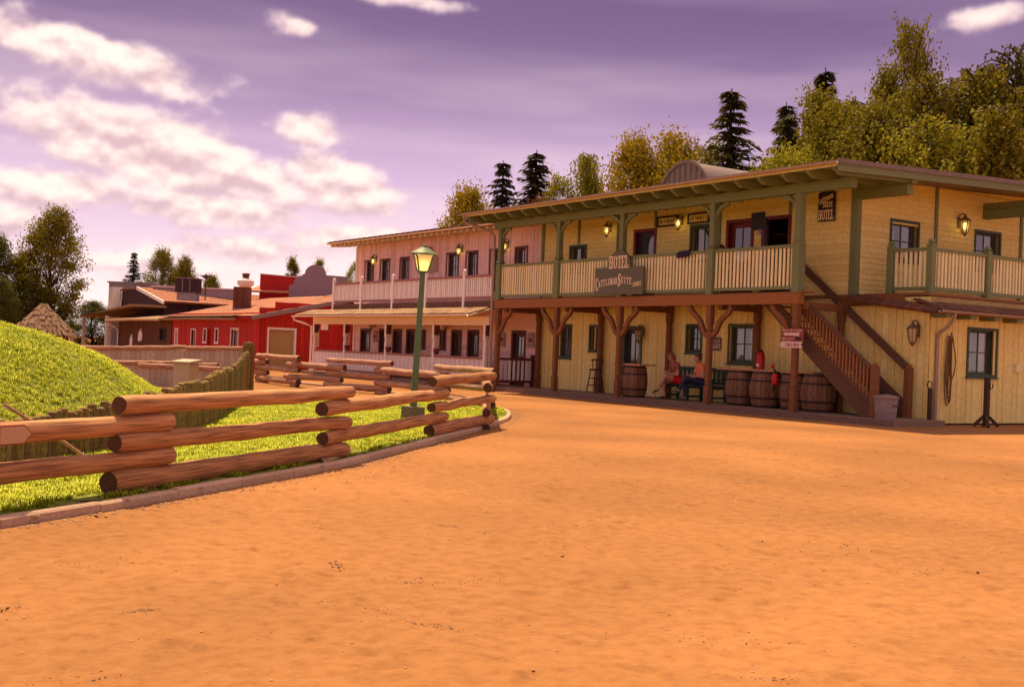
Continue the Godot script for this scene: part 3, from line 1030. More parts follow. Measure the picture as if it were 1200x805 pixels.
func build_hotel() -> void:
	yellow = [mat("yellow_a", Color(0.95, 0.77, 0.25), 0.75, Vector3(1.3, 1.3, 1.3), "faint"), mat("yellow_b", Color(0.91, 0.72, 0.22), 0.75, Vector3(1.5, 1.5, 1.5), "faint"), mat("yellow_c", Color(0.96, 0.80, 0.285), 0.75, Vector3(1.1, 1.1, 1.1), "faint")]
	slat_y = [mat("slat_a", Color(0.95, 0.86, 0.45), 0.7, Vector3(2, 2, 2), "faint"), mat("slat_b", Color(0.93, 0.83, 0.42), 0.7, Vector3(2, 2, 2), "soft"), mat("slat_c", Color(0.96, 0.88, 0.48), 0.7, Vector3(2, 2, 2), "faint")]
	var groove := mat("yellow_core", Color(0.50, 0.36, 0.13), 0.9, Vector3.ONE, "soft")
	var green := mat("green_trim", Color(0.23, 0.27, 0.11), 0.65, Vector3(3, 3, 3), "soft")
	var green_dark := mat("green_frame", Color(0.07, 0.11, 0.06), 0.6, Vector3(3, 3, 3), "soft")
	var brown := mat("brown_timber", Color(0.30, 0.125, 0.042), 0.8, Vector3(7, 1.2, 7), "cracked", 0.3)
	var brown_l := mat("brown_beam", Color(0.42, 0.175, 0.055), 0.8, Vector3(1.2, 7, 7), "cracked", 0.3)
	var red_frame := mat("red_door_frame", Color(0.20, 0.022, 0.015), 0.55, Vector3(3, 3, 3), "soft")
	var dark_door := mat("dark_door", Color(0.05, 0.03, 0.045), 0.5, Vector3(3, 3, 3), "soft")
	var curtain := mat("pale_curtain", Color(0.66, 0.55, 0.52), 0.9, Vector3(3, 3, 3), "faint")
	var metal := mat("roof_metal", Color(0.25, 0.18, 0.145), 0.55, Vector3(1, 1, 1), "soft")
	var brass := mat("dull_brass", Color(0.3, 0.2, 0.08), 0.4, Vector3.ONE, "")
	var h := thing("hotel", "yellow two-storey wooden hotel with green balcony and outside stair", "hotel")

	# walls: lower storey of upright boards, upper of lapped ones; openings measured along each wall from its left end
	var lx := -13.1
	var lo := [[1.18, 1.82, 1.24, 2.26], [2.86, 3.17, 1.5, 2.24], [4.59, 5.4, 0.15, 2.2], [7.45, 8.03, 1.55, 2.28], [9.19, 10.09, 1.3, 2.29]]
	wall(h, "lower_front_wall", Vector3(lx, 0, -1.65), 0, 15.7, 0.15, 3.0, lo, "v", 0.205, yellow, groove)
	for k in [0, 1, 3, 4]:
		window(h, Vector3(lx + (lo[k][0] + lo[k][1]) / 2, lo[k][2], -1.65), 0, lo[k][1] - lo[k][0], lo[k][3] - lo[k][2], green_dark, 1 if k == 1 else 2, 2, curtain if k in [0, 4] else null)
	door(h, Vector3(lx + 5.0, 0.15, -1.65), 0, 0.8, 2.05, green_dark, dark_door, true, brass)
	var sl := [[1.45, 2.55, 1.22, 2.3]]
	wall(h, "lower_side_wall", Vector3(2.6, 0, -1.65), PI / 2, 12.0, 0.05, 2.75, sl, "v", 0.205, yellow, groove)
	window(h, Vector3(2.6, 1.22, -1.65 - 2.0), PI / 2, 1.1, 1.08, green_dark, 2, 2, curtain)
	var up := [[1.63, 2.45, 4.05, 4.87], [4.94, 5.86, 3.1, 5.17], [7.47, 8.32, 4.2, 5.16], [8.97, 9.89, 3.1, 5.18], [10.33, 11.25, 3.1, 5.18]]
	wall(h, "upper_front_wall", Vector3(lx, 0, -1.65), 0, 13.43, 3.03, 6.0, up, "h", 0.135, yellow, groove)
	window(h, Vector3(lx + 2.04, 4.05, -1.65), 0, 0.82, 0.82, green_dark, 2, 1, curtain)
	window(h, Vector3(lx + 7.895, 4.2, -1.65), 0, 0.85, 0.96, green_dark, 2, 1, curtain)
	door(h, Vector3(lx + 5.4, 3.1, -1.65), 0, 0.92, 2.07, red_frame, dark_door, true, brass)
	door(h, Vector3(lx + 9.43, 3.1, -1.65), 0, 0.92, 2.08, red_frame, red_frame, true, brass)
	door(h, Vector3(lx + 10.79, 3.1, -1.65), 0, 0.92, 2.08, red_frame, dark_door, true, brass, -0.9)
	var us := [[1.33, 2.39, 4.1, 5.05], [4.86, 5.95, 4.1, 5.1]]
	wall(h, "upper_side_wall", Vector3(0.33, 0, -1.65), PI / 2, 12.0, 3.1, 6.12, us, "h", 0.135, yellow, groove)
	for k in us:
		window(h, Vector3(0.33, k[2], -1.65 - (k[0] + k[1]) / 2), PI / 2, k[1] - k[0], k[3] - k[2], green_dark, 2, 2, curtain)
	wall(h, "back_wall", Vector3(2.6, 0, -13.65), PI, 15.7, 0.0, 6.4, [], "", 0.3, yellow, yellow[1])
	wall(h, "left_wall", Vector3(lx + 0.002, 0, -13.6), -PI / 2, 11.8, 0.0, 6.0, [], "", 0.3, yellow, yellow[1])
	for fx in [-12.94, 0.32]:                                # close the walls up to the sloping roof
		part("wall_head", Geo.new().prism(PackedVector2Array([Vector2(-1.83, 5.9), Vector2(-13.48, 5.9), Vector2(-13.48, 6.44), Vector2(-1.83, 5.975)]), Transform3D(Basis(Vector3(0, 0, 1), Vector3(0, 1, 0), Vector3(-1, 0, 0)), Vector3(fx, 0, 0)), 0.14), yellow[1], h)
	part("upper_floor", Geo.new().span(Vector3(-13.0, 2.9, -13.5), Vector3(2.5, 3.02, -1.82)), groove, h)

	# corner boards and battens on the upper storey
	part("corner_board", Geo.new().span(Vector3(0.20, 3.06, -1.618), Vector3(0.375, 6.0, -1.595)).span(Vector3(0.362, 3.06, -1.78), Vector3(0.385, 6.0, -1.619)), green, h)
	part("corner_board", Geo.new().span(Vector3(-13.12, 3.1, -1.618), Vector3(-12.98, 5.9, -1.59)), green, h)
	for b in [[-11.03, 4.95, 5.9], [-9.0, 3.1, 5.9], [-7.22, 5.25, 5.9], [-4.46, 3.1, 5.9], [-1.82, 5.26, 5.9]]:
		part("batten", Geo.new().span(Vector3(b[0] - 0.045, b[1], -1.62), Vector3(b[0] + 0.045, b[2], -1.59)), green, h)
	for z in [-4.76, -8.58]:
		part("batten", Geo.new().span(Vector3(0.36, 3.15, z - 0.055), Vector3(0.39, 6.1, z + 0.055)), green, h)

	# porch: platform kerb and planks, posts, beam, joists, balcony floor
	var stone := mat("platform_kerb", Color(0.40, 0.235, 0.17), 0.9, Vector3(1.5, 3, 3), "strong", 0.5)
	var x := -13.6
	while x < 3.0:
		var L := minf(1.5, 3.1 - x)
		part("platform_kerb", Geo.new().span(Vector3(x, 0.0, 0.18), Vector3(x + L - 0.012, 0.15, 0.35)), stone, h)
		x += 1.5
	part("platform", Geo.new().span(Vector3(-13.6, 0.0, -1.64), Vector3(3.1, 0.146, 0.178)), mat("platform_slab", Color(0.30, 0.185, 0.12), 0.9, Vector3(2, 2, 2), "soft"), h)
	for px in PX:
		turned_post(h, "porch_post", Vector3(px, 0.15, 0), 2.62, 0.17, brown)
		for s in [-1.0, 1.0]:
			if px == PX[0] and s < 0 or px == PX[4] and s > 0: continue
			brace(h, Vector3(px + s * 0.07, 1.95, 0), s, 0.72, 0.80, 0.13, 0.10, brown, true)
	for px in [-12.95, -9.55, -6.3, -2.75, 0.1]:
		turned_post(h, "wall_post", Vector3(px, 0.15, -1.5), 2.75, 0.17, brown)
	part("porch_beam", Geo.new().span(Vector3(-13.38, 2.77, -0.1), Vector3(0.14, 3.045, 0.1)), brown_l, h)
	for k in 34:
		var jx := -13.2 + k * 0.4
		if jx > -1.75: break
		part("joist", unit_box(Vector3(0.08, 0.16, 1.5)), brown, h, Vector3(jx, 2.94, -0.86))
	for px in [-12.95, -9.55, -6.3, -2.75, 0.1]:
		part("cross_beam", unit_box(Vector3(0.14, 0.18, 1.4)), brown, h, Vector3(px, 2.74, -0.8))
	for k in 11:
		var bz := -0.02 - k * 0.148
		var far_x := 0.3 if k in [0, 1, 10] else -1.75                  # the stair comes up through the middle
		part("floor_plank", Geo.new().span(Vector3(-13.25, 3.05, bz - 0.142), Vector3(far_x, 3.085, bz)), brown_l, h)
	part("landing_edge", Geo.new().span(Vector3(-0.1, 2.80, -1.60), Vector3(1.9, 3.03, -1.48)), brown, h)

	# balcony: posts with curved brackets, railing, eave beam
	for i in PX.size():
		turned_post(h, "balcony_post", Vector3(PX[i], 3.05, 0), 2.42, 0.17 if i < 4 else 0.2, green, false)
		part("post_foot", unit_box(Vector3(0.23, 1.2, 0.23)), green, h, Vector3(PX[i], 3.65, 0))
		part("post_collar", Geo.new().lathe([Vector2(0.10, 0), Vector2(0.15, 0.03), Vector2(0.15, 0.06), Vector2(0.10, 0.10)], 4), green, h, Vector3(PX[i], 4.26, 0), PI / 4)
		for s in [-1.0, 1.0]:
			if i == 0 and s < 0 or i == 4 and s > 0: continue
			brace(h, Vector3(PX[i] + s * 0.06, 4.95, 0), s, 0.50, 0.46, 0.085, 0.08, green, false, "bracket")
	for i in 4:
		railing(h, "balcony_railing", Vector3(PX[i] + 0.115, 0, 0.02), Vector3(PX[i + 1] - 0.115, 0, 0.02), 3.13, 4.23, green, slat_y, 0.128, 0.072)
	part("eave_beam", Geo.new().span(Vector3(-13.5, 5.46, -0.1), Vector3(1.62, 5.69, 0.1)), green, h)

	# roof: nearly flat, rising to the back; rafters with shaped tails, soffit boards, gutter, verge boards
	var slope := 0.04
	var ry := func(z: float) -> float: return 5.87 + (1.05 - z) * slope
	var roof := part("roof", Geo.new().prism(PackedVector2Array([Vector2(1.08, ry.call(1.08)), Vector2(-14.2, ry.call(-14.2)), Vector2(-14.2, ry.call(-14.2) + 0.06), Vector2(1.08, ry.call(1.08) + 0.06)]), Transform3D(Basis(Vector3(0, 0, 1), Vector3(0, 1, 0), Vector3(-1, 0, 0)), Vector3(2.05, 0, 0)), 16.1), metal, h)
	for k in 12:
		var z := 1.0 - k * 0.225
		part("soffit_board", Geo.new().span(Vector3(-13.95, ry.call(z) - 0.03, z - 0.218), Vector3(2.0, ry.call(z) - 0.006, z)), green, roof)
	var rx := -13.75
	while rx < 1.95:
		var tail := PackedVector2Array([Vector2(0.98, ry.call(0.98) - 0.042), Vector2(0.98, ry.call(0.98) - 0.13), Vector2(0.78, ry.call(0.78) - 0.25), Vector2(-1.62, ry.call(-1.62) - 0.25), Vector2(-1.62, ry.call(-1.62) - 0.045)])
		part("rafter", Geo.new().prism(tail, Transform3D(Basis(Vector3(0, 0, 1), Vector3(0, 1, 0), Vector3(-1, 0, 0)), Vector3(0.05, 0, 0)), 0.1), green, roof, Vector3(rx, 0, 0))
		rx += 0.78
	part("eave_board", Geo.new().span(Vector3(-13.98, ry.call(1.0) - 0.075, 1.0), Vector3(2.0, ry.call(1.0) + 0.005, 1.028)), slat_y[1], roof)
	gutter(h, Vector3(-14.05, 5.89, 1.13), Vector3(2.06, 5.89, 1.13), 0.055, mat("gutter_metal", Color(0.50, 0.36, 0.28), 0.45, Vector3(2, 2, 2), "soft"))
	part("verge_board", Geo.new().prism(PackedVector2Array([Vector2(1.06, ry.call(1.06) - 0.19), Vector2(-13.9, ry.call(-13.9) - 0.19), Vector2(-13.9, ry.call(-13.9) - 0.002), Vector2(1.06, ry.call(1.06) - 0.002)]), Transform3D(Basis(Vector3(0, 0, 1), Vector3(0, 1, 0), Vector3(-1, 0, 0)), Vector3(2.045, 0, 0)), 0.035), green, roof)
	part("verge_flashing", Geo.new().prism(PackedVector2Array([Vector2(1.10, ry.call(1.10) - 0.02), Vector2(-13.9, ry.call(-13.9) - 0.02), Vector2(-13.9, ry.call(-13.9) + 0.085), Vector2(1.10, ry.call(1.10) + 0.085)]), Transform3D(Basis(Vector3(0, 0, 1), Vector3(0, 1, 0), Vector3(-1, 0, 0)), Vector3(2.085, 0, 0)), 0.036), metal, roof)
	for z in [-1.72, -6.9]:
		part("purlin", Geo.new().span(Vector3(0.34, 5.46, z - 0.11), Vector3(1.85, 5.70, z + 0.11)).span(Vector3(0.34, 5.71, z - 0.10), Vector3(1.98, 5.88, z + 0.10)), green, h)

	# downpipe at the left end
	var pipe := mat("pipe_metal", Color(0.47, 0.33, 0.25), 0.45, Vector3(2, 2, 2), "soft")
	part("downpipe", Geo.new().tube([Vector3(-13.85, 5.84, 1.13), Vector3(-13.85, 5.62, 1.10), Vector3(-13.5, 5.36, 0.3), Vector3(-13.42, 5.2, 0.14), Vector3(-13.42, 3.1, 0.14), Vector3(-13.42, 0.2, 0.14)], [0.045, 0.045, 0.045, 0.045, 0.045, 0.045], 10), pipe, h)

	# half-round roof light with standing seams
	var vent := part("barrel_dormer", Geo.new().prism(half_round(1.16), Transform3D(Basis.IDENTITY, Vector3(0, 0, -3.2)), 3.2), metal, h, Vector3(-7.75, 6.32, -3.2))
	for i in 9:
		var u := -1.0 + 0.25 * i
		part("seam", Geo.new().span(Vector3(u - 0.012, 0.02, 0.002), Vector3(u + 0.012, sqrt(maxf(1.35 - u * u, 0.03)) - 0.05, 0.03)), metal, vent)
	part("rim", Geo.new().prism(ring(1.12, 1.21), Transform3D(Basis.IDENTITY, Vector3(0, 0, 0.001)), 0.06), metal, vent)

	# stair at the right end, rising to the left behind the beam
	var timber := mat("stair_timber", Color(0.26, 0.125, 0.065), 0.8, Vector3(2, 5, 5), "strong", 0.2)
	for z in [-0.36, -1.52]:
		var poly := PackedVector2Array([Vector2(2.10, 0.152), Vector2(2.10, 0.52), Vector2(-1.78, 3.44) if z < -1 else Vector2(-1.3, 3.09), Vector2(-1.78, 3.08), Vector2(1.75, 0.152)])
		part("stair_stringer", Geo.new().prism(poly, Transform3D(Basis.IDENTITY, Vector3(0, 0, z - 0.03)), 0.06), timber, h)
	for i in 15:
		var t := (i + 0.5) / 15.0
		var sx := 1.95 - t * 3.65
		part("stair_tread", unit_box(Vector3(0.27, 0.04, 1.096)), timber, h, Vector3(sx, 0.26 + t * 2.78, -0.94))
	for z in [-0.3, -1.5]:
		var q := turned_post(h, "newel_post", Vector3(2.16, 0.15, z), 1.18, 0.16, brown, false)
		part("newel_cap", Geo.new().lathe([Vector2(0.075, 0), Vector2(0.07, 0.04), Vector2(0.045, 0.075), Vector2(0, 0.09)], 10), brown, q, Vector3(0, 1.18, 0))
	var ra := Vector3(2.08, 1.27, -0.3)
	var rb := Vector3(0.10, 2.78, -0.3)
	part("stair_handrail", Geo.new().beam(ra, rb, 0.09, 0.07), timber, h)
	part("stair_handrail", Geo.new().beam(ra - Vector3(0, 0.78, 0), rb - Vector3(0, 0.78, 0) + Vector3(-0.6, 0.457, 0), 0.05, 0.06), timber, h)
	part("stair_handrail", Geo.new().beam(Vector3(2.08, 1.35, -1.5), Vector3(-1.35, 3.92, -1.5), 0.07, 0.17), timber, h)
	for i in 24:
		var t := (i + 0.5) / 24.0
		var sx := 2.0 - t * 2.5
		var yb := 0.52 + (2.08 - sx) * 0.7626
		var top := minf(1.24 + (2.08 - sx) * 0.7626, 2.76)
		if top - yb < 0.15: continue
		part("baluster", unit_box(Vector3(0.045, snappedf(top - yb, 0.01), 0.03)), brown_l, h, Vector3(sx, (top + yb) / 2, -0.3))

	# side balcony on the right with its little tiled roof below
	var yb2 := 3.16
	var corner := Vector3(2.17, 0, -2.18)
	part("side_balcony_floor", Geo.new().span(Vector3(0.36, 3.06, -13.4), Vector3(2.28, 3.13, -2.0)), brown_l, h)
	var posts := [Vector3(1.08, 0, -2.1), corner, Vector3(2.17, 0, -4.4), Vector3(2.17, 0, -6.2), Vector3(2.17, 0, -8.4)]
	for p in posts:
		var q := turned_post(h, "railing_post", p + Vector3.UP * 3.13, 1.17, 0.17, green, false)
		part("post_cap", Geo.new().lathe([Vector2(0.085, 0), Vector2(0.06, 0.015), Vector2(0.085, 0.04), Vector2(0.085, 0.07), Vector2(0.05, 0.11), Vector2(0, 0.12)], 10), green, q, Vector3(0, 1.17, 0))
	for i in posts.size() - 1:
		var u: Vector3 = (posts[i + 1] - posts[i]).normalized() * 0.087
		railing(h, "side_railing", posts[i] + u, posts[i + 1] - u, 3.2, 4.22, green, slat_y, 0.128, 0.072)
	# skirt roof of brown tiles: along the side and a short slope at the front corner
	var tile_mats := [mat("brown_tile_a", Color(0.29, 0.11, 0.05), 0.8, Vector3(4, 4, 4), "strong"), mat("brown_tile_b", Color(0.23, 0.09, 0.045), 0.8, Vector3(4, 4, 4), "strong"), mat("brown_tile_c", Color(0.35, 0.14, 0.065), 0.8, Vector3(4, 4, 4), "strong")]
	var skirt := part("skirt_roof", Geo.new().prism(PackedVector2Array([Vector2(2.3, 2.88), Vector2(2.3, 2.82), Vector2(3.02, 2.60), Vector2(3.05, 2.64)]), Transform3D(Basis.IDENTITY, Vector3(0, 0, -13.4)), 12.0), brown, h)
	var ang := atan2(0.25, 0.75)
	for row in 3:
		for i in 60:
			var z := -1.5 - i * 0.19
			var p := Vector3(2.42 + row * 0.26, 2.90 - row * 0.085, z)
			var q := part("roof_tile", unit_box(Vector3(0.30, 0.055, 0.165)), tile_mats[rng.randi() % 3], skirt, p)
			q.rotation = Vector3(rng.randf_range(-0.03, 0.03), 0, -ang + rng.randf_range(-0.03, 0.05))
	var front := part("front_skirt_roof", Geo.new().prism(PackedVector2Array([Vector2(0.36, 2.98), Vector2(0.36, 2.88), Vector2(2.98, 2.58), Vector2(3.02, 2.68)]), Transform3D(Basis.IDENTITY, Vector3(0, 0, -1.5)), 0.06), green, h)
	for i in 15:
		for row in 2:
			var t := (i + 0.5) / 15.0
			var q := part("roof_tile", unit_box(Vector3(0.155, 0.075, 0.26)), tile_mats[rng.randi() % 3], front, Vector3(0.45 + t * 2.55, 2.99 - t * 0.32 + row * 0.03, -1.36 - row * 0.2))
			q.rotation = Vector3(0.5 + rng.randf_range(-0.04, 0.04), 0, -0.13)
	for i in 9:
		part("rafter_tail", unit_box(Vector3(0.42, 0.12, 0.22)), green, h, Vector3(2.82, 2.58, -1.75 - i * 0.93))
	gutter(h, Vector3(3.08, 2.68, -1.35), Vector3(3.08, 2.68, -13.3), 0.06, pipe)
	part("side_downpipe", Geo.new().tube([Vector3(3.08, 2.64, -1.9), Vector3(3.06, 2.5, -1.9), Vector3(2.9, 2.3, -1.88), Vector3(2.69, 2.16, -1.86), Vector3(2.67, 2.0, -1.86), Vector3(2.67, 0.06, -1.86)], [0.045, 0.045, 0.045, 0.045, 0.045, 0.045], 10), pipe, h)
	part("switch_box", Geo.new().box(Vector3(2.66, 1.42, -5.1), Vector3(0.06, 0.2, 0.24)), slat_y[0], h)
	hotel_signs()

func half_round(r: float) -> PackedVector2Array:
	var p := PackedVector2Array()
	for i in 25:
		p.append(Vector2(cos(PI * i / 24.0), sin(PI * i / 24.0)) * r)
	return p

func ring(r0: float, r1: float) -> PackedVector2Array:
	var p := half_round(r1)
	var q := half_round(r0)
	q.reverse()
	p.append_array(q)
	return p

func arc_letters(text: String, parent: Node, m: Material, x0: float, x1: float, y0: float, rise: float, size: float, squeeze: float, z: float, climb := 0.0) -> void:
	var n := text.length()
	for i in n:
		var t := (i + 0.5) / n
		var big := i == 0 and text[0] in ["C", "S"] and size > 0.15
		var bend := sin(t * PI / 2) if climb > 0.0 else t * t
		letters(text[i], size * (1.95 if big else 1.0), 0.012, m, parent, Vector3(lerpf(x0, x1, t), y0 + climb * bend + rise * 4.0 * t * (1.0 - t), z), 0.0, squeeze * (0.85 if big else 1.0)).rotation.z = climb * 0.8

func strokes(parent: Node, x0: float, x1: float, y: float, h: float, m: Material, z: float) -> void:   # a line of writing too small to read
	var g := Geo.new()
	var x := x0
	while x < x1:
		var w := rng.randf_range(0.35, 0.6) * h
		g.span(Vector3(x, y - h / 2, z), Vector3(x + h * 0.16, y + h / 2, z + 0.006))
		if rng.randf() < 0.7:
			var q := y + rng.randf_range(-0.4, 0.4) * h
			g.span(Vector3(x + h * 0.161, q - h * 0.07, z), Vector3(x + w, q + h * 0.07, z + 0.005))
		if rng.randf() < 0.5:
			g.span(Vector3(x + w, y - h / 2, z), Vector3(x + w + h * 0.14, y + h / 2, z + 0.006))
		x += w + h * 0.35
	part("lettering", g, m, parent)

func hotel_signs() -> void:
	var grey := mat("sign_grey", Color(0.16, 0.16, 0.10), 0.7, Vector3(4, 4, 4), "soft")
	var edge := mat("sign_edge", Color(0.07, 0.08, 0.05), 0.7, Vector3(4, 4, 4), "soft")
	var cream := mat("sign_cream", Color(0.85, 0.68, 0.46), 0.7, Vector3.ONE, "")
	var black := mat("sign_black", Color(0.022, 0.018, 0.015), 0.6, Vector3.ONE, "")
	var s := thing("hotel_sign", "grey arched sign board lettered HOTEL on the green balcony railing", "sign", Vector3(-6.67, 3.1, 0.14))
	var poly := PackedVector2Array([Vector2(-1.1, 0.02), Vector2(1.1, 0.0), Vector2(1.1, 0.80), Vector2(0.55, 0.80)])
	for i in 13:
		var a := PI * i / 12.0
		poly.append(Vector2(0.52 * cos(a), 0.82 + 0.46 * sin(a)))
	poly.append_array(PackedVector2Array([Vector2(-0.55, 0.80), Vector2(-1.1, 0.80)]))
	part("sign_board", Geo.new().prism(poly, Transform3D(Basis.IDENTITY, Vector3.ZERO), 0.06), grey, s)
	letters("HOTEL", 0.38, 0.014, cream, s, Vector3(0.0, 0.94, 0.066), 0.0, 0.5)
	arc_letters("CATTLEMAN", s, cream, -1.04, -0.02, 0.30, 0.0, 0.20, 0.46, 0.066, 0.10)
	arc_letters("SUITE", s, cream, 0.0, 0.62, 0.42, 0.0, 0.20, 0.5, 0.066, -0.05)
	arc_letters("COUNT", s, cream, 0.66, 1.04, 0.27, 0.0, 0.13, 0.55, 0.066, 0.03)
	var w := thing("upright_hotel_sign", "tall black sign with pale HOTEL lettering on the upper yellow wall", "sign", Vector3(-0.57, 4.97, -1.60))
	part("sign_board", Geo.new().prism(PackedVector2Array([Vector2(-0.27, 0), Vector2(0.27, 0), Vector2(0.27, 0.72), Vector2(0.2, 0.74), Vector2(0.12, 0.92), Vector2(-0.12, 0.92), Vector2(-0.2, 0.74), Vector2(-0.27, 0.72)]), Transform3D(Basis.IDENTITY, Vector3.ZERO), 0.04), black, w)
	letters("HOTEL", 0.27, 0.01, cream, w, Vector3(0, 0.16, 0.045), 0.0, 0.40)
	letters("SUITE", 0.15, 0.01, cream, w, Vector3(0.05, 0.42, 0.045), 0.0, 0.52)
	letters("Cattleman", 0.15, 0.01, cream, w, Vector3(-0.02, 0.58, 0.045), 0.0, 0.48).rotation.z = 0.35
	for k in [[-6.66, 0, "black framed name board left of the lit lantern above the balcony"], [-5.32, 0, "black framed name board right of the lit lantern above the balcony"]]:
		var b := thing("name_board", k[2], "sign", Vector3(k[0], 5.26, -1.61), 0.0, "name boards above the balcony")
		part("sign_board", Geo.new().span(Vector3(-0.43, 0.0, 0.0), Vector3(0.43, 0.27, 0.02)), yellow[0], b)
		part("sign_frame", Geo.new().span(Vector3(-0.45, -0.02, 0.002), Vector3(0.45, 0.03, 0.045)).span(Vector3(-0.45, 0.24, 0.002), Vector3(0.45, 0.29, 0.045)).span(Vector3(0.40, 0.031, 0.003), Vector3(0.45, 0.239, 0.044)).span(Vector3(-0.45, 0.031, 0.003), Vector3(-0.40, 0.239, 0.044)), black, b)
		strokes(b, -0.34, 0.34, 0.135, 0.12, edge, 0.021)
	var n := thing("notice_board", "dark grey notice board between the two red balcony doors", "notice board", Vector3(-2.97, 4.9, -1.61))
	part("sign_board", Geo.new().span(Vector3(-0.24, 0, 0), Vector3(0.24, 0.48, 0.03)), mat("slate", Color(0.06, 0.055, 0.05), 0.6, Vector3(4, 4, 4), "strong"), n)
	var pp := thing("door_number", "small pale plate with dark red figures between the balcony doors", "number", Vector3(-2.93, 4.72, -1.62))
	part("plate", Geo.new().span(Vector3(-0.12, 0, 0), Vector3(0.12, 0.2, 0.012)), slat_y[0], pp)
	letters("19", 0.15, 0.006, mat("number_red", Color(0.25, 0.03, 0.02), 0.6, Vector3.ONE, ""), pp, Vector3(0, 0.1, 0.015), 0.0, 0.8)
	# direction boards on the stair post
	var rd := mat("sign_red", Color(0.33, 0.06, 0.04), 0.6, Vector3(5, 5, 5), "soft")
	var pale := mat("sign_pale", Color(0.80, 0.58, 0.50), 0.6, Vector3(5, 5, 5), "faint")
	var d := thing("direction_board", "dark red direction board with a white left arrow on the stair post", "sign", Vector3(-0.01, 1.86, 0.10))
	part("sign_board", Geo.new().span(Vector3(-0.355, 0, 0), Vector3(0.355, 0.31, 0.025)), rd, d)
	var arrow := func(x0: float, x1: float, y: float, hh: float) -> PackedVector2Array: return PackedVector2Array([Vector2(x0, y), Vector2(x0 + 0.09, y - hh), Vector2(x0 + 0.09, y - hh * 0.55), Vector2(x1, y - hh * 0.8), Vector2(x1 - 0.04, y), Vector2(x1, y + hh * 0.8), Vector2(x0 + 0.09, y + hh * 0.55), Vector2(x0 + 0.09, y + hh)])
	part("arrow", Geo.new().prism(arrow.call(-0.28, 0.26, 0.17, 0.05), Transform3D(Basis.IDENTITY, Vector3(0, 0, 0.027)), 0.006), pale, d)
	strokes(d, -0.31, 0.28, 0.262, 0.05, pale, 0.026)
	strokes(d, -0.31, 0.08, 0.06, 0.05, pale, 0.026)
	part("dark_patch", Geo.new().span(Vector3(0.12, 0.025, 0.027), Vector3(0.30, 0.095, 0.033)), black, d)
	var e := thing("arrow_board", "pale wooden arrow board pointing left below the red one", "sign", Vector3(-0.01, 1.70, 0.10))
	part("sign_board", Geo.new().prism(PackedVector2Array([Vector2(-0.40, 0.075), Vector2(-0.32, -0.0), Vector2(0.34, 0.0), Vector2(0.28, 0.075), Vector2(0.34, 0.15), Vector2(-0.32, 0.15)]), Transform3D(Basis.IDENTITY, Vector3.ZERO), 0.022), pale, e)
	strokes(e, -0.2, 0.2, 0.075, 0.08, rd, 0.023)
	var sm := thing("enamel_plate", "small brown enamel plate on the wall left of the barrels", "sign", Vector3(-4.42, 1.59, -1.62))
	part("sign_board", Geo.new().prism(PackedVector2Array([Vector2(-0.2, 0.05), Vector2(-0.16, 0), Vector2(0.16, 0), Vector2(0.2, 0.05), Vector2(0.2, 0.33), Vector2(0.16, 0.38), Vector2(-0.16, 0.38), Vector2(-0.2, 0.33)]), Transform3D(Basis.IDENTITY, Vector3.ZERO), 0.02), mat("enamel_brown", Color(0.10, 0.045, 0.03), 0.4, Vector3.ONE, ""), sm)
	strokes(sm, -0.14, 0.14, 0.27, 0.11, cream, 0.021)
	letters("PLACE", 0.13, 0.006, cream, sm, Vector3(0, 0.12, 0.023), 0.0, 0.66)
	# lanterns
	lantern("lit wall lantern left of the grey arched hotel sign", Vector3(-9.39, 5.36, -1.62), 0, true, 1.2)
	lantern("lit wall lantern between the two black name boards", Vector3(-6.04, 5.36, -1.62), 0, true, 1.2)
	lantern("lit wall lantern on the hotel's right upper side wall", Vector3(0.36, 5.25, -5.72), PI / 2, true, 1.45)
	lantern("unlit wall lantern beside the dark lower door of the hotel", Vector3(-7.6, 2.08, -1.62), 0, false, 1.35)
	lantern("unlit wall lantern under the skirt roof by the downpipe", Vector3(2.3, 2.2, -1.62), 0, false, 1.45)

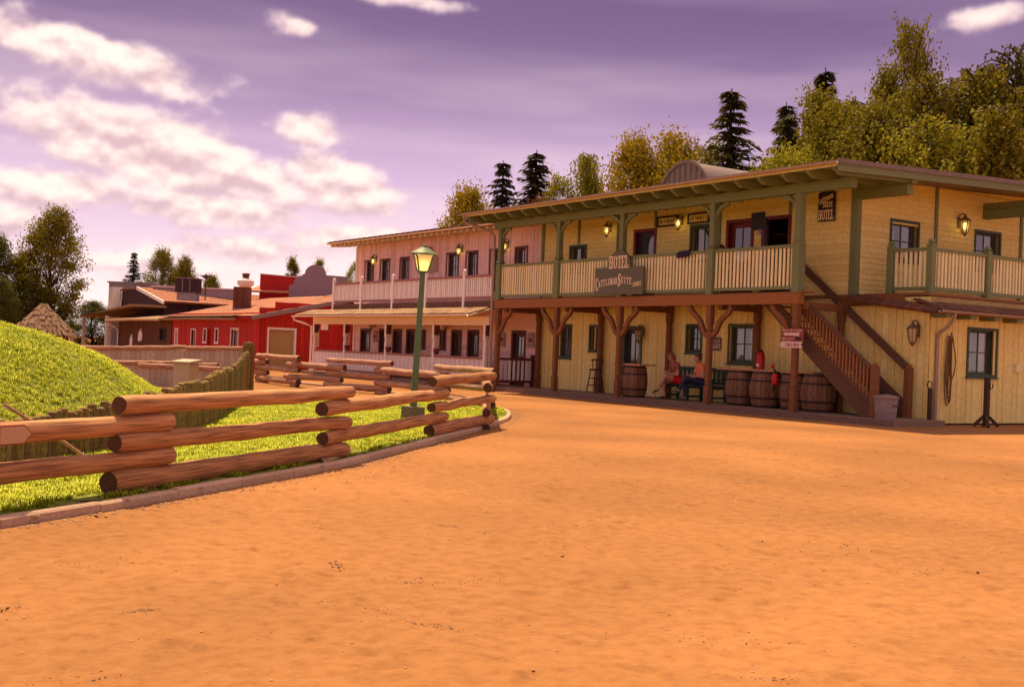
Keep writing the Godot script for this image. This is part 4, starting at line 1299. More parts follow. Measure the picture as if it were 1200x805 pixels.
# ---------------------------------------------------------------- the pink house
func build_pink() -> void:
	var pink := [mat("pink_a", Color(0.93, 0.62, 0.55), 0.8, Vector3(1, 1, 1), "faint"), mat("pink_b", Color(0.90, 0.59, 0.52), 0.8, Vector3(1.2, 1.2, 1.2), "soft"), mat("pink_c", Color(0.94, 0.64, 0.57), 0.8, Vector3(1, 1, 1), "faint")]
	var core := mat("pink_core", Color(0.62, 0.36, 0.31), 0.9, Vector3.ONE, "soft")
	var white := [mat("white_a", Color(0.95, 0.84, 0.77), 0.7, Vector3(2, 2, 2), "faint"), mat("white_b", Color(0.92, 0.80, 0.73), 0.7, Vector3(2, 2, 2), "soft"), mat("white_c", Color(0.96, 0.86, 0.79), 0.7, Vector3(2, 2, 2), "faint")]
	var cream := mat("cream_trim", Color(0.95, 0.76, 0.52), 0.7, Vector3(2, 2, 2), "faint")
	var maroon := mat("maroon_rail", Color(0.16, 0.035, 0.035), 0.6, Vector3(2, 2, 2), "soft")
	var rust := mat("rust_rail", Color(0.40, 0.17, 0.14), 0.7, Vector3(2, 2, 2), "soft")
	var jamb := mat("pink_frame", Color(0.14, 0.045, 0.04), 0.6, Vector3(2, 2, 2), "soft")
	var curtain := mat("pale_curtain", Color(0.66, 0.55, 0.52), 0.9, Vector3(3, 3, 3), "faint")
	var brown := mat("brown_timber", Color.WHITE)
	var roof_m := mat("brown_roof", Color(0.22, 0.095, 0.07), 0.8, Vector3(2, 2, 2), "strong")
	var h := thing("pink_house", "pink two-storey wooden house with white balcony and shingled porch", "house")
	var lx := -27.3
	var L := 14.18
	var up := []
	for p in [[-26.43, -25.71], [-25.0, -24.22], [-23.25, -22.53], [-19.47, -18.64], [-18.03, -17.29], [-16.37, -15.65], [-14.71, -14.02]]:
		up.append([p[0] - lx, p[1] - lx, 3.55, 5.0])
	wall(h, "upper_front_wall", Vector3(lx, 0, -1.65), 0, L, 3.0, 5.78, up, "v", 0.24, pink, core)
	for o in up:
		window(h, Vector3(lx + (o[0] + o[1]) / 2, o[2], -1.65), 0, o[1] - o[0], o[3] - o[2], jamb, 2, 3, curtain, false)
	var lo := []
	for p in [[-26.58, -25.77], [-24.82, -24.2], [-23.6, -22.93], [-22.43, -21.78], [-18.86, -18.22], [-17.68, -17.01], [-14.71, -13.95]]:
		lo.append([p[0] - lx, p[1] - lx, 0.16, 2.02])
	for p in [[-21.3, -20.95], [-19.76, -19.36]]:
		lo.append([p[0] - lx, p[1] - lx, 1.36, 2.02])
	wall(h, "lower_front_wall", Vector3(lx, 0, -1.65), 0, L, 0.15, 3.0, lo, "h", 0.17, pink, core)
	for o in lo:
		if o[2] < 1.0:
			door(h, Vector3(lx + (o[0] + o[1]) / 2, o[2], -1.65), 0, o[1] - o[0], o[3] - o[2], jamb, jamb, true)
		else:
			window(h, Vector3(lx + (o[0] + o[1]) / 2, o[2], -1.65), 0, o[1] - o[0], o[3] - o[2], jamb, 1, 1, null, true)
	wall(h, "left_wall", Vector3(lx, 0, -9.6), -PI / 2, 7.95, 0.0, 5.78, [], "h", 0.17, pink, core)
	wall(h, "back_wall", Vector3(-13.3, 0, -9.7), PI, 14.0, 0.0, 6.6, [], "", 0.17, pink, core)
	for fx in [-27.15, -13.4]:
		part("wall_head", Geo.new().prism(PackedVector2Array([Vector2(-1.83, 5.7), Vector2(-9.53, 5.7), Vector2(-9.53, 6.61), Vector2(-1.83, 5.845)]), Transform3D(Basis(Vector3(0, 0, 1), Vector3(0, 1, 0), Vector3(-1, 0, 0)), Vector3(fx, 0, 0)), 0.14), pink[1], h)
	part("corner_board", Geo.new().span(Vector3(lx - 0.03, 0.16, -1.62), Vector3(lx + 0.1, 5.7, -1.59)), white[0], h)
	part("upper_floor", Geo.new().span(Vector3(lx + 0.2, 2.85, -9.5), Vector3(-13.3, 3.0, -1.83)), core, h)
	# balcony floor, posts, railing
	part("balcony_floor", Geo.new().span(Vector3(-26.1, 2.96, -1.64), Vector3(-13.32, 3.05, 0.03)), rust, h)
	var px := [-26.0, -23.4, -20.7, -18.1, -15.4, -13.5]
	for i in 5:
		part("railing_post", Geo.new().chamfered(Vector3(0, 0.66, 0), Vector3(0.13, 1.36, 0.13), 0.015).lathe([Vector2(0.05, 1.34), Vector2(0.06, 1.37), Vector2(0.03, 1.41), Vector2(0, 1.42)], 8), white[0], h, Vector3(px[i], 2.75, 0.03))
	for i in 5:
		railing(h, "balcony_railing", Vector3(px[i] + 0.07, 0, 0.0), Vector3(px[i + 1] - 0.07, 0, 0.0), 3.11, 3.94, rust, white, 0.128, 0.082)
	# band of upright shingles under the balcony, shingled porch roof
	var band := mat("shingle_band", Color(0.27, 0.13, 0.085), 0.9, Vector3(4, 1, 4), "strong")
	for i in 78:
		part("band_shingle", unit_box(Vector3(0.15, 0.24 + 0.02 * (i % 3), 0.02)), band, h, Vector3(-26.0 + i * 0.161, 2.9 - 0.01 * (i % 3), 0.055 + 0.006 * (i % 2)))
	var sh := [mat("shingle_a", Color(0.62, 0.36, 0.19), 0.9, Vector3(3, 3, 3), "strong"), mat("shingle_b", Color(0.52, 0.30, 0.16), 0.9, Vector3(3, 3, 3), "strong"), mat("shingle_c", Color(0.70, 0.43, 0.23), 0.9, Vector3(3, 3, 3), "strong")]
	var pr := part("porch_roof", Geo.new().prism(PackedVector2Array([Vector2(-1.6, 2.80), Vector2(0.05, 2.73), Vector2(0.82, 2.50), Vector2(0.82, 2.54), Vector2(0.05, 2.78), Vector2(-1.6, 2.85)]), Transform3D(Basis(Vector3(0, 0, 1), Vector3(0, 1, 0), Vector3(-1, 0, 0)), Vector3(-13.6, 0, 0)), 14.6), cream, h)
	for row in 3:
		for i in 64:
			var q := part("roof_shingle", unit_box(Vector3(0.215, 0.025, 0.32)), sh[rng.randi() % 3], pr, Vector3(-28.05 + i * 0.2265 + 0.1 * (row % 2), 2.775 - row * 0.077, 0.2 + row * 0.245))
			q.rotation.x = 0.24 + rng.randf_range(-0.02, 0.06)
	gutter(h, Vector3(-28.3, 2.53, 0.90), Vector3(-13.75, 2.53, 0.90), 0.06, white[0])
	part("frieze", Geo.new().span(Vector3(-27.95, 2.2, -0.06), Vector3(-13.7, 2.5, 0.06)), cream, h)
	var pend := Geo.new().prism(PackedVector2Array([Vector2(-0.07, 0.06), Vector2(-0.07, 0.0), Vector2(-0.03, -0.05), Vector2(0.03, -0.05), Vector2(0.07, 0.0), Vector2(0.07, 0.06)]), Transform3D(Basis.IDENTITY, Vector3.ZERO), 0.02).surface()
	for i in 84:
		part("frieze_tooth", pend, cream, h, Vector3(-27.8 + i * 0.168, 2.24, 0.062))
	for x in [-27.85, -24.8, -21.14, -17.42, -13.95]:
		turned_post(h, "porch_post", Vector3(x, 0.15, 0.0), 2.06, 0.15, white[0])
		part("post_capital", unit_box(Vector3(0.10, 0.42, 0.20)), jamb, h, Vector3(x + 0.085, 2.04, -0.03))
		var k := Geo.new()
		for i in 7:
			k.lathe([Vector2(0.0, -0.05), Vector2(0.055, -0.03), Vector2(0.055, 0.03), Vector2(0.0, 0.05)], 8, Vector3(0, 0.11 * i, 0))
		part("scalloped_board", k, cream, h, Vector3(x + 0.02, 1.25, -0.16))
	part("platform", Geo.new().span(Vector3(-28.4, 0.0, -1.64), Vector3(-13.62, 0.145, 0.35)), mat("platform_slab", Color.WHITE), h)
	var rp := [-27.85, -24.8, -21.14, -17.42, -13.95]
	for i in 4:
		railing(h, "porch_railing", Vector3(rp[i] + 0.08, 0, 0.0), Vector3(rp[i + 1] - 0.08, 0, 0.0), 0.24, 1.1, rust, white, 0.105, 0.095 if i < 1 else 0.075)
	railing(h, "side_railing", Vector3(-13.3, 0, -0.16), Vector3(-13.3, 0, -1.56), 0.28, 1.12, maroon, white, 0.16, 0.09)
	part("railing_post", Geo.new().chamfered(Vector3(-13.3, 0.7, -1.53), Vector3(0.12, 1.1, 0.12), 0.012), maroon, h)
	# wash tubs / flower pots hung on the posts
	for x in [-24.62, -20.97, -17.25]:
		part("flower_pot", Geo.new().lathe([Vector2(0.0, 0.0), Vector2(0.08, 0.0), Vector2(0.12, 0.16), Vector2(0.13, 0.2), Vector2(0.0, 0.21)], 10), maroon, h, Vector3(x, 1.12, 0.0))
	# roof
	var ry := func(z: float) -> float: return 5.74 + (-0.62 - z) * 0.10
	var roof := part("roof", Geo.new().prism(PackedVector2Array([Vector2(-0.6, ry.call(-0.6)), Vector2(-10.2, ry.call(-10.2)), Vector2(-10.2, ry.call(-10.2) + 0.09), Vector2(-0.6, ry.call(-0.6) + 0.09)]), Transform3D(Basis(Vector3(0, 0, 1), Vector3(0, 1, 0), Vector3(-1, 0, 0)), Vector3(-13.35, 0, 0)), 14.75), roof_m, h)
	for i in 33:
		part("rafter", Geo.new().beam(Vector3(0, ry.call(-0.66) - 0.06, -0.66), Vector3(0, ry.call(-1.64) - 0.06, -1.64), 0.07, 0.11), cream, roof, Vector3(-27.95 + i * 0.44, 0, 0))
	for i in 62:
		part("roof_tile", unit_box(Vector3(0.215, 0.03, 0.4)), sh[1] if i % 3 else roof_m, roof, Vector3(-27.98 + i * 0.236, ry.call(-0.6) + 0.115 + 0.008 * (i % 2), -0.7)).rotation.x = 0.1
	gutter(h, Vector3(-28.1, 5.78, -0.52), Vector3(-14.1, 5.78, -0.52), 0.05, cream)
	part("porch_downpipe", Geo.new().tube([Vector3(-28.15, 2.5, 0.9), Vector3(-28.15, 2.34, 0.88), Vector3(-28.05, 2.2, 0.4), Vector3(-27.98, 2.1, 0.12), Vector3(-27.98, 0.16, 0.12)], [0.04, 0.04, 0.04, 0.04, 0.04], 8), white[0], h)
	rebase(h, Vector3(-20.5, 0, -1.6))
	# signs and lanterns on the pink house
	var arch := thing("arched_sign", "pale arched board on the pink upper wall behind the street lamp", "sign", Vector3(-20.9, 4.35, -1.61))
	part("sign_board", Geo.new().span(Vector3(-0.75, 0, 0), Vector3(0.75, 0.62, 0.03)), mat("faded_board", Color(0.50, 0.34, 0.27), 0.8, Vector3(2, 2, 2), "soft"), arch)
	part("sign_arch", Geo.new().prism(ring(0.30, 0.40), Transform3D(Basis.IDENTITY, Vector3(0, 0.63, 0)), 0.03), mat("faded_board", Color.WHITE), arch)
	for k in [[-25.39, 5.05, true, "lit wall lantern between the two leftmost upper windows of the pink house"], [-18.35, 5.14, true, "lit wall lantern between two upper windows right of the arched board"], [-15.2, 5.15, true, "lit wall lantern on pink wall just behind the first green balcony post"], [-25.3, 2.3, false, "unlit lantern on the pink lower wall by the leftmost door"], [-19.1, 2.35, false, "unlit lantern on the pink lower wall between porch posts"]]:
		lantern(k[3], Vector3(k[0], k[1], -1.62), 0, k[2], 1.25)
	for k in [[-25.2, "small round pale emblem board on pink wall left of the porch doors"], [-15.35, "small emblem board left of the pink door by the hotel porch"], [-13.55, "small emblem board right of the pink door by the hotel porch"]]:
		var e := thing("emblem_board", k[1], "sign", Vector3(k[0], 1.5, -1.61), 0.0, "emblem boards on the pink wall")
		part("sign_board", Geo.new().prism(PackedVector2Array([Vector2(-0.2, 0), Vector2(0.2, 0), Vector2(0.2, 0.42), Vector2(0.12, 0.52), Vector2(-0.12, 0.52), Vector2(-0.2, 0.42)]), Transform3D(Basis.IDENTITY, Vector3.ZERO), 0.025), mat("faded_board", Color.WHITE), e)
		part("emblem", Geo.new().prism(half_round(0.12), Transform3D(Basis.IDENTITY, Vector3(0, 0.2, 0.026)), 0.008), mat("maroon_rail", Color.WHITE), e)
	var ws := thing("white_notice", "white notice plate hanging at the left end of the pink porch", "sign", Vector3(-27.2, 1.95, -0.02))
	part("sign_board", Geo.new().span(Vector3(-0.05, 0, 0), Vector3(0.65, 0.26, 0.02)), mat("white_a", Color.WHITE), ws)

# ---------------------------------------------------------------- red and brown houses down the street
func tile_roof(x0: float, x1: float, za: float, ya: float, zb: float, yb: float) -> Geo:    # corrugated pantiles, ribs running from a to b
	var g := Geo.new()
	var d := 0.06
	var n := int((x1 - x0) / d)
	var up := Vector3(0, absf(za - zb), yb - ya).normalized() if za > zb else Vector3(0, absf(za - zb), -(yb - ya)).normalized()
	var rows := 8
	for j in rows:
		var t0 := float(j) / rows
		var t1 := float(j + 1) / rows
		var lip := up * 0.03
		for i in n:
			var w0 := up * 0.03 * absf(sin(i * PI / 4.0))
			var w1 := up * 0.03 * absf(sin((i + 1) * PI / 4.0))
			var a := Vector3(x0 + i * d, lerpf(ya, yb, t0), lerpf(za, zb, t0)) + w0 + lip
			var b := Vector3(x0 + (i + 1) * d, lerpf(ya, yb, t0), lerpf(za, zb, t0)) + w1 + lip
			var c := Vector3(x0 + (i + 1) * d, lerpf(ya, yb, t1), lerpf(za, zb, t1)) + w1
			var e := Vector3(x0 + i * d, lerpf(ya, yb, t1), lerpf(za, zb, t1)) + w0
			if za > zb:
				g.quad(a, b, c, e)
			else:
				g.quad(b, a, e, c)
	return g

func build_red() -> void:
	var red := [mat("red_a", Color(0.60, 0.022, 0.014), 0.7, Vector3(2, 1, 2), "soft"), mat("red_b", Color(0.54, 0.018, 0.012), 0.7, Vector3(2, 1, 2), "soft"), mat("red_c", Color(0.64, 0.026, 0.017), 0.7, Vector3(2, 1, 2), "soft")]
	var core := mat("red_core", Color(0.20, 0.01, 0.008), 0.9, Vector3.ONE, "soft")
	var white := mat("white_a", Color.WHITE)
	var tile := mat("orange_tile", Color(0.78, 0.27, 0.13), 0.8, Vector3(1.2, 1.2, 1.2), "strong")
	var grey := mat("grey_fascia", Color(0.30, 0.22, 0.22), 0.6, Vector3(2, 2, 2), "soft")
	var shake := mat("shingle_a", Color.WHITE)
	var h := thing("red_house", "low bright red wooden house with orange tiled roof", "house")
	var lx := -47.4
	var lo := [[0.55, 1.0, 0.1, 1.85], [3.3, 4.0, 0.83, 1.85], [5.3, 5.75, 1.22, 1.88], [5.95, 6.75, 0.1, 1.9], [7.1, 7.55, 1.22, 1.9], [9.4, 10.4, 0.88, 1.92]]
	wall(h, "front_wall", Vector3(lx, 0, 0), 0, 13.2, 0.0, 2.75, lo, "v", 0.26, red, core)
	for i in lo.size():
		var o: Array = lo[i]
		if o[2] < 0.5:
			door(h, Vector3(lx + (o[0] + o[1]) / 2, o[2], 0), 0, o[1] - o[0], o[3] - o[2], white if i == 0 else red[1], red[1], false)
		else:
			window(h, Vector3(lx + (o[0] + o[1]) / 2, o[2], 0), 0, o[1] - o[0], o[3] - o[2], white, 1, 1, mat("pale_curtain", Color.WHITE), true)
	wall(h, "gable_wall", Vector3(-34.2, 0, 0), PI / 2, 9.0, 0.0, 3.0, [[0.42, 1.84, 0.0, 2.0]], "v", 0.26, red, core)
	wall(h, "upper_gable", Vector3(-34.205, 0, -0.8), PI / 2, 8.2, 3.0, 3.3, [], "", 0.26, red, red[1])
	var dr := door(h, Vector3(-34.2, 0.0, -1.13), PI / 2, 1.38, 1.98, white, mat("beige_door", Color(0.52, 0.34, 0.13), 0.7, Vector3(1, 2, 1), "soft"), false)
	wall(h, "back_wall", Vector3(-34.2, 0, -9.0), PI, 13.2, 0.0, 3.6, [], "", 0.3, red, core)
	wall(h, "left_wall", Vector3(lx, 0, -9.0), -PI / 2, 9.0, 0.0, 2.5, [], "", 0.3, red, core)
	part("roof", tile_roof(-47.8, -33.7, 0.55, 2.52, -6.0, 3.96), tile, h)
	part("roof_deck", Geo.new().prism(PackedVector2Array([Vector2(0.5, 2.42), Vector2(0.5, 2.49), Vector2(-6.0, 3.92), Vector2(-9.2, 3.3), Vector2(-9.2, 3.2), Vector2(-6.0, 3.8)]), Transform3D(Basis(Vector3(0, 0, 1), Vector3(0, 1, 0), Vector3(-1, 0, 0)), Vector3(-33.75, 0, 0)), 14.0), red[1], h)
	part("verge_board", Geo.new().prism(PackedVector2Array([Vector2(0.62, 2.36), Vector2(0.62, 2.56), Vector2(-6.0, 4.02), Vector2(-6.0, 3.8)]), Transform3D(Basis(Vector3(0, 0, 1), Vector3(0, 1, 0), Vector3(-1, 0, 0)), Vector3(-33.66, 0, 0)), 0.06), grey, h)
	for i in 46:
		part("eave_shake", unit_box(Vector3(0.24, 0.03, 0.5)), mat(["shingle_a", "shingle_b", "shingle_c"][i % 3], Color.WHITE), h, Vector3(-47.5 + i * 0.255, 2.585 + 0.012 * (i % 2), 0.5)).rotation.x = 0.16
	part("eave_log", Geo.new().tube([Vector3(-47.6, 2.40, 0.66), Vector3(-41.0, 2.43, 0.68), Vector3(-35.9, 2.40, 0.66)], [0.07, 0.08, 0.07], 8), shake, h)
	part("porch_post", Geo.new().chamfered(Vector3(-33.9, 1.2, 0.3), Vector3(0.14, 2.4, 0.14), 0.01), red[2], h)
	rebase(h, Vector3(-41.0, 0, 0))

	# a small red shed roof close behind, below the pink house's left end
	var s := thing("red_shed", "red shed with a pale edged lean-to roof behind the red house", "shed")
	part("wall", Geo.new().span(Vector3(-38.6, 0, -9.5), Vector3(-31.5, 4.25, -6.2)), red[0], s)
	part("roof", Geo.new().prism(PackedVector2Array([Vector2(-5.6, 3.85), Vector2(-10.0, 4.75), Vector2(-10.0, 4.85), Vector2(-5.6, 3.95)]), Transform3D(Basis(Vector3(0, 0, 1), Vector3(0, 1, 0), Vector3(-1, 0, 0)), Vector3(-31.2, 0, 0)), 8.0), shake, s)
	rebase(s, Vector3(-35.0, 0, -8.0))

	# brown house
	var brown := [mat("brown_wall_a", Color(0.28, 0.105, 0.05), 0.85, Vector3(2, 1, 2), "strong"), mat("brown_wall_b", Color(0.23, 0.09, 0.045), 0.85, Vector3(2, 1, 2), "strong")]
	var b := thing("brown_house", "low dark brown wooden house left of the red house", "house")
	var bl := [[8.6, 9.9, 1.2, 1.85]]
	wall(b, "front_wall", Vector3(-58.4, 0, 0.0), 0, 10.9, 0.0, 2.5, bl, "v", 0.3, brown, brown[1])
	window(b, Vector3(-58.4 + 9.25, 1.2, 0.0), 0, 1.3, 0.65, mat("dark_door", Color.WHITE), 2, 1)
	part("roof", Geo.new().prism(PackedVector2Array([Vector2(0.7, 2.36), Vector2(-1.6, 2.64), Vector2(-1.6, 2.74), Vector2(0.7, 2.46)]), Transform3D(Basis(Vector3(0, 0, 1), Vector3(0, 1, 0), Vector3(-1, 0, 0)), Vector3(-47.45, 0, 0)), 11.4), shake, b)
	part("house_body", Geo.new().span(Vector3(-58.35, 0, -1.5), Vector3(-47.6, 2.4, -0.2)), brown[1], b)
	part("eave_log", Geo.new().tube([Vector3(-58.9, 2.28, 0.75), Vector3(-53.0, 2.36, 0.76), Vector3(-47.6, 2.34, 0.74)], [0.08, 0.09, 0.08], 8), shake, b)
	part("downpipe", Geo.new().tube([Vector3(-58.8, 2.2, 0.8), Vector3(-58.3, 1.9, 0.3), Vector3(-58.2, 1.7, 0.12), Vector3(-58.2, 0.1, 0.12)], [0.045, 0.045, 0.045, 0.045], 8), white, b)
	for k in [[-55.4, 1.0, 0.28], [-53.5, 1.35, 0.42]]:
		part("wall_emblem", Geo.new().prism(PackedVector2Array([Vector2(-k[2], -0.3), Vector2(k[2] * 0.7, -0.25), Vector2(k[2], 0.1), Vector2(0.1, 0.5), Vector2(-k[2], 0.2)]), Transform3D(Basis.IDENTITY, Vector3.ZERO), 0.03), white, b, Vector3(k[0], k[1], 0.03))
	rebase(b, Vector3(-53.0, 0, 0))

	# taller dark barn behind it: orange tiled slope towards the viewer, white corner, lean-to and blue doors
	var dark := [mat("barn_dark_a", Color(0.11, 0.05, 0.055), 0.85, Vector3(2, 1, 2), "strong"), mat("barn_dark_b", Color(0.09, 0.042, 0.05), 0.85, Vector3(2, 1, 2), "strong")]
	var w := thing("dark_barn", "dark wooden barn with orange tiled roof and white corner post", "barn")
	part("gable_wall", Geo.new().prism(PackedVector2Array([Vector2(-60.4, 0), Vector2(-50.8, 0), Vector2(-50.8, 3.4), Vector2(-56.2, 4.32), Vector2(-60.4, 4.32)]), Transform3D(Basis.IDENTITY, Vector3(0, 0, -0.8)), 1.6), dark[0], w)
	for i in 30:
		var bx := -60.1 + i * 0.31
		var top := 4.30 if bx < -56.2 else 4.30 - (bx + 56.2) * 0.17
		part("board", unit_box(Vector3(0.29, snappedf(top, 0.1), 0.03)), dark[i % 2], w, Vector3(bx, snappedf(top, 0.1) / 2, 0.815))
	var roof := part("roof", tile_roof(0.0, 10.0, 0.0, 0.0, -5.6, 0.96), tile, w, Vector3(-50.5, 3.42, 0.9))
	roof.rotation.y = PI / 2
	part("roof_deck", Geo.new().prism(PackedVector2Array([Vector2(-60.5, 4.32), Vector2(-56.2, 4.32), Vector2(-50.6, 3.36), Vector2(-50.6, 3.42), Vector2(-56.2, 4.40), Vector2(-60.5, 4.40)]), Transform3D(Basis.IDENTITY, Vector3(0, 0, -9.5)), 10.3), tile, w)
	part("verge_board", Geo.new().prism(PackedVector2Array([Vector2(-56.2, 4.25), Vector2(-50.5, 3.26), Vector2(-50.5, 3.46), Vector2(-56.2, 4.46)]), Transform3D(Basis.IDENTITY, Vector3(0, 0, 0.9)), 0.08), white, w)
	part("body", Geo.new().span(Vector3(-60.4, 0, -9.4), Vector3(-50.85, 3.35, -0.85)), dark[1], w)
	part("corner_pillar", Geo.new().chamfered(Vector3(-60.9, 2.25, 1.0), Vector3(0.9, 4.5, 0.7), 0.03), white, w)
	part("lean_to_roof", Geo.new().prism(PackedVector2Array([Vector2(-62.3, 2.42), Vector2(-50.2, 3.05), Vector2(-50.2, 3.17), Vector2(-62.3, 2.54)]), Transform3D(Basis.IDENTITY, Vector3(0, 0, 0.85)), 2.2), shake, w)
	for i in 5:
		part("blue_door_board", unit_box(Vector3(0.62, 1.9, 0.05)), mat("blue_paint", Color(0.07, 0.07, 0.22), 0.6, Vector3(2, 2, 2), "strong"), w, Vector3(-59.6 + i * 0.7, 1.15, 0.88))
	for x in [-61.6, -55.9]:
		part("lean_to_post", Geo.new().chamfered(Vector3(x, 1.25, 2.9), Vector3(0.2, 2.5, 0.2), 0.015), white, w)
	part("downpipe", Geo.new().tube([Vector3(-59.6, 4.2, 0.95), Vector3(-59.7, 3.8, 0.92), Vector3(-59.9, 3.5, 0.9), Vector3(-59.9, 2.7, 0.9)], [0.05, 0.05, 0.05, 0.05], 8), white, w)
	rebase(w, Vector3(-55.5, 0, 0))
	w.position = Vector3(-59.6, 0, -2.55)
	w.scale = Vector3(1.04, 1.06, 1.0)

func build_far_roofs() -> void:
	var grey := mat("grey_boards", Color(0.34, 0.27, 0.29), 0.7, Vector3(2, 2, 2), "soft")
	var grey2 := mat("grey_parapet", Color(0.40, 0.32, 0.34), 0.8, Vector3(1, 1, 1), "soft")
	var red := mat("red_b", Color.WHITE)
	var tile := mat("orange_tile", Color.WHITE)
	# curved false front
	var f := thing("false_front_house", "house with a grey curved false front rising behind the pink house", "house", Vector3(-49.4, 0, -9.7), 0.98)
	var poly := PackedVector2Array([Vector2(-1.9, 0), Vector2(2.4, 0), Vector2(2.4, 5.9), Vector2(0.85, 5.95)])
	for i in 9:
		poly.append(Vector2(0.0 + 0.78 * cos(PI * i / 8.0), 6.0 + 0.62 * sin(PI * i / 8.0)))
	poly.append_array(PackedVector2Array([Vector2(-1.0, 5.9)]))
	for i in 6:
		var a := PI / 2 + PI / 2 * i / 5.0
		poly.append(Vector2(-1.0 + 0.6 * cos(a), 5.1 + 0.6 * sin(a) + 0.15))
	poly.append(Vector2(-1.9, 5.2))
	f.scale = Vector3(0.86, 0.96, 1.0)
	part("false_front", Geo.new().prism(poly, Transform3D(Basis.IDENTITY, Vector3.ZERO), 0.15), grey, f)
	for i in 14:
		part("board_joint", unit_box(Vector3(0.03, 4.9, 0.02)), grey2, f, Vector3(-1.75 + i * 0.31, 2.5, 0.16))
	part("house_body", Geo.new().span(Vector3(-1.8, 0, -8), Vector3(2.3, 4.9, -0.01)), red, f)
	var r := thing("red_parapet_house", "far house with a plain red parapet above the roofs", "house", Vector3(-55.3, 0, -9.9), 0.98)
	part("parapet", Geo.new().prism(PackedVector2Array([Vector2(-1.45, 3.8), Vector2(1.6, 3.8), Vector2(1.6, 5.75), Vector2(-1.45, 5.9)]), Transform3D(Basis.IDENTITY, Vector3.ZERO), 0.12), red, r)
	part("parapet_cap", Geo.new().beam(Vector3(-1.5, 5.93, 0.06), Vector3(1.65, 5.78, 0.06), 0.2, 0.05), mat("white_a", Color.WHITE), r)
	part("house_body", Geo.new().span(Vector3(-1.5, 0, -7), Vector3(5.0, 4.8, -0.02)), grey2, r)
	part("roof", Geo.new().box(Vector3(1.6, 4.95, -1.0), Vector3(7.4, 0.12, 3.6), Basis(Vector3(1, 0, 0), 0.15)), tile, r)
	var g1 := thing("grey_flat_house", "long flat-roofed grey house far behind the red house", "house", Vector3(-58.5, 0, -5.1), 0.98)
	part("parapet", Geo.new().span(Vector3(-2.9, 0, 0), Vector3(3.0, 4.75, 0.2)), grey2, g1)
	part("parapet_cap", Geo.new().span(Vector3(-3.0, 4.755, -0.1), Vector3(3.1, 4.83, 0.3)), mat("white_b", Color.WHITE), g1)
	part("house_body", Geo.new().span(Vector3(-2.9, 0, -6), Vector3(3.0, 4.5, -0.01)), grey, g1)
	var g2 := thing("roof_plinth_house", "low grey flat house showing above the dark barn roof", "house", Vector3(-66.2, 0, -2.7), 0.98)
	part("house_body", Geo.new().span(Vector3(-1.4, 0, -4), Vector3(1.45, 5.15, 0)), grey2, g2)
	part("roof_slab", Geo.new().span(Vector3(-1.5, 5.155, -4.1), Vector3(1.55, 5.26, 0.1)), grey, g2)
	# roof things
	var c := thing("chimney", "brown boarded chimney on the red house's roof", "chimney", Vector3(-41.5, 2.85, -1.85), 0.98)
	part("shaft", Geo.new().chamfered(Vector3(0, 0.7, 0), Vector3(0.82, 1.4, 0.82), 0.02), mat("brown_wall_a", Color.WHITE), c)
	part("flashing", Geo.new().span(Vector3(-0.43, 0.0, -0.43), Vector3(0.43, 0.24, 0.43)), mat("grey_boards", Color.WHITE), c)
	for x in [-0.2, 0.12]:
		part("batten", Geo.new().span(Vector3(x - 0.03, 0.25, 0.412), Vector3(x + 0.03, 1.38, 0.44)), mat("brown_wall_b", Color.WHITE), c)
	var p := thing("chimney_pot", "pale round chimney cowl behind the brown chimney", "chimney", Vector3(-43.3, 3.2, -2.7))
	part("pot", Geo.new().lathe([Vector2(0.30, 0.0), Vector2(0.30, 1.15), Vector2(0.46, 1.3), Vector2(0.46, 1.5), Vector2(0.34, 1.62), Vector2(0, 1.66)], 16), mat("white_b", Color.WHITE), p)
	part("cowl", Geo.new().lathe([Vector2(0.18, 1.64), Vector2(0.18, 1.8), Vector2(0.24, 1.84), Vector2(0.2, 1.92), Vector2(0, 1.94)], 12), mat("brown_wall_a", Color.WHITE), p)
	var v := thing("roof_ventilator", "dark square ventilation box on the far roofs", "ventilator", Vector3(-53.9, 3.75, -3.0), 0.98)
	part("housing", Geo.new().chamfered(Vector3(0, 0.95, 0), Vector3(1.4, 0.85, 1.1), 0.03), mat("barn_dark_a", Color.WHITE), v)
	part("stand", Geo.new().span(Vector3(-0.6, 0, -0.45), Vector3(0.6, 0.52, 0.45)), grey2, v)
	part("lid", Geo.new().span(Vector3(-0.75, 1.38, -0.6), Vector3(0.75, 1.43, 0.6)), grey, v)
	for x in [-0.23, 0.23]:
		part("louvre_frame", Geo.new().span(Vector3(x - 0.02, 0.58, 0.551), Vector3(x + 0.02, 1.34, 0.57)), grey2, v)
	var a := thing("roof_finial", "small winged metal finial standing beside the ventilation box", "finial", Vector3(-53.3, 3.8, -3.9), 0.98)
	part("stem", Geo.new().tube([Vector3(0, 0, 0), Vector3(0, 1.55, 0)], [0.04, 0.03], 6), mat("brown_wall_a", Color.WHITE), a)
	part("wings", Geo.new().prism(PackedVector2Array([Vector2(0, 1.35), Vector2(0.42, 1.62), Vector2(0.1, 1.6), Vector2(0, 1.72), Vector2(-0.1, 1.6), Vector2(-0.42, 1.62)]), Transform3D(Basis.IDENTITY, Vector3(0, 0, -0.03)), 0.06), mat("brown_wall_a", Color.WHITE), a)
	# thatched hut on the left
	var t := thing("thatched_hut", "round open hut with a shaggy thatched roof beyond the mound", "hut", Vector3(-41.2, 0, 8.45))
	var straw := mat("thatch", Color(0.45, 0.27, 0.15), 0.95, Vector3(6, 2, 6), "strong", 0.8)
	var th := Geo.new()
	th.lathe([Vector2(1.45, 1.28), Vector2(1.42, 1.40), Vector2(0.9, 1.95), Vector2(0.35, 2.45), Vector2(0.0, 2.62)], 26)
	part("thatch_roof", th, straw, t)
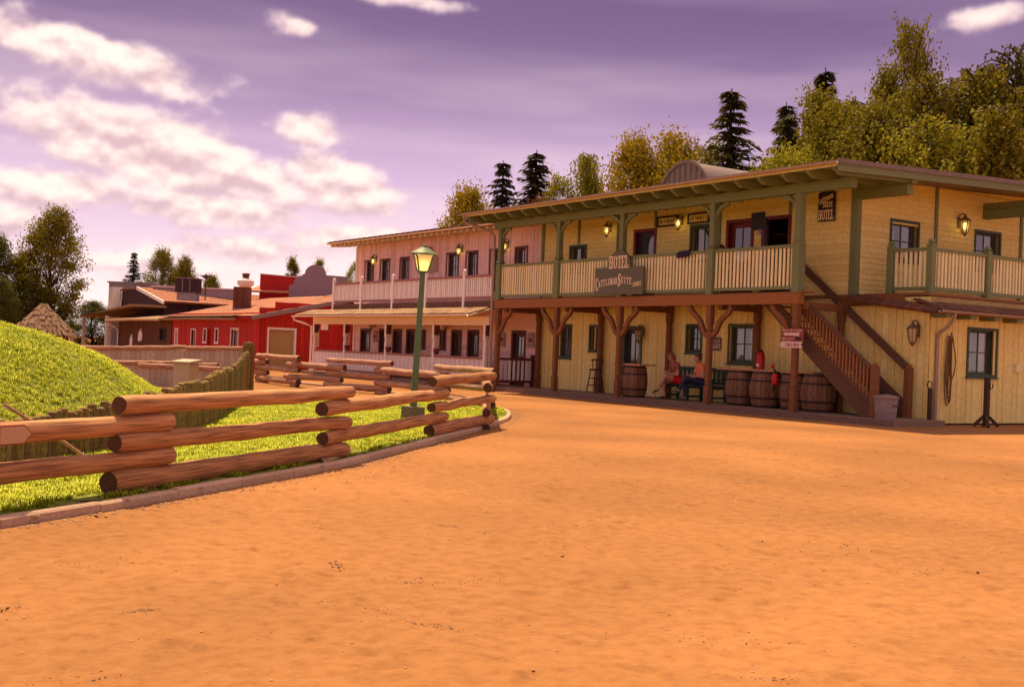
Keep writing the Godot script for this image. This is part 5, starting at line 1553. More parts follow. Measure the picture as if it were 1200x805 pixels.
	for j in 6:
		for i in 44:
			var an := TAU * (i + 0.5 * (j % 2)) / 44.0 + rng.randf_range(-0.03, 0.03)
			var rad := 1.48 - j * 0.24
			var q := part("straw_bundle", unit_box(Vector3(0.16, 0.44, 0.05)), straw, t, Vector3(cos(an) * rad, 1.38 + j * 0.235 + rng.randf_range(-0.05, 0.05), sin(an) * rad), PI / 2 - an)
			q.rotation.x = -0.8 + rng.randf_range(-0.15, 0.15)
			q.rotation.z = rng.randf_range(-0.2, 0.2)
	for i in 8:
		var an := TAU * i / 8.0
		part("hut_post", Geo.new().tube([Vector3(cos(an) * 1.15, 0, sin(an) * 1.15), Vector3(cos(an) * 1.15, 1.5, sin(an) * 1.15)], [0.07, 0.06], 7), mat("brown_wall_a", Color.WHITE), t)
	part("hut_wall", Geo.new().lathe([Vector2(1.0, 0.0), Vector2(1.0, 0.95), Vector2(0.94, 0.95), Vector2(0.94, 0.0)], 20), mat("brown_wall_b", Color.WHITE), t)

# ---------------------------------------------------------------- fences
func log_mesh(L: float, r0: float, r1: float, sd: int, bend := 0.013) -> ArrayMesh:     # a trunk along X, centred, with uneven bark and cut ends
	var f := FastNoiseLite.new()
	f.seed = sd
	f.frequency = 1.0
	f.fractal_octaves = 3
	var n := maxi(8, int(L / 0.14))
	var seg := 18
	var bark := Geo.new()
	var ends := Geo.new()
	var P := []
	for i in n + 1:
		var t := float(i) / n
		var row := []
		var c := Vector3((t - 0.5) * L, bend * f.get_noise_2d(t * 2.2, 3.0) * 1.6, bend * f.get_noise_2d(t * 2.2, 9.0) * 1.6)
		var r := lerpf(r0, r1, t)
		var edge := 1.0 - 0.10 * exp(-minf(t, 1.0 - t) * L / 0.012)
		for k in seg:
			var a := TAU * k / seg
			var rr := r * edge * (1.0 + 0.07 * f.get_noise_3d(t * L * 1.5, cos(a) * 1.1, sin(a) * 1.1) + 0.03 * f.get_noise_3d(t * L * 6.0, cos(a) * 3.0, sin(a) * 3.0))
			row.append(c + Vector3(0, cos(a), sin(a)) * rr)
		P.append([row, c])
	for i in n:
		for k in seg:
			var l := (k + 1) % seg
			var ca: Vector3 = P[i][1]
			var cb: Vector3 = P[i + 1][1]
			var a: Vector3 = P[i][0][k]
			var b: Vector3 = P[i][0][l]
			var c: Vector3 = P[i + 1][0][l]
			var d: Vector3 = P[i + 1][0][k]
			bark.tris(a, b, c, (a - ca).normalized(), (b - ca).normalized(), (c - cb).normalized())
			bark.tris(a, c, d, (a - ca).normalized(), (c - cb).normalized(), (d - cb).normalized())
	for e in [0, n]:
		var c: Vector3 = P[e][1]
		for k in seg:
			var l := (k + 1) % seg
			if e == 0:
				ends.tri(c, P[e][0][k], P[e][0][l])
			else:
				ends.tri(c, P[e][0][l], P[e][0][k])
	var m := bark.surface()
	ends.surface(m)
	return m

func lay_log(parent: Node, a: Vector3, b: Vector3, r0: float, r1: float, sd: int, called := "log", bark_i := -1) -> MeshInstance3D:
	var o := MeshInstance3D.new()
	o.name = called
	o.mesh = log_mesh(a.distance_to(b), r0, r1, sd)
	o.mesh.surface_set_material(0, mats["grey_sunlit_log_0"] if bark_i == 9 else mats["bark_%d" % (bark_i if bark_i >= 0 else sd % 3)])
	o.mesh.surface_set_material(1, mats["cut_wood"])
	parent.add_child(o, true)
	var x := (b - a).normalized()
	var z := x.cross(Vector3.UP).normalized()
	o.transform = Transform3D(Basis(x, z.cross(x), z).rotated(x, sd * 1.3), (a + b) * 0.5 - parent.position)
	return o

func build_log_fence() -> void:
	mat("bark_0", Color(0.54, 0.255, 0.095), 0.8, Vector3(0.12, 4, 4), "cracked", 0.6, false)
	mat("bark_1", Color(0.60, 0.29, 0.11), 0.8, Vector3(0.10, 3.5, 3.5), "cracked", 0.6, false)
	mat("bark_2", Color(0.50, 0.235, 0.085), 0.8, Vector3(0.13, 4.5, 4.5), "cracked", 0.6, false)
	mat("cut_wood", Color(0.20, 0.09, 0.045), 0.9, Vector3(9, 9, 9), "strong", 0.4, false)
	mat("grey_sunlit_log_0", Color(0.52, 0.29, 0.17), 0.85, Vector3(0.14, 4, 4), "cracked", 0.5, false)
	# corners of the zigzag, and the height of the five layers at each
	var S := [Vector2(12.35, 22.3), Vector2(10.03, 18.77), Vector2(7.92, 16.03), Vector2(4.88, 12.88), Vector2(2.95, 10.78), Vector2(-1.98, 7.62), Vector2(-5.1, 6.95), Vector2(-9.0, 6.55), Vector2(-11.1, 6.95), Vector2(-13.2, 7.3), Vector2(-16.6, 7.0), Vector2(-18.9, 7.5)]
	var H := [[0.16, 0.33, 0.48, 0.63, 0.79], [0.165, 0.335, 0.48, 0.625, 0.785], [0.16, 0.32, 0.47, 0.645, 0.81], [0.16, 0.33, 0.49, 0.68, 0.87], [0.17, 0.31, 0.52, 0.71, 0.91], [0.165, 0.33, 0.51, 0.69, 0.88], [0.165, 0.33, 0.51, 0.69, 0.88]]
	var f := thing("log_fence", "zigzag fence of stacked brown logs along the grass and kerb", "fence", Vector3(S[2].x, 0, S[2].y))
	var sd := 11
	for i in S.size() - 1:
		var a: Vector2 = S[i]
		var b: Vector2 = S[i + 1]
		var d := (b - a).normalized()
		var over := 0.36 if i < 5 else 0.42
		var levels := [1, 3] if i % 2 == 0 else [0, 2, 4]
		for l in levels:
			var ha: float = H[mini(i, 6)][l]
			var hb: float = H[mini(i + 1, 6)][l]
			var slide := rng.randf_range(-0.07, 0.07)
			var pa := a - d * (over + slide)
			var pb := b + d * (over - slide)
			var r: float = [0.094, 0.076, 0.072, 0.084, 0.074][l] * rng.randf_range(0.95, 1.06)
			sd += 1
			lay_log(f, Vector3(pa.x, ha + (ha - hb) * 0.1, pa.y), Vector3(pb.x, hb, pb.y), r * 1.06, r * 0.98, sd, "log", 9 if i >= 5 else -1)  # far panels take a paler log colour, sunlight put into the paint
		if i > 0:
			var c := a - d * 0.1
			sd += 1
			lay_log(f, Vector3(c.x - d.x * 0.28, 0.05, c.y - d.y * 0.28), Vector3(c.x + d.x * 0.28, 0.05, c.y + d.y * 0.28), 0.075, 0.075, sd, "foot_log", 9)
	# arrow board fixed to the nearest log
	var nd: Vector2 = (S[1] - S[0]).normalized()
	var face := Vector3(-nd.y, 0, nd.x)
	if face.x < 0: face = -face
	var w := thing("log_arrow_sign", "red rimmed cream arrow board pointing right on the nearest log", "sign")
	var c := Vector2(10.86, 20.02)
	var z := face.normalized()
	w.transform = Transform3D(Basis(Vector3.UP.cross(z).normalized(), Vector3.UP, z), Vector3(c.x, 0.545, c.y) + z * 0.095)
	w.rotate_object_local(Vector3(0, 0, 1), 0.0)
	part("sign_board", Geo.new().prism(PackedVector2Array([Vector2(-0.75, 0), Vector2(0.10, 0), Vector2(0.185, 0.07), Vector2(0.10, 0.14), Vector2(-0.75, 0.14)]), Transform3D(Basis.IDENTITY, Vector3.ZERO), 0.018), mat("sign_rim", Color(0.25, 0.025, 0.015), 0.6, Vector3.ONE, ""), w)
	part("sign_face", Geo.new().prism(PackedVector2Array([Vector2(-0.74, 0.009), Vector2(0.097, 0.009), Vector2(0.172, 0.07), Vector2(0.097, 0.131), Vector2(-0.74, 0.131)]), Transform3D(Basis.IDENTITY, Vector3(0, 0, 0.0185)), 0.003), mat("sign_cream_face", Color(0.62, 0.36, 0.20), 0.6, Vector3(6, 6, 6), "soft"), w)
	letters("E", 0.05, 0.004, mat("sign_rim", Color.WHITE), w, Vector3(-0.135, 0.100, 0.023), 0.0, 0.8)
	letters("E", 0.05, 0.004, mat("sign_rim", Color.WHITE), w, Vector3(-0.135, 0.040, 0.023), 0.0, 0.8)
	# leaning stake in front of the palisade
	var stake := thing("leaning_stake", "thin grey stake leaning against the palisade behind the near log", "stake", Vector3(9.15, 0.05, 18.7))
	part("pole", Geo.new().tube([Vector3(0, 0, 0), Vector3(-0.02, 0.33, 0.45), Vector3(-0.03, 0.68, 0.98)], [0.017, 0.017, 0.015], 7), mat("grey_sunlit_log_0", Color.WHITE), stake)
	# palisade of upright half logs
	var p := thing("palisade", "low palisade of upright mossy stakes in front of the mound", "palisade", Vector3(PALE[3].x, 0, PALE[3].y))
	var pm := [mat("pale_a", Color(0.40, 0.25, 0.06), 0.9, Vector3(6, 1.5, 6), "strong", 0.5), mat("pale_b", Color(0.31, 0.19, 0.05), 0.9, Vector3(6, 1.5, 6), "strong", 0.5), mat("pale_c", Color(0.47, 0.31, 0.085), 0.9, Vector3(6, 1.5, 6), "strong", 0.5)]
	var shapes := []
	for k in 5:
		var g := Geo.new()
		var rr := 0.05 + 0.006 * k
		g.lathe([Vector2(rr, 0.0), Vector2(rr * 0.97, 0.82), Vector2(rr * 0.7, 0.97), Vector2(rr * 0.2, 1.0), Vector2(0, 1.0)], 8)
		shapes.append(g.surface())
	var curve := Curve2D.new()
	for i in PALE.size():
		var a: Vector2 = PALE[maxi(i - 1, 0)]
		var b: Vector2 = PALE[mini(i + 1, PALE.size() - 1)]
		curve.add_point(PALE[i], -(b - a) / 6.0, (b - a) / 6.0)
	var total := curve.get_baked_length()
	var s := 0.0
	while s < total:
		var q := curve.sample_baked(s)
		var t := s / total
		var hh := lerpf(0.53, 0.88, smoothstep(0.05, 0.6, t)) + 0.22 * smoothstep(0.6, 1.0, t) + rng.randf_range(-0.05, 0.03)
		var o := part("stake", shapes[rng.randi() % 5], pm[rng.randi() % 3], p, Vector3(q.x, -0.02, q.y) - p.position, rng.randf() * TAU)
		o.scale = Vector3(1, hh, 1)
		o.rotation.z = rng.randf_range(-0.025, 0.025)
		s += rng.randf_range(0.094, 0.112)
	part("end_post", Geo.new().lathe([Vector2(0.16, 0), Vector2(0.15, 1.22), Vector2(0.13, 1.3), Vector2(0, 1.32)], 12), pm[1], p, Vector3(-8.45, 0, 10.62) - p.position)
	# grey plank walls with log caps behind the palisade
	var plank := [mat("grey_plank_a", Color(0.54, 0.43, 0.31), 0.9, Vector3(3, 1, 3), "soft"), mat("grey_plank_b", Color(0.47, 0.37, 0.26), 0.9, Vector3(3, 1, 3), "soft")]
	for k in [[Vector2(-15.0, 12.6), Vector2(-12.6, 9.9), 0.52, 0.56, "weathered plank wall with a mossy log cap nearest the mound"], [Vector2(-19.2, 12.6), Vector2(-15.3, 7.9), 0.84, 1.06, "taller weathered plank wall with a pale log cap further back"], [Vector2(-12.4, 12.2), Vector2(-11.0, 10.4), 0.52, 0.5, "short weathered plank wall beside the cream post box"]]:
		var a: Vector2 = k[0]
		var b: Vector2 = k[1]
		var o := thing("plank_wall", k[4], "fence", Vector3(a.x, 0, a.y), 0.0, "plank walls behind the palisade")
		var n := int(a.distance_to(b) / 0.16)
		var turn := atan2(-(b.y - a.y), b.x - a.x)
		for i in n:
			var t := (i + 0.5) / n
			var q := a.lerp(b, t)
			var hh: float = lerpf(k[2], k[3], t)
			part("plank", unit_box(Vector3(0.15, snappedf(hh, 0.02), 0.035)), plank[rng.randi() % 2], o, Vector3(q.x, snappedf(hh, 0.02) / 2, q.y) - o.position, turn)
		var parts := 3
		for i in parts:
			var u := a.lerp(b, float(i) / parts)
			var v := a.lerp(b, float(i + 1) / parts)
			sd += 1
			lay_log(o, Vector3(u.x, lerpf(k[2], k[3], float(i) / parts) + 0.05, u.y), Vector3(v.x, lerpf(k[2], k[3], float(i + 1) / parts) + 0.05 + 0.03 * (i % 2), v.y), 0.075, 0.07, sd, "cap_log", 9)
	# another log fence far back by the brown house
	var ff := thing("far_log_fence", "grey stacked log fence in front of the brown house", "fence", Vector3(-26.0, 0, 10.4))
	var Q := [Vector2(-28.6, 14.0), Vector2(-26.3, 11.2), Vector2(-25.0, 9.6), Vector2(-24.0, 7.9), Vector2(-22.2, 6.6)]
	for i in Q.size() - 1:
		var a: Vector2 = Q[i]
		var b: Vector2 = Q[i + 1]
		var d := (b - a).normalized()
		for l in ([1, 3] if i % 2 == 0 else [0, 2, 4]):
			sd += 1
			lay_log(ff, Vector3(a.x - d.x * 0.3, 0.18 + l * 0.17, a.y - d.y * 0.3), Vector3(b.x + d.x * 0.3, 0.18 + l * 0.17, b.y + d.y * 0.3), 0.09, 0.085, sd, "log", 9)

# ---------------------------------------------------------------- lamp, post box
func build_lamp() -> void:
	var green := mat("lamp_green", Color(0.14, 0.20, 0.085), 0.5, Vector3(4, 4, 4), "soft")
	var o := thing("street_lamp", "green street lamp with square lantern standing in the grass", "street lamp", Vector3(1.93, 0.05, 11.65))
	o.basis = Basis(Vector3(-0.829, 0, -0.559), 0.03)
	part("base_block", Geo.new().chamfered(Vector3(0, 0.12, 0), Vector3(0.34, 0.30, 0.30), 0.02), mat("lamp_concrete", Color(0.36, 0.28, 0.17), 0.9, Vector3(4, 4, 4), "strong"), o)
	part("pole", Geo.new().tube([Vector3(0, 0.2, 0), Vector3(0, 1.2, 0), Vector3(0, 2.62, 0)], [0.062, 0.056, 0.046], 12), green, o)
	var g := Geo.new()
	var b := 0.082
	var t := 0.148
	var y0 := 2.63
	var y1 := 2.92
	for i in 4:
		var a := PI / 4 + PI / 2 * i
		var u := Vector3(cos(a), 0, sin(a)) * sqrt(2.0)
		g.beam(u * b + Vector3.UP * y0, u * t + Vector3.UP * y1, 0.022, 0.022)
	g.box(Vector3(0, y0 - 0.01, 0), Vector3(b * 2.1, 0.025, b * 2.1))
	g.lathe([Vector2(t * 1.50, y1), Vector2(t * 1.62, y1 + 0.02), Vector2(t * 0.9, y1 + 0.09), Vector2(0.07, y1 + 0.12), Vector2(0.05, y1 + 0.13), Vector2(0.04, y1 + 0.17), Vector2(0.0, y1 + 0.185)], 4)
	var cage := part("lantern_frame", g, green, o)
	cage.rotation.y = -0.35
	var frosted := StandardMaterial3D.new()
	frosted.resource_name = "frosted_pane"
	frosted.albedo_color = Color(0.86, 0.72, 0.5).linear_to_srgb()
	frosted.roughness = 0.5
	frosted.backlight_enabled = true
	frosted.backlight = Color(0.9, 0.85, 0.75)
	for i in 4:
		var a := PI / 2 * i
		var q := Geo.new()
		var B := Basis(Vector3.UP, a)
		q.quad(B * Vector3(-b + 0.01, y0 + 0.01, b - 0.004), B * Vector3(b - 0.01, y0 + 0.01, b - 0.004), B * Vector3(t - 0.012, y1 - 0.005, t - 0.006), B * Vector3(-t + 0.012, y1 - 0.005, t - 0.006))
		part("lantern_pane", q, frosted, cage)
	part("lamp_bulb", Geo.new().lathe([Vector2(0.02, y0 + 0.02), Vector2(0.03, y0 + 0.06), Vector2(0.05, y0 + 0.14), Vector2(0.03, y0 + 0.2), Vector2(0, y0 + 0.21)], 10), glow("lamp_bulb_glow", Color(1.0, 0.70, 0.28), 0.9), o)
	lamp_light(o, Vector3(0, y0 + 0.12, 0), 0.02)
	var p := thing("post_box", "cream metal cabinet with sloping lid behind the palisade", "cabinet", Vector3(-9.65, 0.0, 11.8), 0.6)
	part("cabinet_body", Geo.new().chamfered(Vector3(0, 0.36, 0), Vector3(0.5, 0.72, 0.42), 0.02), mat("cabinet_cream", Color(0.55, 0.44, 0.27), 0.5, Vector3(3, 3, 3), "soft"), p)
	part("lid", Geo.new().prism(PackedVector2Array([Vector2(-0.25, 0.73), Vector2(0.27, 0.725), Vector2(0.27, 0.76), Vector2(-0.25, 0.82)]), Transform3D(Basis(Vector3(0, 0, 1), Vector3(0, 1, 0), Vector3(-1, 0, 0)), Vector3(0.29, 0, 0)), 0.58), mat("cabinet_cream", Color.WHITE), p)

# ---------------------------------------------------------------- things on the porch
func make_barrel(label: String, at: Vector3, sd: int, hgt := 0.93, rb := 0.43) -> Node3D:
	var o := thing("barrel", label, "barrel", at, sd * 0.7, "oak barrels on the hotel porch")
	var wood := [mat("stave_a", Color(0.44, 0.21, 0.105), 0.75, Vector3(7, 1, 7), "strong", 0.3), mat("stave_b", Color(0.38, 0.175, 0.09), 0.75, Vector3(7, 1, 7), "strong", 0.3), mat("stave_c", Color(0.50, 0.26, 0.13), 0.75, Vector3(7, 1, 7), "strong", 0.3)]
	var rt := rb * 0.80
	var prof := func(t: float) -> float: return rt + (rb - rt) * sin(PI * t)
	var n := 22
	for k in n:
		var a0 := TAU * k / n + 0.012
		var a1 := TAU * (k + 1) / n - 0.012
		var g := Geo.new()
		for j in 8:
			var t0 := j / 8.0
			var t1 := (j + 1) / 8.0
			var p := []
			for c in [[a0, t0], [a1, t0], [a1, t1], [a0, t1]]:
				var r: float = prof.call(c[1])
				p.append(Vector3(cos(c[0]) * r, c[1] * hgt, -sin(c[0]) * r))
			g.quad(p[0], p[1], p[2], p[3])
		part("stave", g, wood[(k * 7 + sd) % 3], o)
	part("head", Geo.new().lathe([Vector2(rt - 0.015, 0.02), Vector2(rt - 0.015, hgt - 0.03), Vector2(0, hgt - 0.03)], 22), wood[1], o)
	var iron := mat("hoop_iron", Color(0.07, 0.042, 0.035), 0.6, Vector3(3, 3, 3), "strong")
	for t in [0.04, 0.26, 0.74, 0.96]:
		var h0: float = t - 0.025
		var h1: float = t + 0.025
		part("hoop", Geo.new().lathe([Vector2(prof.call(h0) + 0.001, h0 * hgt), Vector2(prof.call(h0) + 0.006, h0 * hgt), Vector2(prof.call(h1) + 0.006, h1 * hgt), Vector2(prof.call(h1) + 0.001, h1 * hgt)], 26), iron, o)
	return o

func build_props() -> void:
	var plank := mat("table_plank", Color(0.62, 0.31, 0.12), 0.6, Vector3(1, 5, 5), "soft")
	make_barrel("oak barrel leftmost of four under the long plank counter", Vector3(-2.68, 0.15, -0.9), 1)
	make_barrel("oak barrel below the red fire extinguisher, second from left", Vector3(-1.72, 0.15, -0.85), 2)
	make_barrel("oak barrel half hidden behind the stair post", Vector3(-0.80, 0.15, -0.95), 3)
	make_barrel("oak barrel under the stair, rightmost of four", Vector3(0.02, 0.15, -0.85), 4)
	var c := thing("plank_counter", "long light plank counter laid over the barrels", "counter", Vector3(-1.4, 1.082, -0.95))
	for i in 3:
		part("plank", Geo.new().span(Vector3(-1.95, 0.0, -0.33 + i * 0.225), Vector3(1.45, 0.045, -0.33 + i * 0.225 + 0.215)), plank, c)
	var red := mat("extinguisher_red", Color(0.50, 0.01, 0.008), 0.3, Vector3.ONE, "")
	var black := mat("black_rubber", Color(0.015, 0.013, 0.012), 0.6, Vector3.ONE, "")
	var white := mat("white_label", Color(0.8, 0.72, 0.68), 0.6, Vector3.ONE, "")
	var e := thing("fire_extinguisher", "red fire extinguisher standing on the plank counter", "extinguisher", Vector3(-2.12, 1.128, -1.02))
	part("cylinder", Geo.new().lathe([Vector2(0, 0), Vector2(0.10, 0.0), Vector2(0.11, 0.02), Vector2(0.11, 0.36), Vector2(0.09, 0.43), Vector2(0.045, 0.47), Vector2(0, 0.475)], 18), red, e)
	part("valve", Geo.new().lathe([Vector2(0.035, 0.47), Vector2(0.035, 0.51), Vector2(0, 0.515)], 10).box(Vector3(-0.05, 0.52, 0), Vector3(0.14, 0.02, 0.03)), black, e)
	part("label", Geo.new().span(Vector3(-0.045, 0.07, 0.085), Vector3(0.045, 0.15, 0.112)), white, e)
	part("hose", Geo.new().tube([Vector3(0.03, 0.49, 0.0), Vector3(0.10, 0.47, 0.02), Vector3(0.135, 0.38, 0.03), Vector3(0.13, 0.2, 0.02)], [0.012, 0.012, 0.012, 0.016], 6), black, e)
	var j := thing("red_jug", "small red canister with black nozzle hanging by the third barrel", "canister", Vector3(-1.02, 0.62, -0.42))
	part("canister_body", Geo.new().lathe([Vector2(0, 0.14), Vector2(0.075, 0.15), Vector2(0.085, 0.19), Vector2(0.085, 0.38), Vector2(0.05, 0.43), Vector2(0, 0.43)], 14), red, j)
	part("nozzle", Geo.new().tube([Vector3(0, 0.42, 0), Vector3(-0.02, 0.50, 0.0), Vector3(-0.06, 0.54, 0)], [0.03, 0.028, 0.02], 8).tube([Vector3(-0.02, 0.15, 0), Vector3(-0.03, 0.05, 0.0), Vector3(-0.06, -0.02, 0)], [0.025, 0.03, 0.02], 8), black, j)
	part("knob", Geo.new().lathe([Vector2(0, 0.58), Vector2(0.04, 0.60), Vector2(0.05, 0.64), Vector2(0.03, 0.69), Vector2(0, 0.7)], 10), red, j, Vector3(-0.09, -0.03, 0))
	part("hook", Geo.new().tube([Vector3(0, 0.43, 0), Vector3(0, 0.48, -0.05), Vector3(0, 0.47, -0.14)], [0.008, 0.008, 0.008], 5), black, j)

	# barrel table and stool by the dark door
	make_barrel("wide reddish barrel table beside the third porch post", Vector3(-6.5, 0.15, -0.42), 5, 0.92, 0.38)
	var bt := thing("barrel_table_top", "thick plank table top lying on the lone barrel", "table top", Vector3(-6.55, 1.072, -0.42))
	part("plank", Geo.new().span(Vector3(-0.62, 0, -0.32), Vector3(0.6, 0.05, -0.004)), plank, bt)
	part("plank", Geo.new().span(Vector3(-0.62, 0, 0.004), Vector3(0.6, 0.05, 0.32)), plank, bt)
	var st := thing("bar_stool", "tall dark bar stool with round back beside a porch wall post", "stool", Vector3(-9.02, 0.15, -0.95), 0.25)
	var dk := mat("stool_wood", Color(0.07, 0.032, 0.022), 0.6, Vector3(5, 2, 5), "soft")
	part("seat", Geo.new().lathe([Vector2(0, 0.70), Vector2(0.2, 0.70), Vector2(0.215, 0.725), Vector2(0.2, 0.75), Vector2(0, 0.74)], 18), dk, st)
	for k in 4:
		var a := PI / 4 + PI / 2 * k
		part("leg", Geo.new().tube([Vector3(cos(a) * 0.27, 0, sin(a) * 0.27), Vector3(cos(a) * 0.16, 0.7, sin(a) * 0.16)], [0.02, 0.018], 8), dk, st)
	for y in [0.24, 0.46]:
		var g := Geo.new()
		var rr := lerpf(0.27, 0.16, y / 0.7)
		for k in 4:
			var a := PI / 4 + PI / 2 * k
			g.beam(Vector3(cos(a) * rr, y, sin(a) * rr), Vector3(cos(a + PI / 2) * rr, y, sin(a + PI / 2) * rr), 0.018, 0.025)
		part("stretcher", g, dk, st)
	var back := Geo.new()
	var pts := []
	var rad := []
	for k in 11:
		var a := PI + PI * 0.08 + PI * 0.84 * k / 10.0
		pts.append(Vector3(cos(a) * 0.24, 1.02 + 0.02 * sin(PI * k / 10.0), sin(a) * 0.2))
		rad.append(0.022)
	back.tube(pts, rad, 8)
	part("back_rest", back, dk, st)
	for k in 5:
		var a := PI + PI * 0.14 + PI * 0.72 * k / 4.0
		part("back_spindle", Geo.new().tube([Vector3(cos(a) * 0.18, 0.73, sin(a) * 0.16), Vector3(cos(a) * 0.235, 1.02, sin(a) * 0.195)], [0.012, 0.012], 6), dk, st)

	# green bench
	var bg := mat("bench_green", Color(0.03, 0.10, 0.075), 0.55, Vector3(4, 4, 4), "soft")
	var b := thing("bench", "dark green slatted bench against the yellow porch wall", "bench", Vector3(-4.85, 0.15, -1.2))
	for i in 4:
		part("seat_slat", Geo.new().span(Vector3(-0.98, 0.42, -0.24 + i * 0.125), Vector3(0.98, 0.45, -0.24 + i * 0.125 + 0.115)), bg, b)
	part("back_rail", Geo.new().span(Vector3(-1.0, 0.86, -0.33), Vector3(1.0, 0.95, -0.28)), bg, b)
	part("back_rail", Geo.new().span(Vector3(-1.0, 0.48, -0.31), Vector3(1.0, 0.55, -0.27)), bg, b)
	for i in 11:
		part("back_slat", unit_box(Vector3(0.07, 0.31, 0.022)), bg, b, Vector3(-0.87 + i * 0.174, 0.705, -0.295))
	for s in [-0.97, 0.0, 0.97]:
		part("leg", Geo.new().span(Vector3(s - 0.035, 0, 0.19), Vector3(s + 0.035, 0.42, 0.26)), bg, b)
		part("leg", Geo.new().span(Vector3(s - 0.035, 0, -0.34), Vector3(s + 0.035, 0.97, -0.27)), bg, b)
		part("side_rail", Geo.new().span(Vector3(s - 0.03, 0.36, -0.269), Vector3(s + 0.03, 0.418, 0.189)).span(Vector3(s - 0.025, 0.1, -0.269), Vector3(s + 0.025, 0.15, 0.189)), bg, b)
	for s in [-0.97, 0.97]:
		part("arm_rest", Geo.new().span(Vector3(s - 0.045, 0.62, -0.27), Vector3(s + 0.045, 0.65, 0.29)).span(Vector3(s - 0.03, 0.42, 0.2), Vector3(s + 0.03, 0.62, 0.25)), bg, b)

	# bin, hitching post, rings, hose
	var zinc := mat("zinc", Color(0.36, 0.27, 0.25), 0.45, Vector3(2, 2, 2), "soft")
	zinc.metallic = 0.35
	var bin := thing("dustbin", "dented grey metal dustbin at the foot of the stair", "dustbin", Vector3(2.65, 0.015, -0.1))
	var bg2 := Geo.new()
	bg2.lathe([Vector2(0, 0.0), Vector2(0.215, 0.0), Vector2(0.22, 0.03), Vector2(0.215, 0.05), Vector2(0.245, 0.30), Vector2(0.25, 0.31), Vector2(0.246, 0.32), Vector2(0.268, 0.60), Vector2(0.275, 0.62)], 26)
	part("bin_body", bg2, zinc, bin)
	part("lid", Geo.new().lathe([Vector2(0.29, 0.605), Vector2(0.295, 0.64), Vector2(0.28, 0.65), Vector2(0.10, 0.69), Vector2(0, 0.70)], 26), zinc, bin)
	part("lid_handle", Geo.new().tube([Vector3(-0.06, 0.68, 0), Vector3(-0.05, 0.74, 0), Vector3(0.05, 0.74, 0), Vector3(0.06, 0.68, 0)], [0.01, 0.01, 0.01, 0.01], 6), black, bin)
	for s in [-1, 1]:
		part("side_handle", Geo.new().tube([Vector3(s * 0.25, 0.46, -0.07), Vector3(s * 0.30, 0.44, -0.06), Vector3(s * 0.30, 0.44, 0.06), Vector3(s * 0.25, 0.46, 0.07)], [0.009, 0.009, 0.009, 0.009], 6), black, bin)
	var old := mat("old_post", Color(0.14, 0.075, 0.05), 0.9, Vector3(6, 1.5, 6), "strong", 0.4)
	var hp := thing("hitching_post", "wooden hitching post on splayed feet below the side window", "post", Vector3(3.4, 0.01, -2.75))
	part("shaft", Geo.new().chamfered(Vector3(0, 0.62, 0), Vector3(0.12, 1.1, 0.12), 0.02), old, hp)
	for k in 4:
		var a := PI / 4 + PI / 2 * k
		part("foot", Geo.new().beam(Vector3(cos(a) * 0.27, 0.035, sin(a) * 0.27), Vector3(cos(a) * 0.05, 0.26, sin(a) * 0.05), 0.07, 0.07), old, hp)
	var shoe := func(T: Vector3, parent: Node, nm: String) -> void:
		var q := []
		var w := []
		for k in 13:
			var a := -0.6 + (PI + 1.2) * k / 12.0
			q.append(T + Vector3(0.0, sin(a) * -0.075, cos(a) * 0.06))
			w.append(0.012)
		part(nm, Geo.new().tube(q, w, 6), black, parent)
	shoe.call(Vector3(0.075, 0.98, -0.05), hp, "horseshoe")
	var rp := thing("ring_post", "short grey post with an iron ring beside the downpipe", "post", Vector3(2.78, 0.15, -1.5))
	part("shaft", Geo.new().chamfered(Vector3(0, 0.36, 0), Vector3(0.09, 0.72, 0.09), 0.015), old, rp)
	var q := []
	var w := []
	for k in 17:
		q.append(Vector3(-0.02 + cos(TAU * k / 16.0) * 0.065, 0.80 + sin(TAU * k / 16.0) * 0.085, 0.0))
		w.append(0.013)
	part("ring", Geo.new().tube(q, w, 6), black, rp)
	var hose := thing("rope_coil", "coiled brown rope hanging on the hotel's side wall", "rope", Vector3(2.69, 2.1, -2.3))
	var rope := mat("rope", Color(0.33, 0.16, 0.05), 0.9, Vector3(8, 8, 8), "strong")
	part("hook", Geo.new().tube([Vector3(-0.06, 0.0, 0.02), Vector3(0.02, 0.0, 0.02), Vector3(0.05, 0.05, 0.02), Vector3(0.03, 0.09, 0.02)], [0.014, 0.014, 0.014, 0.014], 6), black, hose)
	for l in [[0.10, 1.55, 0.0], [0.06, 1.45, 0.015], [0.16, 1.0, -0.08], [0.12, 1.32, 0.03], [0.17, 1.62, 0.06]]:
		var pp := []
		var ww := []
		for k in 25:
			var a := TAU * k / 24.0
			var dn := (1.0 - cos(a)) * 0.5
			pp.append(Vector3(0.012 + 0.012 * sin(a * 3.0 + l[0] * 40.0), -l[1] * dn, l[2] + sin(a) * l[0] * (0.25 + 0.75 * dn)))
			ww.append(0.014)
		part("rope_loop", Geo.new().tube(pp, ww, 7), rope, hose)
	# dark coat over the balcony rail
	var coat := thing("draped_jacket", "dark jacket draped over the hotel's balcony rail", "jacket", Vector3(-4.05, 4.23, 0.02))
	var cg := Geo.new()
	var rows := [Vector3(0, -0.16, 0.075), Vector3(0, -0.02, 0.075), Vector3(0, 0.02, 0.05), Vector3(0, 0.035, 0.0), Vector3(0, 0.02, -0.05), Vector3(0, -0.3, -0.075)]
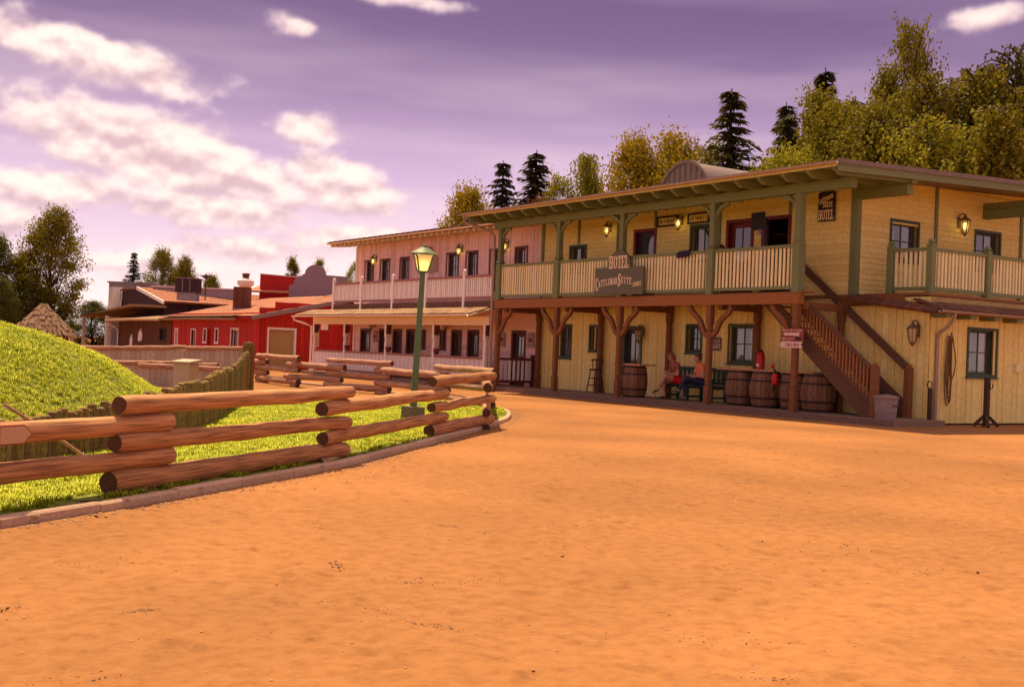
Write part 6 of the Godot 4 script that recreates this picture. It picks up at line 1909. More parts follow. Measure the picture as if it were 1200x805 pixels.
	for i in rows.size() - 1:
		for k in 10:
			var x0 := -0.27 + 0.054 * k
			var f := func(x: float, p: Vector3) -> Vector3: return p + Vector3(x * (1.0 - 0.1 * i), 0.012 * sin(x * 40.0) + 0.05 * x, 0.008 * sin(x * 55.0))
			cg.quad(f.call(x0, rows[i]), f.call(x0 + 0.054, rows[i]), f.call(x0 + 0.054, rows[i + 1]), f.call(x0, rows[i + 1]))
	part("cloth", cg, mat("navy_cloth", Color(0.03, 0.02, 0.05), 0.9, Vector3(5, 5, 5), "soft"), coat)

# ---------------------------------------------------------------- people: smooth-joined capsules meshed as surface nets
# bone: [a, b, ra, rb, colour]
func body_mesh(bones: Array, cell: float, k: float) -> ArrayMesh:
	var lo := Vector3.INF
	var hi := -Vector3.INF
	for b in bones:
		for e in 2:
			lo = lo.min(b[e] - Vector3.ONE * (b[2 + e] + cell * 3))
			hi = hi.max(b[e] + Vector3.ONE * (b[2 + e] + cell * 3))
	var N := Vector3i(((hi - lo) / cell).ceil()) + Vector3i.ONE
	var f := PackedFloat32Array()
	f.resize(N.x * N.y * N.z)
	f.fill(1.0)
	var near := PackedFloat32Array()
	near.resize(f.size())
	near.fill(1.0)
	var who := PackedInt32Array()
	who.resize(f.size())
	for bi in bones.size():
		var b: Array = bones[bi]
		var a: Vector3 = b[0]
		var d: Vector3 = b[1] - b[0]
		var dd := maxf(d.length_squared(), 1e-9)
		var reach := maxf(b[2], b[3]) + k + cell * 2
		var m0 := Vector3i(((a.min(b[1]) - Vector3.ONE * reach - lo) / cell).floor()).clamp(Vector3i.ZERO, N - Vector3i.ONE)
		var m1 := Vector3i(((a.max(b[1]) + Vector3.ONE * reach - lo) / cell).ceil()).clamp(Vector3i.ZERO, N - Vector3i.ONE)
		for z in range(m0.z, m1.z + 1):
			for y in range(m0.y, m1.y + 1):
				for x in range(m0.x, m1.x + 1):
					var p := lo + Vector3(x, y, z) * cell
					var t := clampf((p - a).dot(d) / dd, 0.0, 1.0)
					var dist: float = p.distance_to(a + d * t) - lerpf(b[2], b[3], t)
					var i := (z * N.y + y) * N.x + x
					if dist < near[i]:
						near[i] = dist
						who[i] = bi
					var h := maxf(k - absf(f[i] - dist), 0.0) / k
					f[i] = minf(f[i], dist) - h * h * k * 0.25
	var v := PackedVector3Array()
	var n := PackedVector3Array()
	var c := PackedColorArray()
	var ix := PackedInt32Array()
	var id := PackedInt32Array()
	id.resize(f.size())
	id.fill(-1)
	var off := [0, 1, N.x, N.x + 1, N.x * N.y, N.x * N.y + 1, N.x * N.y + N.x, N.x * N.y + N.x + 1]
	for z in N.z - 1:
		for y in N.y - 1:
			for x in N.x - 1:
				var i := (z * N.y + y) * N.x + x
				var mask := 0
				for q in 8:
					if f[i + off[q]] < 0.0: mask |= 1 << q
				if mask == 0 or mask == 255: continue
				var s := Vector3.ZERO
				var cnt := 0
				for q in 8:
					for ax in 3:
						var w: int = q | (1 << ax)
						if w == q: continue
						var fa := f[i + off[q]]
						var fb := f[i + off[w]]
						if (fa < 0.0) == (fb < 0.0): continue
						var pa := Vector3(q & 1, (q >> 1) & 1, (q >> 2) & 1)
						var pb := Vector3(w & 1, (w >> 1) & 1, (w >> 2) & 1)
						s += pa.lerp(pb, fa / (fa - fb))
						cnt += 1
				id[i] = v.size()
				v.append(lo + (Vector3(x, y, z) + s / cnt) * cell)
				n.append(Vector3(f[i + 1] - f[i] + f[i + off[7]] - f[i + off[6]], f[i + off[2]] - f[i] + f[i + off[7]] - f[i + off[5]], f[i + off[4]] - f[i] + f[i + off[7]] - f[i + off[3]]).normalized())
				var best := 0
				for q in 8:
					if near[i + off[q]] < near[i + off[best]]: best = q
				c.append(bones[who[i + off[best]]][4])
	for z in range(1, N.z - 1):
		for y in range(1, N.y - 1):
			for x in range(1, N.x - 1):
				var i := (z * N.y + y) * N.x + x
				var inside := f[i] < 0.0
				for ax in 3:
					var st: int = [1, N.x, N.x * N.y][ax]
					if (f[i + st] < 0.0) == inside: continue
					var u: int = [N.x, N.x * N.y, 1][ax]
					var w: int = [N.x * N.y, 1, N.x][ax]
					var q := [id[i - u - w], id[i - w], id[i], id[i - u]]
					if q.min() < 0: continue
					if inside: ix.append_array([q[0], q[2], q[1], q[0], q[3], q[2]])
					else: ix.append_array([q[0], q[1], q[2], q[0], q[2], q[3]])
	var arr := []
	arr.resize(Mesh.ARRAY_MAX)
	arr[Mesh.ARRAY_VERTEX] = v
	arr[Mesh.ARRAY_NORMAL] = n
	arr[Mesh.ARRAY_COLOR] = c
	arr[Mesh.ARRAY_INDEX] = ix
	var m := ArrayMesh.new()
	m.add_surface_from_arrays(Mesh.PRIMITIVE_TRIANGLES, arr)
	return m

func hand_bones(wrist: Vector3, dir: Vector3, palm_n: Vector3, side: float, col: Color, curl := 0.7) -> Array:
	var out := []
	var u := dir.normalized()
	var s := palm_n.cross(u).normalized() * side
	out.append([wrist, wrist + u * 0.075, 0.028, 0.034, col])
	for i in 4:
		var base := wrist + u * 0.08 + s * (0.027 - 0.018 * i)
		var L: float = [0.034, 0.038, 0.036, 0.028][i]
		var d := u
		var p := base
		for j in 3:
			var q: Vector3 = p + d * L * [1.0, 0.75, 0.6][j]
			out.append([p, q, 0.0095, 0.0085, col])
			p = q
			d = d.rotated(s.normalized(), curl * side * -0.9 * (1.0 if side > 0 else -1.0))
	var tb := wrist + u * 0.03 + s * 0.03
	out.append([tb, tb + (u * 0.6 + s * 0.8).normalized() * 0.04, 0.012, 0.010, col])
	out.append([tb + (u * 0.6 + s * 0.8).normalized() * 0.04, tb + (u * 0.6 + s * 0.8).normalized() * 0.04 + u * 0.03, 0.010, 0.009, col])
	return out

func person_material() -> StandardMaterial3D:
	var m := StandardMaterial3D.new()
	m.resource_name = "skin_and_clothes"
	m.vertex_color_use_as_albedo = true
	m.roughness = 0.75
	return m

func head_bones(c: Vector3, fw: Vector3, up: Vector3, skin: Color, lip: Color) -> Array:
	var sd := up.cross(fw).normalized()
	return [[c + up * 0.03 - fw * 0.012, c + up * 0.045 - fw * 0.02, 0.082, 0.082, skin], [c - up * 0.055 + fw * 0.025, c + up * 0.0 + fw * 0.02, 0.050, 0.066, skin], [c - up * 0.085 + fw * 0.04, c - up * 0.08 + fw * 0.045, 0.024, 0.024, skin], [c + up * 0.012 + fw * 0.085, c - up * 0.018 + fw * 0.102, 0.010, 0.015, skin], [c + sd * 0.078 - fw * 0.01 + up * 0.01, c + sd * 0.078 - fw * 0.01 - up * 0.02, 0.014, 0.011, skin], [c - sd * 0.078 - fw * 0.01 + up * 0.01, c - sd * 0.078 - fw * 0.01 - up * 0.02, 0.014, 0.011, skin], [c - up * 0.052 + fw * 0.084 + sd * 0.018, c - up * 0.052 + fw * 0.084 - sd * 0.018, 0.009, 0.009, lip]]

func hair_bones(c: Vector3, fw: Vector3, up: Vector3, col: Color, long: float) -> Array:
	var sd := up.cross(fw).normalized()
	var out := [[c + up * 0.062 - fw * 0.02, c + up * 0.04 - fw * 0.05, 0.078, 0.082, col], [c + up * 0.085 + fw * 0.02, c + up * 0.08 - fw * 0.03, 0.052, 0.06, col]]
	for s in [-1.0, 1.0]:
		out.append([c + sd * 0.06 * s + up * 0.05 - fw * 0.01, c + sd * 0.072 * s - up * long - fw * 0.035, 0.036, 0.030, col])
		out.append([c + sd * 0.035 * s + up * 0.02 - fw * 0.07, c + sd * 0.04 * s - up * (long + 0.02) - fw * 0.075, 0.05, 0.04, col])
	return out

func seated(label: String, at: Vector3, turn: float, look: Dictionary) -> Node3D:
	# own axes: +Z forward (out to the street), seat surface at y = 0.45, at = ground below the hips
	var o := thing("person", label, "person", at, turn, "people at the hotel")
	var skin: Color = look.skin
	var top: Color = look.top
	var low: Color = look.low
	var leg: Color = look.leg
	var sleeve: Color = look.sleeve
	var hip := Vector3(0, 0.56, 0.02)
	var chest := Vector3(0, 0.95, 0.04 + look.lean)
	var neck := Vector3(0, 1.07, 0.06 + look.lean * 1.2)
	var head := Vector3(look.head_x, 1.20, 0.12 + look.lean * 1.4)
	var B := [[hip - Vector3(0.075, 0, 0), hip + Vector3(0.075, 0, 0), 0.125, 0.125, low], [hip + Vector3(0, 0.10, 0), Vector3(0, 0.78, 0.03 + look.lean * 0.6), 0.115, 0.115, top], [Vector3(0, 0.78, 0.03 + look.lean * 0.6), chest, 0.112, 0.118, top], [chest - Vector3(0.095, -0.02, 0), chest + Vector3(0.095, 0.02, 0), 0.075, 0.075, top], [chest + Vector3(0, 0.06, 0.01), neck, 0.062, 0.05, top], [neck, head - Vector3(0, 0.04, 0.02), 0.046, 0.044, skin]]
	# legs: knees and ankles given
	for s in 2:
		var sg := -1.0 if s == 0 else 1.0
		var h0 := hip + Vector3(0.085 * sg, -0.02, 0.02)
		var kn: Vector3 = look.knee[s]
		var an: Vector3 = look.ankle[s]
		var mid: Vector3 = h0.lerp(kn, look.hem)
		B.append([h0, mid, 0.098, 0.085, low])
		B.append([mid, kn, 0.083, 0.062, leg])
		var calf := kn.lerp(an, 0.35)
		B.append([kn, calf, 0.060, 0.056, leg])
		B.append([calf, an.lerp(calf, 0.15), 0.055, 0.037, leg])
		B.append([an.lerp(calf, 0.15), an, 0.036, 0.034, skin])
		var toe: Vector3 = an + look.toe[s]
		B.append([an + Vector3(0, -0.02, -0.02), toe, 0.036, 0.026, look.shoe])
	for s in 2:
		var sg := -1.0 if s == 0 else 1.0
		var sh := chest + Vector3(0.165 * sg, 0.05, 0.0)
		var el: Vector3 = look.elbow[s]
		var wr: Vector3 = look.wrist[s]
		B.append([chest + Vector3(0.10 * sg, 0.055, 0), sh, 0.062, 0.058, top])
		B.append([sh, sh.lerp(el, 0.55), 0.056, 0.05, sleeve])
		B.append([sh.lerp(el, 0.55), el, 0.047, 0.040, look.fore])
		B.append([el, wr, 0.040, 0.027, look.fore])
	part("body", body_mesh(B, 0.02, 0.05), person_material(), o)
	var fw: Vector3 = look.face
	var upv := (Vector3.UP - fw * fw.y).normalized()
	var H := head_bones(head, fw, upv, skin, Color(skin.r * 0.8, skin.g * 0.5, skin.b * 0.5))
	part("head", body_mesh(H, 0.009, 0.03), person_material(), o)
	part("hair", body_mesh(hair_bones(head, fw, upv, look.hair, look.hair_long), 0.012, 0.03), person_material(), o)
	for s in 2:
		var wr: Vector3 = look.wrist[s]
		part("hand", body_mesh(hand_bones(wr, look.hand_dir[s], Vector3(0, 1, 0.2).normalized(), -1.0 if s == 0 else 1.0, skin), 0.006, 0.008), person_material(), o)
	var sd := upv.cross(fw).normalized()
	if look.has("glasses"):
		var dk := mat("sunglass", Color(0.015, 0.01, 0.01), 0.15, Vector3.ONE, "")
		var g := Geo.new()
		for s in [-1.0, 1.0]:
			g.box(head + upv * 0.018 + fw * 0.088 + sd * 0.033 * s, Vector3(0.054, 0.036, 0.012), Basis(sd, upv, fw))
			g.box(head + upv * 0.024 + fw * 0.04 + sd * 0.08 * s, Vector3(0.006, 0.008, 0.10), Basis(sd, upv, fw))
		part("sunglasses", g, dk, o)
	else:
		var ey := mat("eye_dark", Color(0.02, 0.015, 0.012), 0.2, Vector3.ONE, "")
		var g := Geo.new()
		for s in [-1.0, 1.0]:
			g.box(head + upv * 0.016 + fw * 0.086 + sd * 0.032 * s, Vector3(0.022, 0.01, 0.012), Basis(sd, upv, fw))
		part("eyes", g, ey, o)
	return o

func build_people() -> void:
	var skin := Color(0.50, 0.25, 0.15)
	seated("seated woman in patterned orange top, red shorts and sunglasses on the bench", Vector3(-5.32, 0.15, -1.05), -0.15, {
		"skin": skin, "top": Color(0.30, 0.075, 0.04), "low": Color(0.70, 0.015, 0.012), "leg": skin, "sleeve": Color(0.30, 0.075, 0.04), "fore": skin, "shoe": Color(0.10, 0.04, 0.025), "hair": Color(0.22, 0.09, 0.03), "hair_long": 0.06, "lean": 0.10, "head_x": -0.02, "hem": 0.45, "glasses": true,
		"knee": [Vector3(-0.10, 0.56, 0.46), Vector3(0.03, 0.66, 0.46)], "ankle": [Vector3(-0.06, 0.09, 0.42), Vector3(-0.15, 0.28, 0.60)], "toe": [Vector3(-0.02, -0.045, 0.17), Vector3(-0.03, -0.10, 0.13)],
		"elbow": [Vector3(-0.23, 0.72, 0.16), Vector3(0.22, 0.72, 0.18)], "wrist": [Vector3(-0.06, 0.78, 0.34), Vector3(0.07, 0.74, 0.34)], "hand_dir": [Vector3(0.5, 0.2, 0.8), Vector3(-0.6, 0.0, 0.8)], "face": Vector3(-0.15, -0.45, 0.88).normalized()})
	seated("seated person in orange shirt and blue trousers half behind a porch post", Vector3(-4.36, 0.15, -1.05), -0.25, {
		"skin": Color(0.48, 0.24, 0.15), "top": Color(0.70, 0.20, 0.07), "low": Color(0.02, 0.02, 0.075), "leg": Color(0.02, 0.02, 0.075), "sleeve": Color(0.70, 0.20, 0.07), "fore": Color(0.48, 0.24, 0.15), "shoe": Color(0.09, 0.05, 0.045), "hair": Color(0.12, 0.055, 0.03), "hair_long": 0.02, "lean": 0.02, "head_x": 0.0, "hem": 0.9,
		"knee": [Vector3(-0.13, 0.57, 0.47), Vector3(0.0, 0.66, 0.46)], "ankle": [Vector3(-0.12, 0.09, 0.45), Vector3(-0.28, 0.30, 0.56)], "toe": [Vector3(-0.02, -0.045, 0.17), Vector3(-0.12, -0.05, 0.13)],
		"elbow": [Vector3(-0.24, 0.70, 0.10), Vector3(0.25, 0.70, 0.10)], "wrist": [Vector3(-0.10, 0.72, 0.33), Vector3(0.10, 0.70, 0.33)], "hand_dir": [Vector3(0.4, 0.1, 0.9), Vector3(-0.5, 0.0, 0.85)], "face": Vector3(-0.25, -0.15, 0.95).normalized()})
	# somebody sitting behind the balcony rail, only the head showing above it
	seated("person sitting behind the balcony rail with dark hair in front of red door", Vector3(-3.28, 3.085, -0.62), 0.5, {
		"skin": Color(0.42, 0.2, 0.12), "top": Color(0.10, 0.06, 0.05), "low": Color(0.04, 0.03, 0.05), "leg": Color(0.04, 0.03, 0.05), "sleeve": Color(0.10, 0.06, 0.05), "fore": Color(0.42, 0.2, 0.12), "shoe": Color(0.05, 0.03, 0.03), "hair": Color(0.07, 0.03, 0.02), "hair_long": 0.03, "lean": 0.0, "head_x": 0.0, "hem": 0.9,
		"knee": [Vector3(-0.12, 0.55, 0.40), Vector3(0.12, 0.55, 0.40)], "ankle": [Vector3(-0.12, 0.09, 0.30), Vector3(0.12, 0.09, 0.30)], "toe": [Vector3(-0.02, -0.045, 0.15), Vector3(0.02, -0.045, 0.15)],
		"elbow": [Vector3(-0.24, 0.70, 0.10), Vector3(0.24, 0.70, 0.10)], "wrist": [Vector3(-0.12, 0.68, 0.32), Vector3(0.12, 0.68, 0.32)], "hand_dir": [Vector3(0.3, -0.1, 0.9), Vector3(-0.3, -0.1, 0.9)], "face": Vector3(0.1, -0.2, 0.95).normalized()})
	var ch := thing("balcony_chair", "dark wooden chair behind the balcony rail under the seated person", "chair", Vector3(-3.28, 3.085, -0.66), 0.5)
	var wood := mat("stool_wood", Color.WHITE)
	part("seat", Geo.new().span(Vector3(-0.22, 0.40, -0.2), Vector3(0.22, 0.44, 0.2)), wood, ch)
	part("backrest", Geo.new().span(Vector3(-0.22, 0.60, -0.23), Vector3(0.22, 0.86, -0.2)), wood, ch)
	for sx in [-0.2, 0.2]:
		part("leg", Geo.new().span(Vector3(sx - 0.02, 0, 0.15), Vector3(sx + 0.02, 0.40, 0.19)), wood, ch)
		part("leg", Geo.new().span(Vector3(sx - 0.02, 0, -0.232), Vector3(sx + 0.02, 0.88, -0.202)), wood, ch)

# ---------------------------------------------------------------- trees
var tree_shapes := {}

func leaf(g: Geo, p: Vector3, s: float, r: RandomNumberGenerator, hang := 0.0) -> void:
	var d := Vector3(r.randfn(), r.randfn() * 0.7 - hang, r.randfn()).normalized()
	var w := d.cross(Vector3(r.randfn(), r.randfn(), r.randfn())).normalized()
	var t := r.randf_range(0.72, 1.2)
	g.col = Color(t * r.randf_range(0.85, 1.15), t, t * r.randf_range(0.7, 1.1))
	var n := d.cross(w)
	var a := p - w * s * 0.42 + d * s * 0.45 + n * s * 0.1
	var b := p + w * s * 0.42 + d * s * 0.45 + n * s * 0.1
	g.tri(p, b, p + d * s)
	g.tri(p, p + d * s, a)

# Broadleaf tree one unit high: limbs leave the trunk and every limb end carries clumps of leaves.
func broadleaf(key: String, sd: int, width: float, clumps: int, per: int, size: float, low := 0.22, airy := 1.0) -> Array:
	if tree_shapes.has(key): return tree_shapes[key]
	var r := RandomNumberGenerator.new()
	r.seed = sd
	var wood := Geo.new()
	var crown := Geo.new()
	crown.tinted = true
	var trunk := []
	var rad := []
	for i in 9:
		var t := i / 8.0
		trunk.append(Vector3(r.randf_range(-0.012, 0.012) * i * 0.5, t * 0.9, r.randf_range(-0.012, 0.012) * i * 0.5))
		rad.append(lerpf(0.024, 0.004, t))
	wood.tube(trunk, rad, 7)
	for c in clumps:
		var t := low + (1.0 - low) * pow(r.randf(), 0.85)
		var env := width * pow(sin(PI * pow(clampf((t - low) / (1.02 - low), 0.02, 1.0), 0.75)), 0.7)
		var a := c * 2.39996 + r.randf_range(-0.5, 0.5)
		var rr := env * sqrt(r.randf_range(0.15, 1.0))
		var p := Vector3(cos(a) * rr, t, sin(a) * rr)
		var at: Vector3 = trunk[clampi(int((t - 0.12) * 8.0), 0, 8)]
		wood.tube([at, at.lerp(p, 0.5) + Vector3(0, -0.01, 0), p], [0.007 * (1.1 - t), 0.005 * (1.1 - t), 0.0015], 4, false)
		var spread := width * r.randf_range(0.13, 0.26) * airy
		for i in per:
			var q := Vector3(r.randfn(), r.randfn() * 0.75, r.randfn()) * spread * 0.62
			leaf(crown, p + q, size * r.randf_range(0.7, 1.35), r, 0.3)
	# shoots that break the outline
	for c in int(clumps * 0.5):
		var t := low + (1.0 - low) * sqrt(r.randf())
		var a := r.randf() * TAU
		var env := width * pow(sin(PI * pow(clampf((t - low) / (1.02 - low), 0.02, 1.0), 0.75)), 0.7)
		var p := Vector3(cos(a) * env * 0.9, t, sin(a) * env * 0.9)
		var d := Vector3(cos(a) * 0.6, r.randf_range(0.2, 1.0), sin(a) * 0.6).normalized() * r.randf_range(0.04, 0.10)
		for i in 16:
			leaf(crown, p + d * (i / 15.0) + Vector3(r.randfn(), r.randfn(), r.randfn()) * 0.008, size * r.randf_range(0.6, 1.1), r, 0.2)
	tree_shapes[key] = [wood.surface(), crown.surface()]
	return tree_shapes[key]

# Spruce one unit high: tiers of drooping branches set with needle sprays.
func spruce(key: String, sd: int, width: float, tiers: int) -> Array:
	if tree_shapes.has(key): return tree_shapes[key]
	var r := RandomNumberGenerator.new()
	r.seed = sd
	var wood := Geo.new()
	var crown := Geo.new()
	crown.tinted = true
	wood.tube([Vector3.ZERO, Vector3(0.003, 0.5, 0), Vector3(0, 0.99, 0.002)], [0.02, 0.011, 0.001], 7)
	for i in tiers:
		var t := 0.06 + 0.93 * pow(float(i) / tiers, 0.93)
		var L := width * pow(1.0 - t, 0.95) * r.randf_range(0.75, 1.12) + 0.006
		var n := 5 + int(5 * (1.0 - t))
		for k in n:
			var a := TAU * (k + r.randf_range(-0.3, 0.3)) / n + i * 0.7
			var LL := L * r.randf_range(0.4, 1.25)
			var u := Vector3(cos(a), 0, sin(a))
			var side := Vector3(-sin(a), 0, cos(a))
			var y0 := t + r.randf_range(-0.012, 0.012)
			var m := maxi(4, int(LL / 0.011))
			for j in m:
				var s := (j + 0.4) / m
				var p := u * LL * s + Vector3.UP * (y0 - 0.16 * LL * sin(s * PI * 0.7) + 0.10 * LL * s * s)
				for q in 4:
					var w := side * r.randf_range(-1, 1) * (0.035 * (1.0 - s * 0.6))
					var tip := p + w + u * 0.012 + Vector3.DOWN * r.randf_range(0.004, 0.022)
					var across := (u + side * r.randf_range(-0.8, 0.8)).normalized() * 0.006
					var tone := r.randf_range(0.6, 1.25)
					crown.col = Color(tone, tone, tone * r.randf_range(0.8, 1.2))
					crown.tri(p - across, p + across, tip)
			wood.tube([Vector3.UP * y0, u * LL + Vector3.UP * (y0 - 0.03 * LL)], [0.0022, 0.0006], 3, false)
	tree_shapes[key] = [wood.surface(), crown.surface()]
	return tree_shapes[key]

# Birch or willow one unit high: limbs arch out and strings of small leaves hang from them.
func weeping(key: String, sd: int, width: float, limbs: int, size: float) -> Array:
	if tree_shapes.has(key): return tree_shapes[key]
	var r := RandomNumberGenerator.new()
	r.seed = sd
	var wood := Geo.new()
	var crown := Geo.new()
	crown.tinted = true
	wood.tube([Vector3.ZERO, Vector3(0.01, 0.4, 0.005), Vector3(-0.005, 0.75, 0.01), Vector3(0.01, 0.97, 0.0)], [0.02, 0.013, 0.008, 0.002], 7)
	for l in limbs:
		var t := 0.3 + 0.68 * pow(r.randf(), 0.7)
		var a := l * 2.39996 + r.randf_range(-0.4, 0.4)
		var L := width * r.randf_range(0.45, 1.1) * (1.15 - 0.75 * (t - 0.3) / 0.7)
		var u := Vector3(cos(a), 0, sin(a))
		var P := []
		for j in 7:
			var s := j / 6.0
			P.append(Vector3.UP * t + u * L * s + Vector3.UP * (0.17 * L * 2.0 * sin(s * PI * 0.75)))
		wood.tube([P[0], P[2], P[4], P[6]], [0.005, 0.0035, 0.002, 0.001], 4, false)
		for k in 9:
			var b: Vector3 = P[r.randi_range(2, 6)] + Vector3(r.randfn(), r.randfn() * 0.4, r.randfn()) * 0.014
			var drop := r.randf_range(0.06, 0.20)
			var sway := Vector3(r.randfn(), 0, r.randfn()) * 0.012
			var m := int(drop / 0.0085)
			for j in m:
				var s := float(j) / m
				var p := b + Vector3.DOWN * drop * s + sway * s * s + Vector3(r.randfn(), 0, r.randfn()) * 0.005
				leaf(crown, p, size * r.randf_range(0.7, 1.25), r, 1.3)
	tree_shapes[key] = [wood.surface(), crown.surface()]
	return tree_shapes[key]

func foliage(key: String, lin: Color) -> StandardMaterial3D:
	if not mats.has(key):
		var m := StandardMaterial3D.new()
		m.resource_name = key
		m.albedo_color = lin.linear_to_srgb()
		m.vertex_color_use_as_albedo = true
		m.roughness = 0.75
		m.metallic_specular = 0.25
		m.backlight_enabled = true
		m.backlight = Color(0.8, 0.8, 0.7)
		mats[key] = m
	return mats[key]

func plant(called: String, label: String, shape: Array, at: Vector3, h: float, wide: float, leafm: Material, group: String, trunk := "trunk_bark") -> void:
	var o := thing(called, label, "tree", at, rng.randf() * TAU, group)
	part("trunk", shape[0], mats[trunk], o).scale = Vector3(h * wide, h, h * wide)
	part("crown", shape[1], leafm, o).scale = Vector3(h * wide, h, h * wide)

func build_trees() -> void:
	mat("trunk_bark", Color(0.10, 0.06, 0.035), 0.95, Vector3(3, 1, 3), "strong")
	var olive := foliage("leaf_olive", Color(0.225, 0.19, 0.017))
	var gold := foliage("leaf_gold", Color(0.38, 0.27, 0.014))
	var fresh := foliage("leaf_fresh", Color(0.33, 0.30, 0.026))
	var deep := foliage("leaf_deep", Color(0.12, 0.115, 0.018))
	var fir := foliage("needle_dark", Color(0.085, 0.075, 0.042))
	var fir2 := foliage("needle_olive", Color(0.11, 0.10, 0.024))
	var rust := foliage("leaf_rust", Color(0.22, 0.09, 0.03))
	var A := broadleaf("broad_a", 1, 0.26, 170, 110, 0.0135)
	var B := broadleaf("broad_b", 2, 0.30, 180, 110, 0.0135, 0.15)
	var C := broadleaf("slim", 3, 0.15, 130, 100, 0.0125, 0.12)
	var D := broadleaf("airy", 4, 0.24, 90, 84, 0.0125, 0.25, 0.8)
	var S1 := spruce("spruce_a", 5, 0.20, 46)
	var S2 := spruce("spruce_b", 6, 0.27, 42)
	var W1 := weeping("weep_a", 7, 0.26, 95, 0.0135)
	var W2 := weeping("weep_b", 8, 0.22, 105, 0.013)
	var gr := "trees behind the hotel"
	# right: the wood behind the hotel
	plant("spruce_tree", "broad dark spruce left of the wood behind the hotel", S2, Vector3(-20.2, 0, -17.2), 14.2, 1.7, fir2, gr)
	plant("spruce_tree", "darkest pointed spruce rising in the middle of the wood", S1, Vector3(-21.2, 0, -24.6), 16.6, 1.5, fir, gr)
	plant("spruce_tree", "narrow dark spruce between the broad spruce and golden leaves", S1, Vector3(-20.9, 0, -21.6), 14.3, 1.5, fir2, gr)
	plant("leafy_tree", "bright yellow-green tree just above the hotel roof beside the spruce", B, Vector3(-16.9, 0, -17.6), 10.4, 0.95, fresh, gr)
	plant("leafy_tree", "slender olive tree left of the darkest spruce", C, Vector3(-19.3, 0, -22.3), 14.4, 0.9, olive, gr)
	plant("leafy_tree", "olive tree in front of the darkest spruce", A, Vector3(-17.0, 0, -20.8), 13.0, 0.85, olive, gr)
	plant("leafy_tree", "tallest tree with a thin leafy top above the hotel's corner", C, Vector3(-16.2, 0, -23.2), 15.2, 0.6, olive, gr)
	plant("leafy_tree", "wispy tall shoot leaning right above the hotel's corner", D, Vector3(-15.5, 0, -24.0), 17.2, 0.5, olive, gr)
	plant("leafy_tree", "dense olive tree behind the hotel's roof corner", B, Vector3(-14.6, 0, -20.4), 12.4, 0.85, olive, gr)
	plant("weeping_birch", "weeping birch directly right of the tallest tree", W1, Vector3(-13.2, 0, -22.3), 14.3, 0.85, olive, gr)
	plant("weeping_birch", "weeping birch with hanging strands above the side balcony", W2, Vector3(-11.9, 0, -23.8), 14.7, 0.9, olive, gr)
	plant("weeping_birch", "greyish weeping birch at the right edge of the wood", W1, Vector3(-10.9, 0, -25.4), 15.6, 0.8, fir2, gr)
	plant("weeping_birch", "rightmost weeping birch behind the side balcony", W2, Vector3(-9.4, 0, -24.6), 13.6, 1.0, olive, gr)
	plant("weeping_birch", "pale green weeping birch low behind the side balcony roof", W1, Vector3(-11.2, 0, -20.0), 11.8, 1.1, fresh, gr)
	plant("weeping_birch", "olive weeping birch filling the right of the wood", W2, Vector3(-9.4, 0, -21.6), 12.4, 1.2, olive, gr)
	plant("weeping_birch", "broad olive birch hanging just above the roof corner", W2, Vector3(-13.9, 0, -19.6), 12.0, 1.15, olive, gr)
	plant("spruce_tree", "thin dark spruce tip between the birches on the right", S1, Vector3(-13.6, 0, -27.0), 15.6, 1.4, fir, gr)
	plant("leafy_tree", "deep green tree at the back of the wood", B, Vector3(-16.5, 0, -27.5), 12.8, 1.0, deep, gr)
	plant("leafy_tree", "deep green tree behind the broad spruce", A, Vector3(-22.8, 0, -22.5), 11.0, 1.0, deep, gr)
	plant("spruce_tree", "dark spruce behind the yellow-green tree above the roof", S2, Vector3(-19.4, 0, -20.2), 13.4, 1.4, fir2, gr)
	plant("spruce_tree", "dark spruce top just left of the tallest tree", S1, Vector3(-18.6, 0, -23.9), 14.6, 1.7, fir, gr)
	# middle: between the two houses
	var gm := "trees behind the pink house"
	plant("leafy_tree", "golden round tree behind the pink house's roof", B, Vector3(-29.9, 0, -8.9), 9.1, 0.72, gold, gm)
	plant("spruce_tree", "left of two dark spruces behind the hotel's left end", S2, Vector3(-32.0, 0, -12.3), 11.5, 1.6, fir, gm)
	plant("spruce_tree", "right and taller of two dark spruces behind the hotel's left end", S1, Vector3(-32.8, 0, -14.9), 12.5, 2.0, fir, gm)
	plant("leafy_tree", "small reddish tree below the two dark spruces", A, Vector3(-30.9, 0, -14.2), 9.3, 0.7, rust, gm)
	plant("leafy_tree", "small pale green tree right of the two dark spruces", D, Vector3(-30.3, 0, -14.8), 10.5, 0.75, fresh, gm)
	plant("weeping_birch", "pale airy birch standing alone above the hotel's eave", W2, Vector3(-29.4, 0, -16.1), 11.9, 0.75, fresh, gm)
	plant("leafy_tree", "golden tree left of the round roof dormer", B, Vector3(-25.6, 0, -15.9), 11.9, 0.62, gold, gm)
	plant("leafy_tree", "golden tree behind the round roof dormer", A, Vector3(-24.2, 0, -17.2), 12.2, 0.75, gold, gm)
	plant("leafy_tree", "olive tree between the golden trees and the broad spruce", D, Vector3(-24.3, 0, -19.8), 12.2, 0.8, olive, gm)
	# left: beyond the far houses
	var gl := "trees beyond the street's far end"
	plant("leafy_tree", "tall pointed olive tree left of the dark barn", A, Vector3(-64.5, 0, 2.9), 9.7, 0.92, olive, gl)
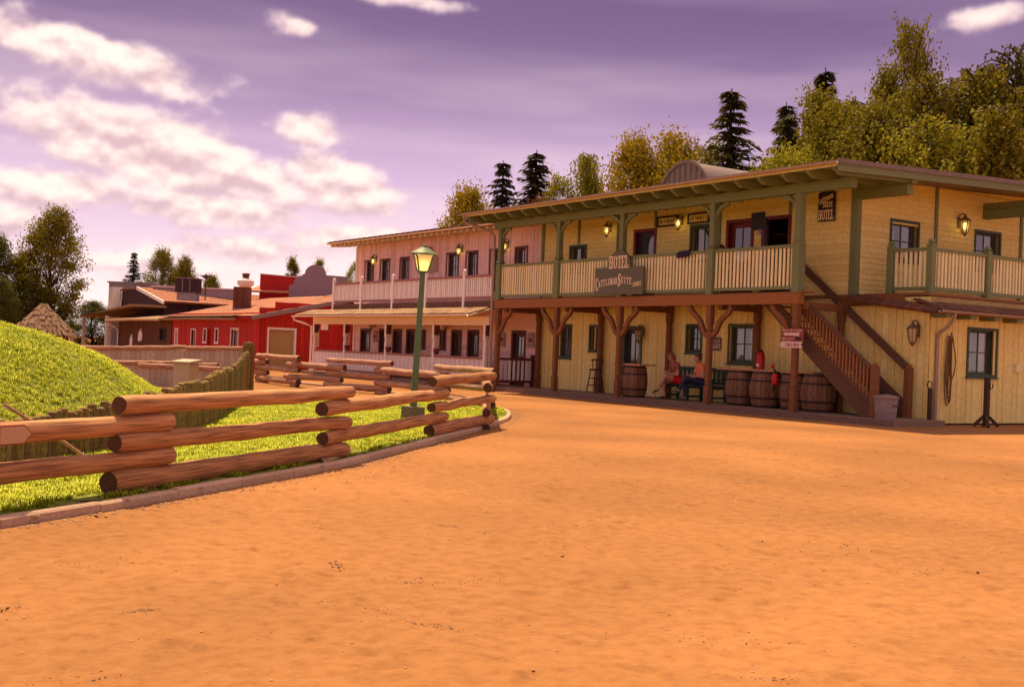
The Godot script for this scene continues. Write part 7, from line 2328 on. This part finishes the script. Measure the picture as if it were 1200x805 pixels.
	plant("leafy_tree", "dark bushy tree at the left edge of the picture", B, Vector3(-66.4, 0, 6.4), 7.7, 1.0, deep, gl)
	plant("leafy_tree", "lower green tree between the two big trees on the left", C, Vector3(-65.5, 0, 4.6), 6.8, 1.6, olive, gl)
	plant("leafy_tree", "dark low tree in front of the big trees on the left", B, Vector3(-62.5, 0, 6.6), 4.6, 1.0, deep, gl)
	plant("leafy_tree", "dark low tree right behind the thatched hut", B, Vector3(-63.2, 0, 4.3), 4.4, 1.0, deep, gl)
	plant("spruce_tree", "small dark spruce above the dark barn's roof", S2, Vector3(-86.2, 0, -8.8), 9.0, 1.4, fir, gl)
	plant("leafy_tree", "round leafy tree right of the small far spruce", B, Vector3(-84.8, 0, -10.9), 8.9, 0.7, olive, gl)
	plant("leafy_tree", "leafy tree close behind the round far tree", A, Vector3(-83.2, 0, -12.4), 8.4, 0.65, olive, gl)
	plant("leafy_tree", "low leafy tree behind the roof ventilation box", B, Vector3(-87.2, 0, -16.3), 7.1, 0.7, olive, gl)
	plant("leafy_tree", "left of two slender trees behind the red parapet", C, Vector3(-83.0, 0, -22.6), 9.2, 0.7, olive, gl)
	plant("leafy_tree", "right of two slender trees behind the red parapet", C, Vector3(-81.6, 0, -24.6), 9.1, 0.7, olive, gl)
	plant("leafy_tree", "pale thin tree right of the curved grey false front", D, Vector3(-80.4, 0, -27.8), 9.0, 0.6, fresh, gl)
	for k in [[-71.0, -1.5, 4.2, "dark bush behind the dark barn's left corner"], [-72.0, 1.6, 4.8, "tall dark bush between the barn and the big olive tree"], [-69.5, 4.8, 3.8, "dark bush under the tall pointed olive tree"], [-70.0, 8.2, 4.4, "dark bush behind the dark bushy tree on the left"], [-68.5, 11.5, 4.6, "dark bush leftmost behind the mound"]]:
		plant("far_bush", k[3], B, Vector3(k[0], -0.5, k[1]), k[2], 1.5, deep, gl)
	# a bush or two at the barn
	plant("garden_shrub", "orange flowering shrub beside the white barn corner", B, Vector3(-58.5, 0, 6.2), 1.7, 1.2, rust, "shrubs by the barn")
